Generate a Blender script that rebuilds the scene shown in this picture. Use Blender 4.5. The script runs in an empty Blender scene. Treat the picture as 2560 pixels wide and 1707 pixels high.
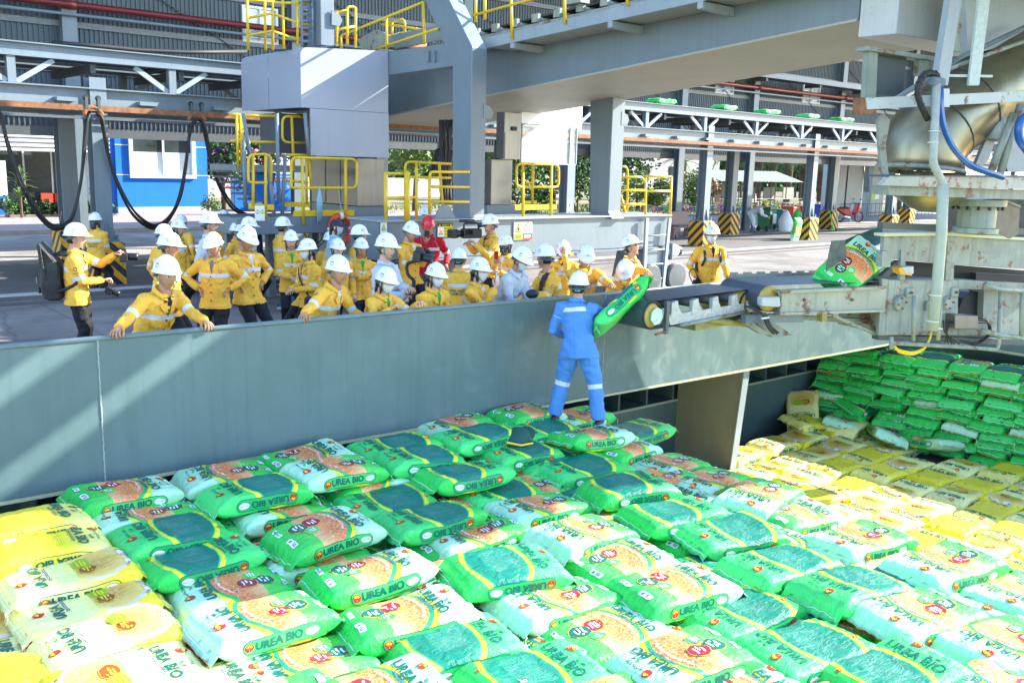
import bpy, bmesh, math, random
import numpy as np
from mathutils import Vector, Matrix, Quaternion, noise
from math import radians as RD, sin, cos, pi, sqrt

sc = bpy.context.scene
COL = sc.collection
random.seed(7)

# ---------------------------------------------------------------- camera
F, CX, CY = 2335.0, 1280.0, 853.5          # focal length and centre in pixels of the 2560 x 1707 photograph
CAM = Vector((0, 0, 2.55))
_y, _p, _r = RD(40.1), RD(-10.7), RD(1.495)
_f = Vector((sin(_y) * cos(_p), cos(_y) * cos(_p), sin(_p)))
_rt = Vector((cos(_y), -sin(_y), 0))
_up = _rt.cross(_f)
CR = cos(_r) * _rt + sin(_r) * _up
CU = -sin(_r) * _rt + cos(_r) * _up
CF = _f
cam_d = bpy.data.cameras.new('camera')
cam = bpy.data.objects.new('camera', cam_d)
COL.objects.link(cam)
m = Matrix((CR, CU, -CF)).transposed().to_4x4()
m.translation = CAM
cam.matrix_world = m
cam_d.sensor_width = 36
cam_d.lens = F / 2560 * 36
cam_d.clip_start = 0.1
cam_d.clip_end = 3000
sc.camera = cam

# ---------------------------------------------------------------- sky and sun
SUN_TRAVEL = Vector((-0.80, 0.32, -0.50)).normalized()
_s = -SUN_TRAVEL
world = bpy.data.worlds.new('World')
sc.world = world
world.use_nodes = True
nt = world.node_tree
sky = nt.nodes.new('ShaderNodeTexSky')
sky.sky_type = 'NISHITA'
sky.sun_disc = False
sky.ozone_density = 1.8
sky.dust_density = 0.3
sky.sun_elevation = math.asin(_s.z)
sky.sun_rotation = math.atan2(_s.x, _s.y)
nt.links.new(sky.outputs[0], nt.nodes['Background'].inputs[0])
nt.nodes['Background'].inputs[1].default_value = 0.15
sun_d = bpy.data.lights.new('sun', 'SUN')
sun_d.energy = 3.9
sun_d.angle = RD(0.53)
sun_d.color = (1.0, 0.93, 0.80)
sun = bpy.data.objects.new('sun', sun_d)
COL.objects.link(sun)
sun.rotation_euler = SUN_TRAVEL.to_track_quat('-Z', 'Y').to_euler()
sc.view_settings.view_transform = 'Standard'
sc.view_settings.look = 'None'
sc.view_settings.exposure = 2.22
sc.view_settings.gamma = 1
sc.view_settings.use_curve_mapping = False
sc.cycles.max_bounces = 8
sc.cycles.diffuse_bounces = 4

# ---------------------------------------------------------------- photo pixel -> point on a real plane
def ray(x, y): return CR * ((x - CX) / F) - CU * ((y - CY) / F) + CF
def at_z(x, y, z): d = ray(x, y); return CAM + d * ((z - CAM.z) / d.z)
def at_y(x, y, Y): d = ray(x, y); return CAM + d * (Y / d.y)
def at_x(x, y, X): d = ray(x, y); return CAM + d * (X / d.x)
def at_d(x, y, D): return CAM + ray(x, y) * D
def at_pl(x, y, pl): d = ray(x, y); return CAM + d * ((pl[0] - CAM).dot(pl[1]) / d.dot(pl[1]))
def plane(p, ang): a = RD(ang); return (Vector(p), Vector((-sin(a), cos(a), 0)))      # vertical plane along ang, normal pointing away
def PY(Y): return (Vector((0, Y, 0)), Vector((0, 1, 0)))
def PX(X): return (Vector((X, 0, 0)), Vector((1, 0, 0)))

# ---------------------------------------------------------------- materials
MATS = {}
def mat(name, col, rough=0.5, metal=0.0, var=0.12, scale=2.0, bump=0.0, bscale=60, rust=0.0, rcol=(0.16, 0.06, 0.025), streak=0.0, spec=0.5, rscale=4.0, coat=0.0):
    if name in MATS: return MATS[name]
    m = bpy.data.materials.new(name); m.use_nodes = True
    N, L = m.node_tree.nodes, m.node_tree.links
    b = N['Principled BSDF']
    tc = N.new('ShaderNodeTexCoord')
    no = N.new('ShaderNodeTexNoise'); no.inputs['Scale'].default_value = scale; no.inputs['Detail'].default_value = 6
    no.inputs['Roughness'].default_value = 0.65
    L.new(tc.outputs['Object'], no.inputs['Vector'])
    rp = N.new('ShaderNodeValToRGB')
    rp.color_ramp.elements[0].position = 0.3; rp.color_ramp.elements[1].position = 0.7
    rp.color_ramp.elements[0].color = [max(0, c * (1 - var)) for c in col] + [1]
    rp.color_ramp.elements[1].color = [min(1, c * (1 + var)) for c in col] + [1]
    L.new(no.outputs['Fac'], rp.inputs['Fac'])
    out = rp.outputs['Color']
    def mix(fac_socket, a, c2, amt):
        mx = N.new('ShaderNodeMix'); mx.data_type = 'RGBA'
        mu = N.new('ShaderNodeMath'); mu.operation = 'MULTIPLY'; mu.inputs[1].default_value = amt
        L.new(fac_socket, mu.inputs[0]); L.new(mu.outputs[0], mx.inputs['Factor'])
        L.new(a, mx.inputs['A']); mx.inputs['B'].default_value = (*c2, 1)
        return mx.outputs['Result']
    if streak:
        mp = N.new('ShaderNodeMapping'); mp.inputs['Scale'].default_value = (14, 14, 0.7)
        L.new(tc.outputs['Object'], mp.inputs['Vector'])
        n2 = N.new('ShaderNodeTexNoise'); n2.inputs['Scale'].default_value = 1.0; n2.inputs['Detail'].default_value = 5
        L.new(mp.outputs[0], n2.inputs['Vector'])
        r2 = N.new('ShaderNodeValToRGB'); r2.color_ramp.elements[0].position = 0.5; r2.color_ramp.elements[1].position = 0.72
        L.new(n2.outputs['Fac'], r2.inputs['Fac'])
        out = mix(r2.outputs['Color'], out, [c * 0.45 for c in col], streak)
    if rust:
        n3 = N.new('ShaderNodeTexNoise'); n3.inputs['Scale'].default_value = rscale; n3.inputs['Detail'].default_value = 9; n3.inputs['Roughness'].default_value = 0.7
        L.new(tc.outputs['Object'], n3.inputs['Vector'])
        r3 = N.new('ShaderNodeValToRGB'); lo = 0.72 - 0.3 * rust
        r3.color_ramp.elements[0].position = lo; r3.color_ramp.elements[1].position = lo + 0.06
        L.new(n3.outputs['Fac'], r3.inputs['Fac'])
        out = mix(r3.outputs['Color'], out, rcol, 0.9)
    L.new(out, b.inputs['Base Color'])
    b.inputs['Roughness'].default_value = rough
    b.inputs['Metallic'].default_value = metal
    b.inputs['Specular IOR Level'].default_value = spec
    b.inputs['Coat Weight'].default_value = coat
    if bump:
        bn = N.new('ShaderNodeTexNoise'); bn.inputs['Scale'].default_value = bscale; bn.inputs['Detail'].default_value = 5
        L.new(tc.outputs['Object'], bn.inputs['Vector'])
        bp = N.new('ShaderNodeBump'); bp.inputs['Strength'].default_value = bump; bp.inputs['Distance'].default_value = 0.02
        L.new(bn.outputs['Fac'], bp.inputs['Height']); L.new(bp.outputs[0], b.inputs['Normal'])
    MATS[name] = m
    return m

def flat(name, col, rough=0.6, spec=0.3): return mat(name, col, rough, var=0.03, scale=8, spec=spec)

STEEL = mat('painted steel grey', (0.150, 0.198, 0.235), 0.45, var=0.08, scale=1.2, streak=0.18, bump=0.08, bscale=9)
STEEL_D = mat('painted steel dark grey', (0.075, 0.09, 0.10), 0.5, var=0.15, streak=0.2)
STEEL_L = mat('painted steel light', (0.27, 0.32, 0.355), 0.42, var=0.07, streak=0.15, bump=0.06, bscale=8)
CREAM = mat('weathered cream paint', (0.24, 0.285, 0.255), 0.5, var=0.22, scale=3, rust=0.54, streak=0.5, rscale=3.6, bump=0.1)
WHITEP = mat('white machine paint', (0.44, 0.48, 0.49), 0.45, var=0.08, rust=0.25, streak=0.25, rscale=6)
YELLOW = mat('yellow rail paint', (0.62, 0.42, 0.010), 0.4, var=0.1, scale=6, rust=0.12)
RUST = mat('rusty rail', (0.23, 0.10, 0.045), 0.85, var=0.45, scale=9, bump=0.4)
BLACK = mat('black rubber', (0.015, 0.016, 0.018), 0.6, var=0.3)
DARK = mat('dark void steel', (0.04, 0.05, 0.055), 0.7)
STAINLESS = mat('stainless sheet', (0.23, 0.225, 0.215), 0.42, metal=0.85, var=0.12, scale=1.5, streak=0.25, bump=0.08, bscale=4)
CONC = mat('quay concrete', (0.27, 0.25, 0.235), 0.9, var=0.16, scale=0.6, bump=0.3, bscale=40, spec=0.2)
WHITE = mat('white paint', (0.68, 0.69, 0.70), 0.5, var=0.04)
BLUEW = mat('blue wall', (0.008, 0.15, 0.58), 0.7, var=0.06, scale=0.8, spec=0.3)

# ---------------------------------------------------------------- mesh builder
class MB:
    def __init__(s): s.v = []; s.f = []; s.mi = []; s.mats = []; s.cur = 0
    def use(s, m):
        if m not in s.mats: s.mats.append(m)
        s.cur = s.mats.index(m); return s
    def add(s, vs, fs):
        o = len(s.v); s.v += [tuple(v) for v in vs]
        for f in fs: s.f.append(tuple(i + o for i in f)); s.mi.append(s.cur)
        return s
    def box(s, c, d, rz=0, M=None):
        h = [x / 2 for x in d]; vs = [Vector((sx * h[0], sy * h[1], sz * h[2])) for sx in (-1, 1) for sy in (-1, 1) for sz in (-1, 1)]
        if M is None: M = Matrix.Rotation(rz, 3, 'Z')
        vs = [M @ v + Vector(c) for v in vs]
        return s.add(vs, [(0, 1, 3, 2), (4, 6, 7, 5), (0, 4, 5, 1), (2, 3, 7, 6), (0, 2, 6, 4), (1, 5, 7, 3)])
    def bar(s, a, b, w, h, up=(0, 0, 1)):
        a, b = Vector(a), Vector(b); d = (b - a)
        if d.length < 1e-6: return s
        z = Vector(up); x = d.normalized(); y = z.cross(x)
        if y.length < 1e-4: y = Vector((0, 1, 0)).cross(x)
        y.normalize(); z = x.cross(y)
        return s.box((a + b) / 2, (d.length, w, h), M=Matrix((x, y, z)).transposed())
    def prism(s, pts, off):
        n = len(pts); off = Vector(off); vs = [Vector(p) for p in pts]; vs += [v + off for v in vs]
        fs = [tuple(range(n - 1, -1, -1)), tuple(range(n, 2 * n))] + [(i, (i + 1) % n, (i + 1) % n + n, i + n) for i in range(n)]
        return s.add(vs, fs)
    def tube(s, pts, r, n=8, cap=True, radii=None):
        pts = [Vector(p) for p in pts]; k = len(pts); rings = []
        t0 = (pts[1] - pts[0]).normalized()
        a = t0.orthogonal().normalized()
        for i, p in enumerate(pts):
            t = (pts[min(i + 1, k - 1)] - pts[max(i - 1, 0)])
            if t.length < 1e-9: t = t0.copy()
            t.normalize()
            a = (a - t * a.dot(t))
            if a.length < 1e-6: a = t.orthogonal()
            a.normalize(); b = t.cross(a); rr = radii[i] if radii else r
            rings.append([p + (a * cos(2 * pi * j / n) + b * sin(2 * pi * j / n)) * rr for j in range(n)])
        vs = [v for R in rings for v in R]; fs = []
        for i in range(k - 1):
            for j in range(n):
                fs.append((i * n + j, i * n + (j + 1) % n, (i + 1) * n + (j + 1) % n, (i + 1) * n + j))
        if cap: fs += [tuple(range(n - 1, -1, -1)), tuple((k - 1) * n + j for j in range(n))]
        return s.add(vs, fs)
    def lathe(s, prof, c, axis=(0, 0, 1), n=16):
        ax = Vector(axis).normalized(); a = ax.orthogonal().normalized(); b = ax.cross(a); c = Vector(c); k = len(prof)
        vs = [c + ax * h + (a * cos(2 * pi * j / n) + b * sin(2 * pi * j / n)) * max(r, 1e-5) for r, h in prof for j in range(n)]
        fs = [(i * n + j, i * n + (j + 1) % n, (i + 1) * n + (j + 1) % n, (i + 1) * n + j) for i in range(k - 1) for j in range(n)]
        fs += [tuple(range(n - 1, -1, -1)), tuple((k - 1) * n + j for j in range(n))]
        return s.add(vs, fs)
    def ell(s, c, r, n=10, k=7, M=None):
        M = M or Matrix.Identity(3); vs = []; fs = []
        for i in range(k + 1):
            th = pi * i / k
            for j in range(n): vs.append(M @ Vector((r[0] * sin(th) * cos(2 * pi * j / n), r[1] * sin(th) * sin(2 * pi * j / n), r[2] * cos(th))) + Vector(c))
        for i in range(k):
            for j in range(n): fs.append((i * n + j, (i + 1) * n + j, (i + 1) * n + (j + 1) % n, i * n + (j + 1) % n))
        return s.add(vs, fs)
    def mesh(s, name, smooth=False):
        me = bpy.data.meshes.new(name); me.from_pydata(s.v, [], s.f)
        for m in s.mats: me.materials.append(m)
        if len(s.mats) > 1: me.polygons.foreach_set('material_index', s.mi)
        if smooth: me.polygons.foreach_set('use_smooth', [True] * len(me.polygons))
        me.update(); return me

def link(name, me, parent=None, label=None, cat=None, group=None, kind=None, origin=None):
    o = bpy.data.objects.new(name, me); COL.objects.link(o)
    if parent is not None: o.parent = parent
    tag(o, label, cat, group, kind)
    return o
def tag(o, label=None, cat=None, group=None, kind=None):
    if label: o['label'] = label
    if cat: o['category'] = cat
    if group: o['group'] = group
    if kind: o['kind'] = kind
    return o
def bld(name, mb, m=None, parent=None, label=None, cat=None, group=None, kind=None, smooth=False, bevel=0):
    if m is not None and not mb.mats: mb.mats = [m]
    me = mb.mesh(name, smooth)
    if bevel:
        bm = bmesh.new(); bm.from_mesh(me)
        es = [e for e in bm.edges if len(e.link_faces) == 2 and e.calc_face_angle(0) > 0.6]
        bmesh.ops.bevel(bm, geom=es, offset=bevel, segments=1, affect='EDGES', profile=0.5)
        bm.to_mesh(me); bm.free()
    o = link(name, me, None, label, cat, group, kind)
    if parent is not None:
        # geometry is written in world space: keep it where it is under a parent that may sit elsewhere
        o.parent = parent
        o.matrix_parent_inverse = pmat(parent).inverted()
    return o
def pmat(o):
    m = Matrix.LocRotScale(o.location, o.rotation_euler, o.scale)
    while o.parent is not None:
        q = o.parent; m = Matrix.LocRotScale(q.location, q.rotation_euler, q.scale) @ o.matrix_parent_inverse @ m; o = q
    return m
def empty(name, loc, label, cat, group=None, rz=0):
    o = bpy.data.objects.new(name, None); COL.objects.link(o); o.location = loc; o.rotation_euler = (0, 0, rz); o.empty_display_size = 0.1
    return tag(o, label, cat, group)
def copy_tree(o, parent=None):
    c = o.copy(); COL.objects.link(c)
    if parent is not None: c.parent = parent
    for ch in list(o.children): copy_tree(ch, c)
    return c
def pxs(pts, pl): return [at_pl(x, y, pl) for x, y in pts]
def px_slab(pts, pl, t): q = pxs(pts, pl); return MB().prism(q, pl[1] * t)

# letters: 2D outline meshes of a string, cached
_TXT = {}
def text2d(s, size=1.0, bold=0.0, shear=0.0, align='CENTER'):
    k = (s, size, bold, shear, align)
    if k not in _TXT:
        cu = bpy.data.curves.new('t', 'FONT'); cu.body = s; cu.size = size; cu.offset = bold; cu.align_x = align; cu.align_y = 'CENTER'; cu.shear = shear
        cu.resolution_u = 3
        o = bpy.data.objects.new('t', cu); COL.objects.link(o)
        me = bpy.data.meshes.new_from_object(o.evaluated_get(bpy.context.evaluated_depsgraph_get()))
        _TXT[k] = ([(v.co.x, v.co.y) for v in me.vertices], [tuple(p.vertices) for p in me.polygons])
        bpy.data.objects.remove(o); bpy.data.curves.remove(cu); bpy.data.meshes.remove(me)
    return _TXT[k]

def slab_joints(m, size=4.0, dark=0.55):          # cast slabs: saw-cut joints, stains and hairline cracks
    N, L = m.node_tree.nodes, m.node_tree.links; b = N['Principled BSDF']; src = b.inputs['Base Color'].links[0].from_socket
    tc = N.new('ShaderNodeTexCoord'); br = N.new('ShaderNodeTexBrick'); br.offset = 0.0; br.inputs['Scale'].default_value = 1.0; br.inputs['Brick Width'].default_value = size; br.inputs['Row Height'].default_value = size * 0.8; br.inputs['Mortar Size'].default_value = 0.012
    br.inputs['Color1'].default_value = (1, 1, 1, 1); br.inputs['Color2'].default_value = (0.86, 0.86, 0.86, 1); br.inputs['Mortar'].default_value = (dark, dark, dark, 1); L.new(tc.outputs['Object'], br.inputs['Vector'])
    no = N.new('ShaderNodeTexNoise'); no.inputs['Scale'].default_value = 0.55; no.inputs['Detail'].default_value = 9; no.inputs['Roughness'].default_value = 0.72; L.new(tc.outputs['Object'], no.inputs['Vector'])
    rp = N.new('ShaderNodeValToRGB'); rp.color_ramp.elements[0].position = 0.35; rp.color_ramp.elements[0].color = (0.62, 0.60, 0.58, 1); rp.color_ramp.elements[1].position = 0.62; rp.color_ramp.elements[1].color = (1.06, 1.05, 1.04, 1); L.new(no.outputs[0], rp.inputs[0])
    vo = N.new('ShaderNodeTexVoronoi'); vo.feature = 'DISTANCE_TO_EDGE'; vo.inputs['Scale'].default_value = 0.35; n2 = N.new('ShaderNodeTexNoise'); n2.inputs['Scale'].default_value = 1.5; L.new(tc.outputs['Object'], n2.inputs[0]); mxv = N.new('ShaderNodeMix'); mxv.data_type = 'VECTOR'; mxv.inputs['Factor'].default_value = 0.25; L.new(tc.outputs['Object'], mxv.inputs[4]); L.new(n2.outputs['Color'], mxv.inputs[5]); L.new(mxv.outputs[1], vo.inputs['Vector'])
    cr = N.new('ShaderNodeMapRange'); cr.inputs[1].default_value = 0.0; cr.inputs[2].default_value = 0.012; cr.inputs[3].default_value = 0.72; cr.inputs[4].default_value = 1.0; L.new(vo.outputs['Distance'], cr.inputs[0])
    cur = src
    for o in (br.outputs['Color'], rp.outputs['Color'], cr.outputs[0]):
        mx = N.new('ShaderNodeMix'); mx.data_type = 'RGBA'; mx.blend_type = 'MULTIPLY'; mx.inputs['Factor'].default_value = 1.0; L.new(cur, mx.inputs['A']); L.new(o, mx.inputs['B']); cur = mx.outputs['Result']
    L.new(cur, b.inputs['Base Color'])
slab_joints(CONC)
# ================================================================= GROUND
def sheet(name, x0, x1, y0, y1, z, m, nx=1, ny=1):
    mb = MB(); mb.add([(x0, y0, z), (x1, y0, z), (x1, y1, z), (x0, y1, z)], [(0, 1, 2, 3)])
    return bld(name, mb, m, kind='structure')
GROUND = mat('ground soil', (0.20, 0.17, 0.12), 0.95, var=0.3, scale=0.5, bump=0.4, spec=0.1)
ROADM = mat('road concrete', (0.36, 0.33, 0.315), 0.9, var=0.12, scale=0.5, bump=0.25, bscale=30, spec=0.2)
slab_joints(ROADM, 5.0, 0.6)
def paver_mat():
    m = mat('paver sidewalk', (0.42, 0.33, 0.31), 0.9, var=0.1, scale=0.8)
    N, L = m.node_tree.nodes, m.node_tree.links
    br = N.new('ShaderNodeTexBrick'); br.inputs['Scale'].default_value = 2.0
    br.inputs['Color1'].default_value = (0.34, 0.27, 0.255, 1); br.inputs['Color2'].default_value = (0.28, 0.22, 0.205, 1); br.inputs['Mortar'].default_value = (0.24, 0.2, 0.19, 1)
    tc = N.new('ShaderNodeTexCoord'); L.new(tc.outputs['Object'], br.inputs['Vector'])
    L.new(br.outputs['Color'], N['Principled BSDF'].inputs['Base Color']); return m
sheet('ground', -900, 1500, 8.75, 2400, -0.03, GROUND)
sheet('quay_apron', -60, 160, 8.75, 17.9, 0.0, CONC)
sheet('road', -60, 160, 17.9, 34.0, -0.006, ROADM)
# raised strip the gallery pillars stand on
kb = MB()
n = 40
for i in range(n):
    a, b = -20 + 90 * i / n, -20 + 90 * (i + 1) / n - 0.015
    kb.box(((a + b) / 2, 18.05 + ((a + b) / 2 - 5.6) * 0.012, 0.045), (b - a, 0.22, 0.11))
ks = bld('pavement', MB().box((25, 20.75, 0.035), (90, 5.2, 0.07), rz=0.012), mat('pillar strip concrete', (0.125, 0.118, 0.115), 0.9, var=0.2, scale=0.7, bump=0.3, bscale=40), kind='structure')  # strip colour darkened to stand in for the gallery's shade
bld('kerb', kb, mat('kerb concrete', (0.42, 0.40, 0.38), 0.9, var=0.2, scale=3), kind='structure', bevel=0.01)
bld('drain_channel', MB().box((25, 17.72, 0.004), (90, 0.26, 0.01), rz=0.012), mat('drain grate', (0.10, 0.09, 0.085), 0.8, var=0.3, scale=10), kind='structure')
bld('sidewalk', MB().box((5, 36.9, 0.06), (54, 8.4, 0.12)), paver_mat(), kind='structure')
bld('kerb', MB().box((5, 32.6, 0.065), (54, 0.2, 0.14)), MATS['kerb concrete'], kind='structure')

# ================================================================= SHIP: hold and hatch coaming
SA = -0.03
def cy_(x): return 8.36 + SA * (x - 1.62)          # coaming face along the hold
HULL = mat('hold side paint', (0.07, 0.12, 0.13), 0.55, var=0.14, scale=1.2, streak=0.2, bump=0.12, bscale=7)
HULL2 = mat('hold web paint', (0.24, 0.23, 0.15), 0.6, var=0.12, scale=1.5, streak=0.15)
sheet('hold_floor', -6, 17.5, -1.5, 9.6, -2.12, mat('hold floor', (0.12, 0.12, 0.11), 0.9))
def coaming_mat():
    m = mat('coaming paint', (0.098, 0.160, 0.172), 0.42, var=0.12, scale=0.9, streak=0.22, bump=0.10, bscale=5, spec=0.5)
    N, L = m.node_tree.nodes, m.node_tree.links
    b = N['Principled BSDF']; src = b.inputs['Base Color'].links[0].from_socket
    tc = N.new('ShaderNodeTexCoord')
    wv = N.new('ShaderNodeTexNoise'); wv.inputs['Scale'].default_value = 3.2; wv.inputs['Detail'].default_value = 10; wv.inputs['Distortion'].default_value = 0.9
    L.new(tc.outputs['Object'], wv.inputs['Vector'])
    rp = N.new('ShaderNodeValToRGB'); rp.color_ramp.elements[0].position = 0.50; rp.color_ramp.elements[1].position = 0.72
    L.new(wv.outputs['Fac'], rp.inputs['Fac'])
    # rub marks of cargo are strongest towards the loader end of the plate
    sp = N.new('ShaderNodeSeparateXYZ'); L.new(tc.outputs['Object'], sp.inputs[0])
    mr = N.new('ShaderNodeMapRange'); mr.inputs[1].default_value = 4; mr.inputs[2].default_value = 9; mr.inputs[3].default_value = 0.03; mr.inputs[4].default_value = 0.26
    L.new(sp.outputs[0], mr.inputs[0])
    mu = N.new('ShaderNodeMath'); mu.operation = 'MULTIPLY'; L.new(rp.outputs[0], mu.inputs[0]); L.new(mr.outputs[0], mu.inputs[1])
    mx = N.new('ShaderNodeMix'); mx.data_type = 'RGBA'; L.new(mu.outputs[0], mx.inputs['Factor']); L.new(src, mx.inputs['A']); mx.inputs['B'].default_value = (0.30, 0.36, 0.34, 1)
    L.new(mx.outputs['Result'], b.inputs['Base Color'])
    r2 = N.new('ShaderNodeMapRange'); r2.inputs[3].default_value = 0.32; r2.inputs[4].default_value = 0.6; L.new(wv.outputs['Fac'], r2.inputs[0]); L.new(r2.outputs[0], b.inputs['Roughness'])
    return m
COAM = coaming_mat()
co = empty('hatch_coaming', (5, cy_(5), -0.31), 'long grey-green steel hatch coaming wall the crowd leans on', 'coaming')
seams = [-4.0, at_pl(243, 850, plane((1.62, 8.36, 0), -1.72)).x, at_pl(1512, 800, plane((1.62, 8.36, 0), -1.72)).x, 16.2]
for i in range(3):
    a, b = seams[i] + 0.004, seams[i + 1] - 0.004
    mb = MB(); nx, nz = 40, 10
    vs = []; fs = []
    for k in range(nz + 1):
        for j in range(nx + 1):
            x = a + (b - a) * j / nx; z = -0.31 + 1.29 * k / nz
            e = min(1, 6 * min(j / nx, 1 - j / nx), 6 * min(k / nz, 1 - k / nz))
            vs.append((x, cy_(x) + e * 0.018 * noise.noise(Vector((x * 0.9, z * 1.4, 3))), z))
    for k in range(nz):
        for j in range(nx):
            p = k * (nx + 1) + j; fs.append((p, p + 1, p + nx + 2, p + nx + 1))
    o = len(vs)
    mb.add(vs, fs)
    mb.prism([(a, cy_(a) + 0.02, -0.31), (b, cy_(b) + 0.02, -0.31), (b, cy_(b) + 0.02, 0.98), (a, cy_(a) + 0.02, 0.98)], (0, 0.02, 0))
    bld('plate', mb, COAM, co, smooth=True)
for s_ in seams[1:3]:
    mb = MB(); pts = [(s_ + 0.003 * random.uniform(-1, 1), cy_(s_) - 0.002, -0.31 + 1.29 * k / 60) for k in range(61)]
    mb.tube(pts, 0.006, 6, radii=[0.006 + 0.003 * random.random() for _ in pts])
    bld('weld_seam', mb, mat('weld bead', (0.28, 0.33, 0.34), 0.4, var=0.2, scale=40), co, smooth=True)
a, b = seams[0], seams[3]
bld('top_rail', MB().tube([(a, cy_(a) + 0.012, 0.985), (b, cy_(b) + 0.012, 0.985)], 0.026, 10), mat('coaming rail', (0.13, 0.185, 0.195), 0.4, var=0.15, scale=5, rust=0.25, rscale=9), co, smooth=True)
bld('bottom_lip', MB().prism([(a, cy_(a) - 0.012, -0.345), (b, cy_(b) - 0.012, -0.345), (b, cy_(b) + 0.05, -0.345), (a, cy_(a) + 0.05, -0.345)], (0, 0, 0.03)), mat('lip paint', (0.42, 0.43, 0.28), 0.6, var=0.15), co)
# side deck over the recess, recess wall with stiffener cells
SWY = 9.4
bld('side_deck', MB().prism([(a, cy_(a) + 0.06, -0.36), (b, cy_(b) + 0.06, -0.36), (b, 10.4, -0.36), (a, 10.4, -0.36)], (0, 0, 0.03)), HULL, kind='structure')
hs = empty('hold_side', (9, SWY, -2.1), 'shaded steel hold side with open stiffener cells under the coaming', 'hold wall')
LZ = -1.05
bld('lower_plate', MB().box(((a + b) / 2, SWY + 0.3, (LZ - 2.12) / 2), (b - a, 0.6, LZ + 2.12 - 0.004)), HULL, hs)
bld('back_plate', MB().box(((a + b) / 2, SWY + 0.62, -0.7), (b - a, 0.03, 0.72)), HULL, hs)
bld('ledge', MB().box(((a + b) / 2, SWY - 0.006, LZ - 0.02), (b - a, 0.03, 0.035)), mat('ledge edge', (0.30, 0.32, 0.27), 0.6), hs)
x = 2.0
while x < 16:
    bld('stiffener', MB().box((x, SWY + 0.3, (LZ - 0.36) / 2), (0.035, 0.6, -0.36 - LZ - 0.004)), HULL, hs)
    x += 0.62
wb = empty('web_frame', (11.4, 9.0, -2.1), 'vertical steel web plate with pale edge flange beside yellow bags', 'web frame')
bld('plate', MB().prism([(11.4, 8.16, -0.37), (11.4, 8.30, -2.12), (11.4, SWY - 0.004, -2.12), (11.4, SWY - 0.004, -0.37)], (0.02, 0, 0)), HULL2, wb)
bld('edge_flange', MB().prism([(11.36, 8.15, -0.37), (11.36, 8.29, -2.12), (11.5, 8.29, -2.12), (11.5, 8.15, -0.37)], (0, -0.02, 0)), STEEL_L, wb)
# forward end of the hold: transverse coaming, and the bulkhead under it
XE = 16.3
ec = empty('end_coaming', (XE, 3, -0.3), 'steel cross coaming closing the hold behind the loader', 'coaming')
bld('plate', MB().box((XE, 3.4, 0.0), (0.03, 9.2, 0.62)), COAM, ec)
bld('top_rail', MB().tube([(XE, -1.2, 0.33), (XE, 7.8, 0.33)], 0.032, 10), MATS['coaming rail'], ec, smooth=True)
bld('bottom_lip', MB().box((XE, 3.4, -0.33), (0.07, 9.2, 0.03)), MATS['lip paint'], ec)
bld('bulkhead', MB().box((XE + 0.9, 4, -1.2), (0.05, 12, 1.86)), HULL, kind='structure')
bld('cross_deck', MB().box((XE + 0.55, 3.4, -0.36), (1.0, 9.0, 0.02)), HULL, kind='structure')
# camera side of the hatch and the deck the photograph was taken from
bld('near_side_deck', MB().box((5, -3.5, -0.2), (40, 4, 0.1)), HULL, kind='structure')
bld('near_hold_side', MB().box((5, -1.6, -1.2), (40, 0.05, 1.9)), HULL, kind='structure')

# ================================================================= CONVEYOR GALLERY on pillars
GA = RD(2.3)
G0 = Vector((5.58, 18.95, 0)); GT = Vector((cos(GA), sin(GA), 0)); GN = Vector((-sin(GA), cos(GA), 0))
def gp(a, b, z): return G0 + GT * a + GN * b + Vector((0, 0, z))
GPL = (G0.copy(), GN.copy())
ga = empty('conveyor_gallery', gp(10, 1, 0), 'long grey steel conveyor gallery of trusses running behind the crowd', 'gallery')
A0, A1 = -9.0, 42.0
for bb, nm in ((0.0, 'front'), (2.6, 'rear')):
    mb = MB()
    mb.bar(gp(A0, bb, 4.35), gp(A1, bb, 4.35), 0.03, 0.24); mb.bar(gp(A0, bb, 4.465), gp(A1, bb, 4.465), 0.2, 0.022); mb.bar(gp(A0, bb, 4.235), gp(A1, bb, 4.235), 0.2, 0.022)
    bld('top_chord', mb, STEEL, ga)
    mb = MB()
    mb.bar(gp(A0, bb, 3.55), gp(A1, bb, 3.55), 0.03, 0.38); mb.bar(gp(A0, bb, 3.745), gp(A1, bb, 3.745), 0.26, 0.025); mb.bar(gp(A0, bb, 3.355), gp(A1, bb, 3.355), 0.26, 0.025)
    bld('bottom_beam', mb, STEEL, ga)
    k = -3
    while True:
        aa = -1.45 + 2.9 * k
        if aa > A1 - 1: break
        if aa > A0 + 1:
            bld('post', MB().bar(gp(aa, bb, 3.76), gp(aa, bb, 4.22), 0.14, 0.14, up=GT), STEEL, ga)
            for s in (-1, 1):
                bld('brace', MB().bar(gp(aa + s * 0.08, bb, 3.78), gp(aa + s * 0.72, bb, 4.2), 0.06, 0.09), STEEL_L, ga)
        k += 1
bld('deck', MB().prism([gp(A0, 0.12, 4.40), gp(A1, 0.12, 4.40), gp(A1, 2.48, 4.40), gp(A0, 2.48, 4.40)], (0, 0, 0.05)), BLACK, ga)
for k in range(-5, 25):
    aa = 1.7 * k
    bld('cross_beam', MB().bar(gp(aa, 0.1, 4.12), gp(aa, 2.5, 4.12), 0.1, 0.16), STEEL_D, ga)
    if k % 2: bld('idler', MB().tube([gp(aa, 0.4, 4.29), gp(aa, 2.2, 4.29)], 0.06, 8), STEEL_D, ga, smooth=True)
for k in range(-4, 28):
    aa = 0.9 + 1.5 * k
    bld('rail_bracket', MB().bar(gp(aa, -0.22, 3.52), gp(aa, -0.02, 3.52), 0.34, 0.07), STEEL, ga)
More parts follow.
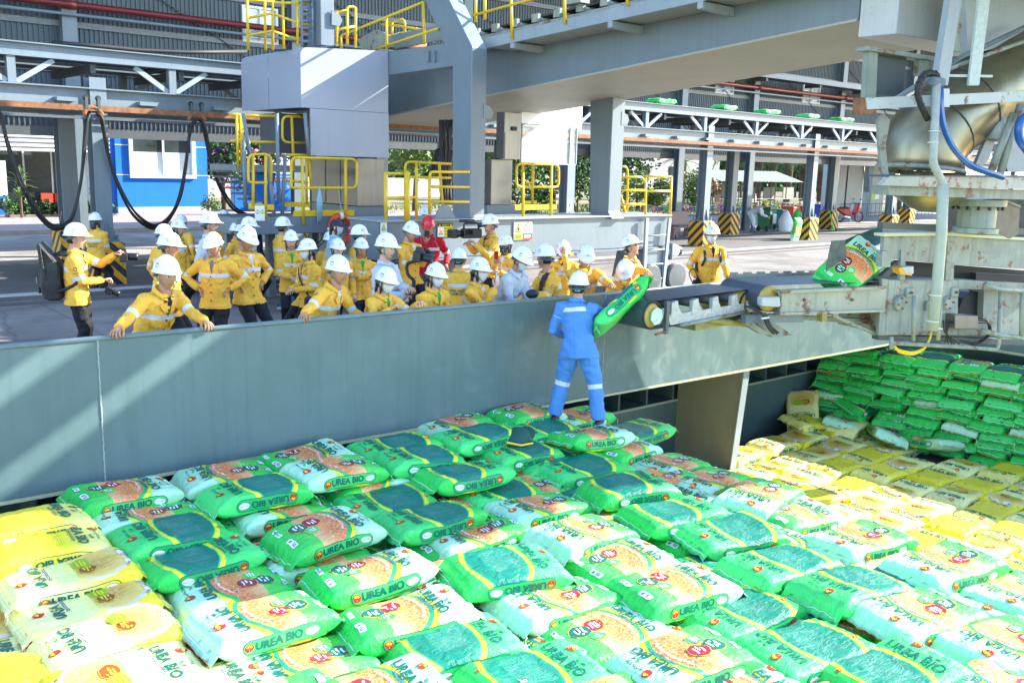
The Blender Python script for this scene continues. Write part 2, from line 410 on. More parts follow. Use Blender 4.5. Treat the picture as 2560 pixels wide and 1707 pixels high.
cr = bld('rusty_cable_rail', MB().bar(gp(A0, -0.24, 3.38), gp(A1, -0.24, 3.38), 0.06, 0.10), RUST, None, 'rusty brown festoon rail bolted along the gallery beam', 'rail')
bld('rail_flange', MB().bar(gp(A0, -0.24, 3.20), gp(A1, -0.24, 3.20), 0.05, 0.05), STEEL_D, ga)
# pillars with hazard-striped plinths
def hazard():
    m = bpy.data.materials.new('hazard stripes'); m.use_nodes = True
    N, L = m.node_tree.nodes, m.node_tree.links; b = N['Principled BSDF']
    uv = N.new('ShaderNodeUVMap'); sp = N.new('ShaderNodeSeparateXYZ'); L.new(uv.outputs[0], sp.inputs[0])
    ad = N.new('ShaderNodeMath'); ad.operation = 'ADD'; L.new(sp.outputs[0], ad.inputs[0]); L.new(sp.outputs[1], ad.inputs[1])
    mu = N.new('ShaderNodeMath'); mu.operation = 'MULTIPLY'; mu.inputs[1].default_value = 3.2; L.new(ad.outputs[0], mu.inputs[0])
    fr = N.new('ShaderNodeMath'); fr.operation = 'FRACT'; L.new(mu.outputs[0], fr.inputs[0])
    gt = N.new('ShaderNodeMath'); gt.operation = 'GREATER_THAN'; gt.inputs[1].default_value = 0.5; L.new(fr.outputs[0], gt.inputs[0])
    tc = N.new('ShaderNodeTexCoord'); no = N.new('ShaderNodeTexNoise'); no.inputs['Scale'].default_value = 9; no.inputs['Detail'].default_value = 8; L.new(tc.outputs['Object'], no.inputs[0])
    mx = N.new('ShaderNodeMix'); mx.data_type = 'RGBA'; mx.inputs['A'].default_value = (0.74, 0.36, 0.015, 1); mx.inputs['B'].default_value = (0.018, 0.024, 0.03, 1); L.new(gt.outputs[0], mx.inputs['Factor'])
    m2 = N.new('ShaderNodeMix'); m2.data_type = 'RGBA'; m2.inputs['B'].default_value = (0.12, 0.11, 0.10, 1)
    rp = N.new('ShaderNodeValToRGB'); rp.color_ramp.elements[0].position = 0.56; rp.color_ramp.elements[1].position = 0.8; L.new(no.outputs[0], rp.inputs[0])
    L.new(rp.outputs[0], m2.inputs['Factor']); L.new(mx.outputs['Result'], m2.inputs['A']); L.new(m2.outputs['Result'], b.inputs['Base Color']); b.inputs['Roughness'].default_value = 0.7
    return m
HAZ = hazard()
def plinth_mesh(w, h):
    me = bpy.data.meshes.new('plinth'); c = w / 2; b = 0.04
    bm = bmesh.new(); uvl = bm.loops.layers.uv.new('UVMap')
    prof = [(c, 0), (c, h - b), (c - b, h)]
    def q(pts, uvs):
        f = bm.faces.new([bm.verts.new(p) for p in pts])
        for l, u in zip(f.loops, uvs): l[uvl].uv = u
    for k in range(4):
        R = Matrix.Rotation(k * pi / 2, 3, 'Z')
        s = 1 if k % 2 == 0 else -1         # mirrored on the neighbouring face: the stripes meet as chevrons
        pts = [Vector((-c, -c, 0)), Vector((c, -c, 0)), Vector((c, -c, h - b)), Vector((-c, -c, h - b))]
        q([R @ p for p in pts], [(s * p.x + 5, p.z) for p in pts])
        pts = [Vector((-c, -c, h - b)), Vector((c, -c, h - b)), Vector((c - b, -c + b, h)), Vector((-c + b, -c + b, h))]
        q([R @ p for p in pts], [(s * p.x + 5, p.z) for p in pts])
    d = c - b
    q([(-d, -d, h), (d, -d, h), (d, d, h), (-d, d, h)], [(0.02, 0.02)] * 4)
    bm.to_mesh(me); bm.free(); me.materials.append(HAZ); return me
PLM = plinth_mesh(0.60, 0.88)
def pillar(pt, ztop, label, w=0.30, rot=GA, h=0.88):
    e = empty('gallery_pillar', (pt.x, pt.y, 0), label, 'pillar', 'pillars carrying the conveyor gallery', rz=rot)
    o = link('plinth', PLM, e); o.location.z = 0.01
    mb = MB(); W = w
    mb.box((0, -W / 2, (h + ztop) / 2), (W, 0.02, ztop - h)); mb.box((0, W / 2, (h + ztop) / 2), (W, 0.02, ztop - h)); mb.box((0, 0, (h + ztop) / 2), (0.02, W - 0.024, ztop - h))
    mb.mats.append(STEEL); link('shaft', mb.mesh('shaft'), e)
    mb = MB(); mb.box((0, 0, h + 0.03), (0.46, 0.46, 0.03))
    for sx in (-1, 1):
        for sy in (-1, 1): mb.box((sx * 0.2, sy * 0.2, h + 0.08), (0.035, 0.035, 0.12))
        mb.prism([(sx * 0.15, -0.012, h + 0.045), (sx * 0.25, -0.012, h + 0.045), (sx * 0.155, -0.012, h + 0.42)], (0, 0.024, 0))
        mb.prism([(-0.012, sx * 0.16, h + 0.045), (-0.012, sx * 0.25, h + 0.045), (-0.012, sx * 0.165, h + 0.42)], (0.024, 0, 0))
    mb.mats.append(STEEL); link('base_plate', mb.mesh('base_plate'), e)
    return e
fr_x = [0.0, 6.4, 12.75, 19.15, 25.7, 32.2]
fl = ['pillar with hazard-striped plinth by the photographer carrying a backpack', 'gallery pillar half hidden behind the operator ladder', 'slim gallery pillar with small white sign behind the crane deck',
      'striped-plinth pillar right behind the masked man with backpack straps', 'striped-plinth pillar with a green bag leaning against it', 'striped-plinth pillar behind the red motorbike, nearest the loader']
for a_, l_ in zip(fr_x, fl): pillar(gp(a_, 0.06, 0), 3.95 if a_ != 12.75 else 3.9, l_)
rl = ['rear gallery pillar beside the hanging cable loop', 'rear gallery pillar behind the operator cab stairs', 'rear gallery pillar behind the crane cabinet', 'rear gallery pillar behind the yellow deck railing', 'rear striped pillar beside the green wheelie bin', 'rear striped pillar left of the red motorbike', 'farthest striped pillar seen through the loader']
for a_, l_ in zip([0.35, 6.6, 13.0, 17.6, 25.1, 32.8, 40.4], rl): pillar(gp(a_, 3.15, 0), 3.9, l_, w=0.34)
# festoon cables hanging from the rail
def hang(pts, label, n=4, r=0.022):
    q = pxs(pts, (gp(0, -0.24, 0), GN))
    e = empty('festoon_cable', q[0], label, 'cable', 'black festoon cable loops')
    for k in range(n):
        off = GN * (0.035 * (k - n / 2)) + GT * (0.02 * (k % 2))
        pp = []
        P = [p + off * (1 + 0.6 * sin(i * 1.7 + k)) + Vector((0, 0, -0.03 * k * sin(pi * i / (len(q) - 1)))) for i, p in enumerate(q)]
        for i in range(len(P) - 1):          # catmull-rom through the points
            p0, p1, p2, p3 = P[max(i - 1, 0)], P[i], P[i + 1], P[min(i + 2, len(P) - 1)]
            for t in (0, .25, .5, .75): pp.append(0.5 * ((2 * p1) + (p2 - p0) * t + (2 * p0 - 5 * p1 + 4 * p2 - p3) * t * t + (3 * p1 - p0 - 3 * p2 + p3) * t ** 3))
        pp.append(P[-1])
        bld('strand', MB().tube(pp, r, 6), BLACK, e, smooth=True)
    return e
hang([(-60, 270), (-25, 268), (0, 285), (14, 345), (40, 430), (80, 510), (120, 556), (148, 562), (172, 545), (190, 500), (203, 430), (209, 350), (213, 305), (222, 286)], 'first cable loop at the edge, beside the potted plant')
hang([(240, 284), (252, 300), (266, 370), (290, 450), (325, 520), (365, 556), (395, 560), (425, 535), (448, 480), (462, 410), (470, 350), (476, 312), (488, 300)], 'cable loop hanging in front of the blue wall and window')
hang([(497, 298), (508, 320), (524, 390), (548, 460), (585, 520), (640, 545)], 'cable dropping towards the man in navy polo')
for (x, y) in ((231, 268), (491, 282)):
    p = at_pl(x, y, (gp(0, -0.24, 0), GN)); e = empty('cable_trolley', p, 'cable trolley riding the rusty rail ' + ('beside the pillar top' if x < 300 else 'above the white window'), 'trolley', 'festoon cable trolleys')
    bld('saddle', MB().tube([p + GT * (0.16 * cos(t)) + Vector((0, 0, 0.16 * sin(t) - 0.16)) for t in [pi * k / 10 for k in range(11)]], 0.05, 6), RUST, e, smooth=True)
    for s in (-1, 1): bld('wheel', MB().lathe([(0.05, -0.02), (0.055, 0), (0.05, 0.02)], p + GT * (0.11 * s) + Vector((0, 0, 0.16)), axis=GN, n=10), BLACK, e); bld('hanger', MB().box(p + GT * (0.11 * s) + Vector((0, 0, 0.07)), (0.05, 0.1, 0.2)), STEEL_D, e)

# ================================================================= WAREHOUSE: clad wall above the gallery
WY = 25.2
wh = empty('warehouse', (20, WY, 0), 'grey corrugated warehouse wall standing above the gallery', 'warehouse')
CLAD = mat('corrugated cladding', (0.055, 0.082, 0.098), 0.5, var=0.12, scale=0.8, streak=0.3)
colx = [at_y(165, 60, WY).x, at_y(1490, 220, WY).x, at_y(1879, 220, WY).x, at_y(2095, 240, WY).x]
step = 7.8
cxs = [colx[0] - step * 1.0, colx[0], colx[0] + 6.0, colx[0] + 12.0, colx[1], (colx[1] + colx[2]) / 2 + 0.0, colx[2], colx[3], colx[3] + 6.6, colx[3] + 13, colx[3] + 20]
windows = [(at_y(603, 60, WY).x, at_y(692, 60, WY).x), (at_y(1786, 200, WY).x, at_y(1832, 200, WY).x), (at_y(2006, 200, WY).x, at_y(2050, 200, WY).x)]
def clad(xa, xb, za, zb):
    p = 0.115; n_ = max(1, int((xb - xa) / p)); p = (xb - xa) / n_; xs = []
    for i in range(n_): xs += [(xa + p * i, 0), (xa + p * (i + 0.50), 0), (xa + p * (i + 0.62), -0.03), (xa + p * (i + 0.88), -0.03)]
    xs.append((xb, 0)); mb = MB(); vs = [(x, WY + y, za) for x, y in xs] + [(x, WY + y, zb) for x, y in xs]; k = len(xs)
    mb.add(vs, [(i, i + 1, i + 1 + k, i + k) for i in range(k - 1)]); return bld('cladding_panel', mb, CLAD, wh)
for i in range(len(cxs) - 1):
    xa, xb = cxs[i], cxs[i + 1]
    ws = [w for w in windows if xa < (w[0] + w[1]) / 2 < xb]
    cuts = [xa] + [c for w in ws for c in w] + [xb]
    for j in range(0, len(cuts), 2): clad(cuts[j], cuts[j + 1], 3.2, 9.4)
    for w in ws:
        clad(w[0], w[1], 3.2, 5.66); clad(w[0], w[1], 6.62, 9.4)
for w in windows:
    fr = MB(); z0, z1 = 5.66, 6.62; t = 0.06; xm = (w[0] + w[1]) / 2
    for (xa, xb, za, zb) in ((w[0], w[0] + t, z0, z1), (w[1] - t, w[1], z0, z1), (w[0] + t, w[1] - t, z0, z0 + t), (w[0] + t, w[1] - t, z1 - t, z1), (xm - 0.025, xm + 0.025, z0 + t, z1 - t)):
        fr.box(((xa + xb) / 2, WY - 0.04, (za + zb) / 2), (xb - xa, 0.1, zb - za))
    o = bld('window', fr, WHITE, wh)
    for s in (-1, 1): bld('pane', MB().box((xm + s * (w[1] - w[0] - 0.1) / 4, WY - 0.01, (z0 + z1) / 2), ((w[1] - w[0]) / 2 - 0.09, 0.008, z1 - z0 - 0.12)), mat('sky glass', (0.62, 0.70, 0.75), 0.08, var=0.35, scale=2.5, spec=0.9), o)
for x in cxs:
    mb = MB(); mb.box((x, WY - 0.30, 4.7), (0.34, 0.03, 9.4)); mb.box((x, WY - 0.18, 4.7), (0.03, 0.2, 9.4)); mb.box((x, WY - 0.06, 4.7), (0.34, 0.03, 9.4))
    bld('column', mb, STEEL, wh)
bld('soffit', MB().box((25, WY + 2.2, 3.3), (88, 4.0, 0.06)), STEEL_D, wh)
for z in (3.5, 4.55, 5.62, 6.75, 7.9):
    mb = MB(); mb.box((25, WY - 0.05, z), (88, 0.06, 0.14)); bld('girt', mb, mat('galvanised girt', (0.13, 0.155, 0.175), 0.5, var=0.2, scale=12), wh)
for i in range(len(cxs) - 1):          # thin rod bracing
    xa, xb = cxs[i] + 0.2, cxs[i + 1] - 0.2
    bld('brace_rod', MB().tube([(xa, WY - 0.09, 7.6), (xb, WY - 0.09, 4.6)], 0.02, 5), STEEL_D, wh)
bld('roof', MB().box((25, WY + 0.2, 9.5), (92, 8.0, 0.12)), STEEL_D, wh)
bld('floor_beam', MB().box((25, WY + 0.1, 3.1), (88, 0.2, 0.3)), STEEL_D, wh)
bld('back_wall', MB().box((25, WY + 4.2, 6.3), (88, 0.05, 6.2)), CLAD, wh)
# canopy shelves on brackets over the right bays
can = empty('wall_canopy', (36, WY - 1, 7), 'grey canopy on brackets over the warehouse windows', 'canopy')
z_c = at_y(1850, 178, WY - 1.2).z
xa, xb = at_y(1745, 150, WY - 1.2).x, at_y(2185, 220, WY - 1.2).x + 8
bld('fascia', MB().box(((xa + xb) / 2, WY - 1.2, z_c), (xb - xa, 0.1, 0.22)), STEEL, can)
bld('sheet', MB().box(((xa + xb) / 2, WY - 0.74, z_c - 0.06), (xb - xa, 0.8, 0.03)), STEEL_D, can)
for k in range(6):
    x = xa + 0.6 + (xb - xa - 1) * k / 5
    bld('bracket', MB().box((x, WY - 0.75, z_c - 0.16), (0.12, 0.78, 0.14)), STEEL_D, can)
def pipe(name, z, r, m, label, brk=False):
    p = bld(name, MB().tube([(-15, WY - 0.42, z), (62, WY - 0.42, z)], r, 10), m, None, label, 'pipe', smooth=True)
    return p
zp = at_y(700, 75, WY - 0.42).z
rp_ = pipe('fire_pipe', zp, 0.085, mat('red pipe paint', (0.14, 0.014, 0.016), 0.4), 'thick dark red fire pipe along the warehouse wall')
for x in cxs[1:9]: bld('collar', MB().tube([(x - 0.14, WY - 0.42, zp), (x + 0.14, WY - 0.42, zp)], 0.11, 10), MATS['red pipe paint'], rp_, smooth=True)
pipe('conduit_pipe', at_y(400, 62, WY - 0.42).z, 0.04, STEEL, 'thin grey conduit pipe below the red fire pipe')
cb_p = [at_pl(x, y, (gp(0, 2.8, 0), GN)) for x, y in ((130, 108), (250, 116), (350, 126), (470, 131), (616, 130))]
bld('supply_cable', MB().tube(cb_p, 0.05, 6), BLACK, None, 'thick black cable slung along the gallery top to the cab', 'cable', smooth=True)

# ================================================================= BLUE OFFICE BUILDING
BP = PY(41.0)
bb = empty('office_building', at_z(413, 536, 0), 'bright blue office building with white framed window', 'building')
def onb(pts, t, off=0.0): return px_slab(pts, PY(41.0 + off), t)
def rectb(x0, y0, x1, y1, t, off=0): # axis aligned rectangle on the facade plane through two pixel corners
    a, b = at_y(x0, y0, 41 + off), at_y(x1, y1, 41 + off)
    return MB().box(((a.x + b.x) / 2, 41 + off + t / 2, (a.z + b.z) / 2), (abs(b.x - a.x), t, abs(b.z - a.z)))
xl, xr = at_y(296, 535, 41).x, at_y(522, 530, 41).x
zt = 6.5
w0, w1 = at_y(330, 432, 41), at_y(480, 290, 41)
wl, wr, wz0, wz1 = at_y(330, 400, 41).x, at_y(480, 400, 41).x, at_y(400, 438, 41).z, at_y(400, 288, 41).z
for (a_, b_, c_, d_) in ((xl, wl, 0.35, zt), (wr, xr, 0.35, zt), (wl, wr, 0.35, wz0), (wl, wr, wz1, zt)):
    bld('wall', MB().box(((a_ + b_) / 2, 41.15, (c_ + d_) / 2), (b_ - a_, 0.3, d_ - c_)), BLUEW, bb)
bld('side_wall', MB().box((xr - 0.15, 44.3, zt / 2 + 0.2), (0.29, 5.98, zt - 0.4)), BLUEW, bb)
bld('plinth', MB().box(((xl + xr) / 2, 41.1, 0.19), (xr - xl + 0.06, 0.5, 0.36)), mat('grey plinth tile', (0.42, 0.44, 0.46), 0.7, var=0.15, scale=8), bb)
for z in (1.72, 2.95):
    for (a_, b_) in ((xl, wl - 0.1), (wr + 0.1, xr)): bld('groove', MB().box(((a_ + b_) / 2, 40.995, z), (b_ - a_, 0.02, 0.03)), WHITE, bb)
wn = MB(); t = 0.13
for (a_, b_, c_, d_) in ((wl - t, wl + 0.02, wz0 - t, wz1 + t), (wr - 0.02, wr + t, wz0 - t, wz1 + t), (wl + 0.02, wr - 0.02, wz0 - t, wz0 + 0.02), (wl + 0.02, wr - 0.02, wz1 - 0.02, wz1 + t)):
    wn.box(((a_ + b_) / 2, 40.98, (c_ + d_) / 2), (b_ - a_, 0.2, d_ - c_))
xm = wl + (wr - wl) * 0.52; zm = wz0 + (wz1 - wz0) * 0.76
wn.box((xm, 41.04, (wz0 + wz1) / 2), (0.07, 0.08, wz1 - wz0)); wn.box(((wl + wr) / 2, 41.03, zm), (wr - wl, 0.06, 0.07))
wno = bld('window', wn, WHITE, bb)
GLASS_D = mat('reflecting dark glass', (0.035, 0.05, 0.055), 0.14, var=0.6, scale=0.9, spec=0.16)
FROST = mat('frosted glass', (0.55, 0.66, 0.70), 0.25, var=0.12, scale=1.2, spec=0.8)
for (a_, b_) in ((wl, xm), (xm, wr)):
    zf = wz0 + (wz1 - wz0) * 0.38
    bld('pane', MB().box(((a_ + b_) / 2, 41.09, (wz0 + zf) / 2), (b_ - a_ - 0.06, 0.01, zf - wz0)), FROST, wno)
    bld('pane', MB().box(((a_ + b_) / 2, 41.09, (zf + zm) / 2), (b_ - a_ - 0.06, 0.01, zm - zf - 0.02)), GLASS_D, wno)
    bld('pane', MB().box(((a_ + b_) / 2, 41.09, (zm + wz1) / 2), (b_ - a_ - 0.06, 0.01, wz1 - zm - 0.04)), FROST, wno)
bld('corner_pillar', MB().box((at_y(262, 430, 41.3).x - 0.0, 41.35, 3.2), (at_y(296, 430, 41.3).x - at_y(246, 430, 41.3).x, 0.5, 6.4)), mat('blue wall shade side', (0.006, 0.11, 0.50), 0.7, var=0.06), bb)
# recessed glass entrance with white louvres
GX0 = at_y(-60, 500, 42).x; 
bld('glass_front', MB().box(((GX0 + xl) / 2, 42.0, 1.55), (xl - GX0, 0.05, 3.1)), GLASS_D, bb)
bld('upper_wall', MB().box(((GX0 + xl) / 2, 41.9, 4.8), (xl - GX0, 0.1, 3.4)), WHITE, bb)
bld('fascia', MB().box(((GX0 + xl) / 2, 41.3, 4.25), (xl - GX0, 0.5, 0.28)), BLUEW, bb)
for k in range(7):
    z = at_y(100, 304 + k * 11.5, 41.0).z
    bld('louvre', MB().box(((GX0 + xl - 0.2) / 2, 41.0, z), (xl - GX0 - 0.25, 0.22, 0.05), M=Matrix.Rotation(0.9, 3, 'X')), WHITE, bb)
bld('low_wall', MB().box((at_y(10, 520, 40.8).x - 0.6, 40.8, 1.1), (1.5, 0.2, 2.2)), WHITE, bb)
bld('low_wall', MB().box((at_y(10, 520, 40.7).x - 0.6, 40.68, 0.5), (1.5, 0.02, 0.7)), BLUEW, bb)
for x in (60, 130): bld('mullion', MB().box((at_y(x, 430, 41.95).x, 41.95, 1.5), (0.06, 0.06, 3.0)), WHITE, bb)
bld('door_wall', MB().box((at_y(232, 430, 41.5).x, 41.6, 1.6), (0.5, 0.6, 3.2)), WHITE, bb)
for z in (0.95, 1.12): bld('door_stripe', MB().box((at_y(232, 430, 41.5).x, 41.29, z), (0.502, 0.02, 0.09)), BLUEW, bb)
for x in (118, 148): bld('red_chair', MB().box((at_y(x, 480, 41.8).x, 41.8, 0.7), (0.5, 0.15, 0.45)), flat('red plastic', (0.5, 0.06, 0.03)), bb)
# second office block behind the crane stairs
b2 = empty('office_wing', at_z(640, 520, 0), 'blue and white office wing partly hidden behind the crane stairs', 'building')
x0, x1 = at_y(585, 500, 44).x, at_y(760, 500, 44).x
bld('wall', MB().box(((x0 + x1) / 2, 44.2, 3.2), (x1 - x0, 0.4, 6.4)), mat('white render', (0.62, 0.64, 0.66), 0.8), b2)
bld('blue_band', MB().box(((x0 + x1) / 2 + 0.02, 43.97, 0.75), (x1 - x0, 0.06, 1.5)), BLUEW, b2)
for z in (1.62, 1.78): bld('stripe', MB().box(((x0 + x1) / 2, 43.98, z), (x1 - x0, 0.05, 0.07)), BLUEW, b2)
bld('window', MB().box((x0 + 2.0, 43.98, 3.4), (1.4, 0.06, 1.4)), mat('blue shutter', (0.03, 0.06, 0.25), 0.4), b2)
# ================================================================= SHIP LOADER PORTAL (crane) ON THE QUAY
YG = 13.2
X1 = at_y(1174, 545, YG).x; YC = at_x(970, 130, X1).y; XL = at_y(752, 190, YC).x; YB = 18.4
X2 = at_y(1520, 540, YG).x
pt_ = empty('loader_portal', (12, YG + 0.4, 0), 'grey steel portal frame of the ship loader with two legs on a sill beam', 'loader portal')
ZS0, ZS1 = 0.91, 1.60
xs0, xs1 = at_y(945, 556, YG).x, at_y(1672, 537, YG).x
mb = MB(); mb.box(((xs0 + xs1) / 2, YG + 0.45, (ZS0 + ZS1) / 2), (xs1 - xs0, 0.9, ZS1 - ZS0 - 0.05))
bld('sill_beam', mb, STEEL, pt_, bevel=0.012)
bld('sill_flange', MB().box(((xs0 + xs1) / 2, YG + 0.44, ZS1 - 0.01), (xs1 - xs0 + 0.06, 1.02, 0.03)), STEEL_L, pt_)
bld('sill_flange', MB().box(((xs0 + xs1) / 2, YG + 0.44, ZS0 + 0.005), (xs1 - xs0 - 0.7, 1.02, 0.03)), STEEL, pt_)
q = pxs([(1126, 548), (1131, 540), (1131, 157), (1060, 0), (985, -160), (1050, -160), (1122, 0), (1180, 118), (1174, 540), (1180, 548)], PX(X1))
bld('leg', MB().prism(q, (0.33, 0, 0)), STEEL, pt_, bevel=0.012)
q = pxs([(1462, 548), (1475, 535), (1475, 200), (1535, 190), (1520, 530), (1530, 548)], PX(X2))
bld('leg', MB().prism(q, (0.36, 0, 0)), STEEL, pt_, bevel=0.012)
for (x, y, P_, s) in ((1217, 283, PY(YG - 0.002), 1), (1560, 300, PY(YG - 0.002), 1), (1113, 532, PY(YG - 0.3), 1), (838, 50, PY(YC + 0.2), 1)):
    c = at_pl(x, y, P_); pts = [c + Vector((-0.07, 0, -0.1)), c + Vector((0.10, 0, -0.1)), c + Vector((0.15, 0, 0.0)), c + Vector((0.10, 0, 0.1)), c + Vector((-0.07, 0, 0.16))]
    if (x, y) == (1113, 532): pts = [c + Vector((-0.22, 0, -0.09)), c + Vector((0.22, 0, -0.09)), c + Vector((0.1, 0, 0.1)), c + Vector((0, 0, 0.14)), c + Vector((-0.1, 0, 0.1))]
    bld('lifting_lug', MB().prism(pts, (0, 0.03, 0)), STEEL, pt_)
# transverse tie beam from the leg to the cab, knee bracket
q = pxs([(968, 130), (1136, 106), (1136, 165), (968, 188)], PX(X1 + 0.02))
bld('tie_beam', MB().prism(q, (0.3, 0, 0)), STEEL, pt_)
for dx in (0, 15): bld('rib', MB().prism(pxs([(1066 + dx, 128), (1071 + dx, 127), (1071 + dx, 155), (1066 + dx, 156)], PX(X1 - 0.03)), (0.05, 0, 0)), STEEL, pt_)
# upper column above the cab
c0, c1 = at_y(803, 110, YC + 0.25).x, at_y(836, 110, YC + 0.25).x
zt_ = at_y(803, 112, YC + 0.25).z
bld('upper_column', MB().box(((c0 + c1) / 2, YC + 0.5, (zt_ + 7) / 2), (c1 - c0, 0.5, 7 - zt_)), STEEL, pt_)
# bogie with wheels, buffer and end ladder
xb0 = at_y(1605, 700, YG).x
bld('bogie_frame', MB().prism([(xb0, YG - 0.05, 0.9), (xs1 - 0.05, YG - 0.05, 0.9), (xs1 + 0.05, YG - 0.05, 0.25), (xb0 - 0.15, YG - 0.05, 0.25)], (0, 0.8, 0)), STEEL, pt_, bevel=0.01)
for dx in (0.15, 0.95):
    bld('wheel', MB().lathe([(0.05, -0.09), (0.27, -0.08), (0.30, -0.05), (0.27, 0.0), (0.27, 0.08)], (xb0 + dx, YG - 0.08, 0.28), axis=(0, 1, 0), n=20), STEEL_D, pt_)
bld('buffer', MB().tube([(xs1 - 0.1, YG + 0.2, 0.80), (xs1 + 0.5, YG + 0.2, 0.80)], 0.14, 12), STEEL_L, pt_, smooth=True)
bld('buffer_flange', MB().box((xs1 + 0.22, YG + 0.2, 0.80), (0.04, 0.36, 0.36)), STEEL, pt_); bld('buffer_pad', MB().tube([(xs1 + 0.5, YG + 0.2, 0.80), (xs1 + 0.62, YG + 0.2, 0.80)], 0.12, 12), BLACK, pt_)
# bogie at the other end, mostly hidden by the crowd
bld('bogie_frame', MB().box((xs0 + 0.9, YG + 0.4, 0.55), (1.6, 0.6, 0.7)), STEEL_D, pt_)

# boom girder reaching out over the hold
XB0, XB1 = 11.3, 13.9
p0, p1 = at_x(1040, 275, XB0), at_x(2090, 60, XB0)
sl = (p1.z - p0.z) / (p1.y - p0.y)
def bz(y): return p0.z + sl * (y - p0.y)
Yb0, Yb1 = 19.0, 6.75
bo = empty('loader_boom', (12.5, 12, 3.9), 'huge grey box-girder boom sloping up over the ship from the portal', 'boom')
UND = mat('boom underside', (0.34, 0.34, 0.29), 0.5, var=0.10, scale=1, streak=0.12)
mb = MB()
for xx in (XB0, XB1):
    mb.prism([(xx, Yb0, bz(Yb0)), (xx, Yb1, bz(Yb1)), (xx, Yb1, bz(Yb1) + 0.96), (xx, Yb0, bz(Yb0) + 0.96)], (0.02, 0, 0))
bld('web_plate', mb, STEEL, bo)
bld('bottom_flange', MB().prism([(XB0 - 0.05, Yb0, bz(Yb0) - 0.03), (XB0 - 0.05, Yb1, bz(Yb1) - 0.03), (XB1 + 0.08, Yb1, bz(Yb1) - 0.03), (XB1 + 0.08, Yb0, bz(Yb0) - 0.03)], (0, 0, 0.03)), UND, bo)
bld('top_plate', MB().prism([(XB0, Yb0, bz(Yb0) + 0.97), (XB0, Yb1, bz(Yb1) + 0.97), (XB1, Yb1, bz(Yb1) + 0.97), (XB1, Yb0, bz(Yb0) + 0.97)], (0, 0, 0.03)), STEEL, bo)
bld('end_plate', MB().prism([(XB0 + 0.03, Yb1 - 0.02, bz(Yb1)), (XB1, Yb1 - 0.02, bz(Yb1)), (XB1, Yb1 - 0.02, bz(Yb1) + 0.95), (XB0 + 0.03, Yb1 - 0.02, bz(Yb1) + 0.95)], (0, 0.015, 0)), UND, bo)
# walkway outrigger beside the boom with its channel, plate and brackets
XW = 10.6
def wz(y): return at_x(1216, 121, XW).z + (at_x(1771, 0, XW).z - at_x(1216, 121, XW).z) / (at_x(1771, 0, XW).y - at_x(1216, 121, XW).y) * (y - at_x(1216, 121, XW).y)
ya, yb = 13.55, 6.8
bld('walkway_channel', MB().prism([(XW, ya, wz(ya)), (XW, yb, wz(yb)), (XW, yb, wz(yb) + 0.18), (XW, ya, wz(ya) + 0.18)], (0.03, 0, 0)), STEEL_L, bo)
bld('walkway_plate', MB().prism([(XW + 0.03, ya, wz(ya) + 0.02), (XW + 0.03, yb, wz(yb) + 0.02), (XB0 - 0.003, yb, wz(yb) + 0.02), (XB0 - 0.003, ya, wz(ya) + 0.02)], (0, 0, 0.03)), mat('checker plate', (0.25, 0.28, 0.28), 0.5, var=0.2, scale=30, rust=0.2), bo)
for (x, y) in ((1320, 122), (1565, 55), (1790, 5)):
    yy = at_x(x, y, 11.0).y
    bld('bracket', MB().prism([(XW + 0.0, yy, wz(yy) + 0.0), (XW + 0.0, yy, wz(yy) - 0.09), (XB0 - 0.004, yy, wz(yy) - 0.12), (XB0 - 0.004, yy, wz(yy) + 0.0)], (0, -0.1, 0)), STEEL_L, bo)
# belt conveyor on the boom: side frame, idlers
def bt(x, y, dz): return Vector((x, y, wz(y) + dz))
bld('conveyor_frame', MB().prism([bt(11.0, 14.6, 0.10), bt(11.0, 6.8, 0.10), bt(11.0, 6.8, 0.34), bt(11.0, 14.6, 0.34)], (0.08, 0, 0)), CREAM, bo)
bld('belt', MB().prism([bt(11.12, 14.6, 0.45), bt(11.12, 6.8, 0.45), bt(12.3, 6.8, 0.45), bt(12.3, 14.6, 0.45)], (0, 0, 0.03)), BLACK, bo)
for k in range(14):
    yy = 14.3 - k * 0.55
    bld('idler', MB().tube([bt(11.02, yy, 0.40), bt(12.3, yy, 0.40)], 0.05, 8), STEEL_L, bo, smooth=True)
    bld('idler_bracket', MB().box(bt(11.0, yy, 0.42), (0.06, 0.16, 0.14)), CREAM, bo)
bld('scale_box', MB().box(bt(10.95, 11.6, 0.62), (0.2, 0.4, 0.3)), CREAM, bo)

# tail of the feed conveyor behind the leg carrying a green bag
tc_ = empty('feed_conveyor', (9.6, 15, 4.6), 'cream tail frame of the feed conveyor between cab roof and leg', 'conveyor')
q = pxs([(893, 100), (940, 75), (985, 95), (985, 118), (905, 125)], PX(10.5)); bld('tail_frame', MB().prism(q, (0.08, 0, 0)), CREAM, tc_)
q = pxs([(975, 90), (1110, 60), (1110, 100), (985, 122)], PX(10.5)); bld('side_frame', MB().prism(q, (0.06, 0, 0)), STEEL, tc_)
a_ = at_x(958, 98, 10.6); bld('tail_pulley', MB().tube([a_, a_ + Vector((1, 0, 0))], 0.11, 12), mat('orange pulley', (0.45, 0.18, 0.05), 0.6), tc_, smooth=True)

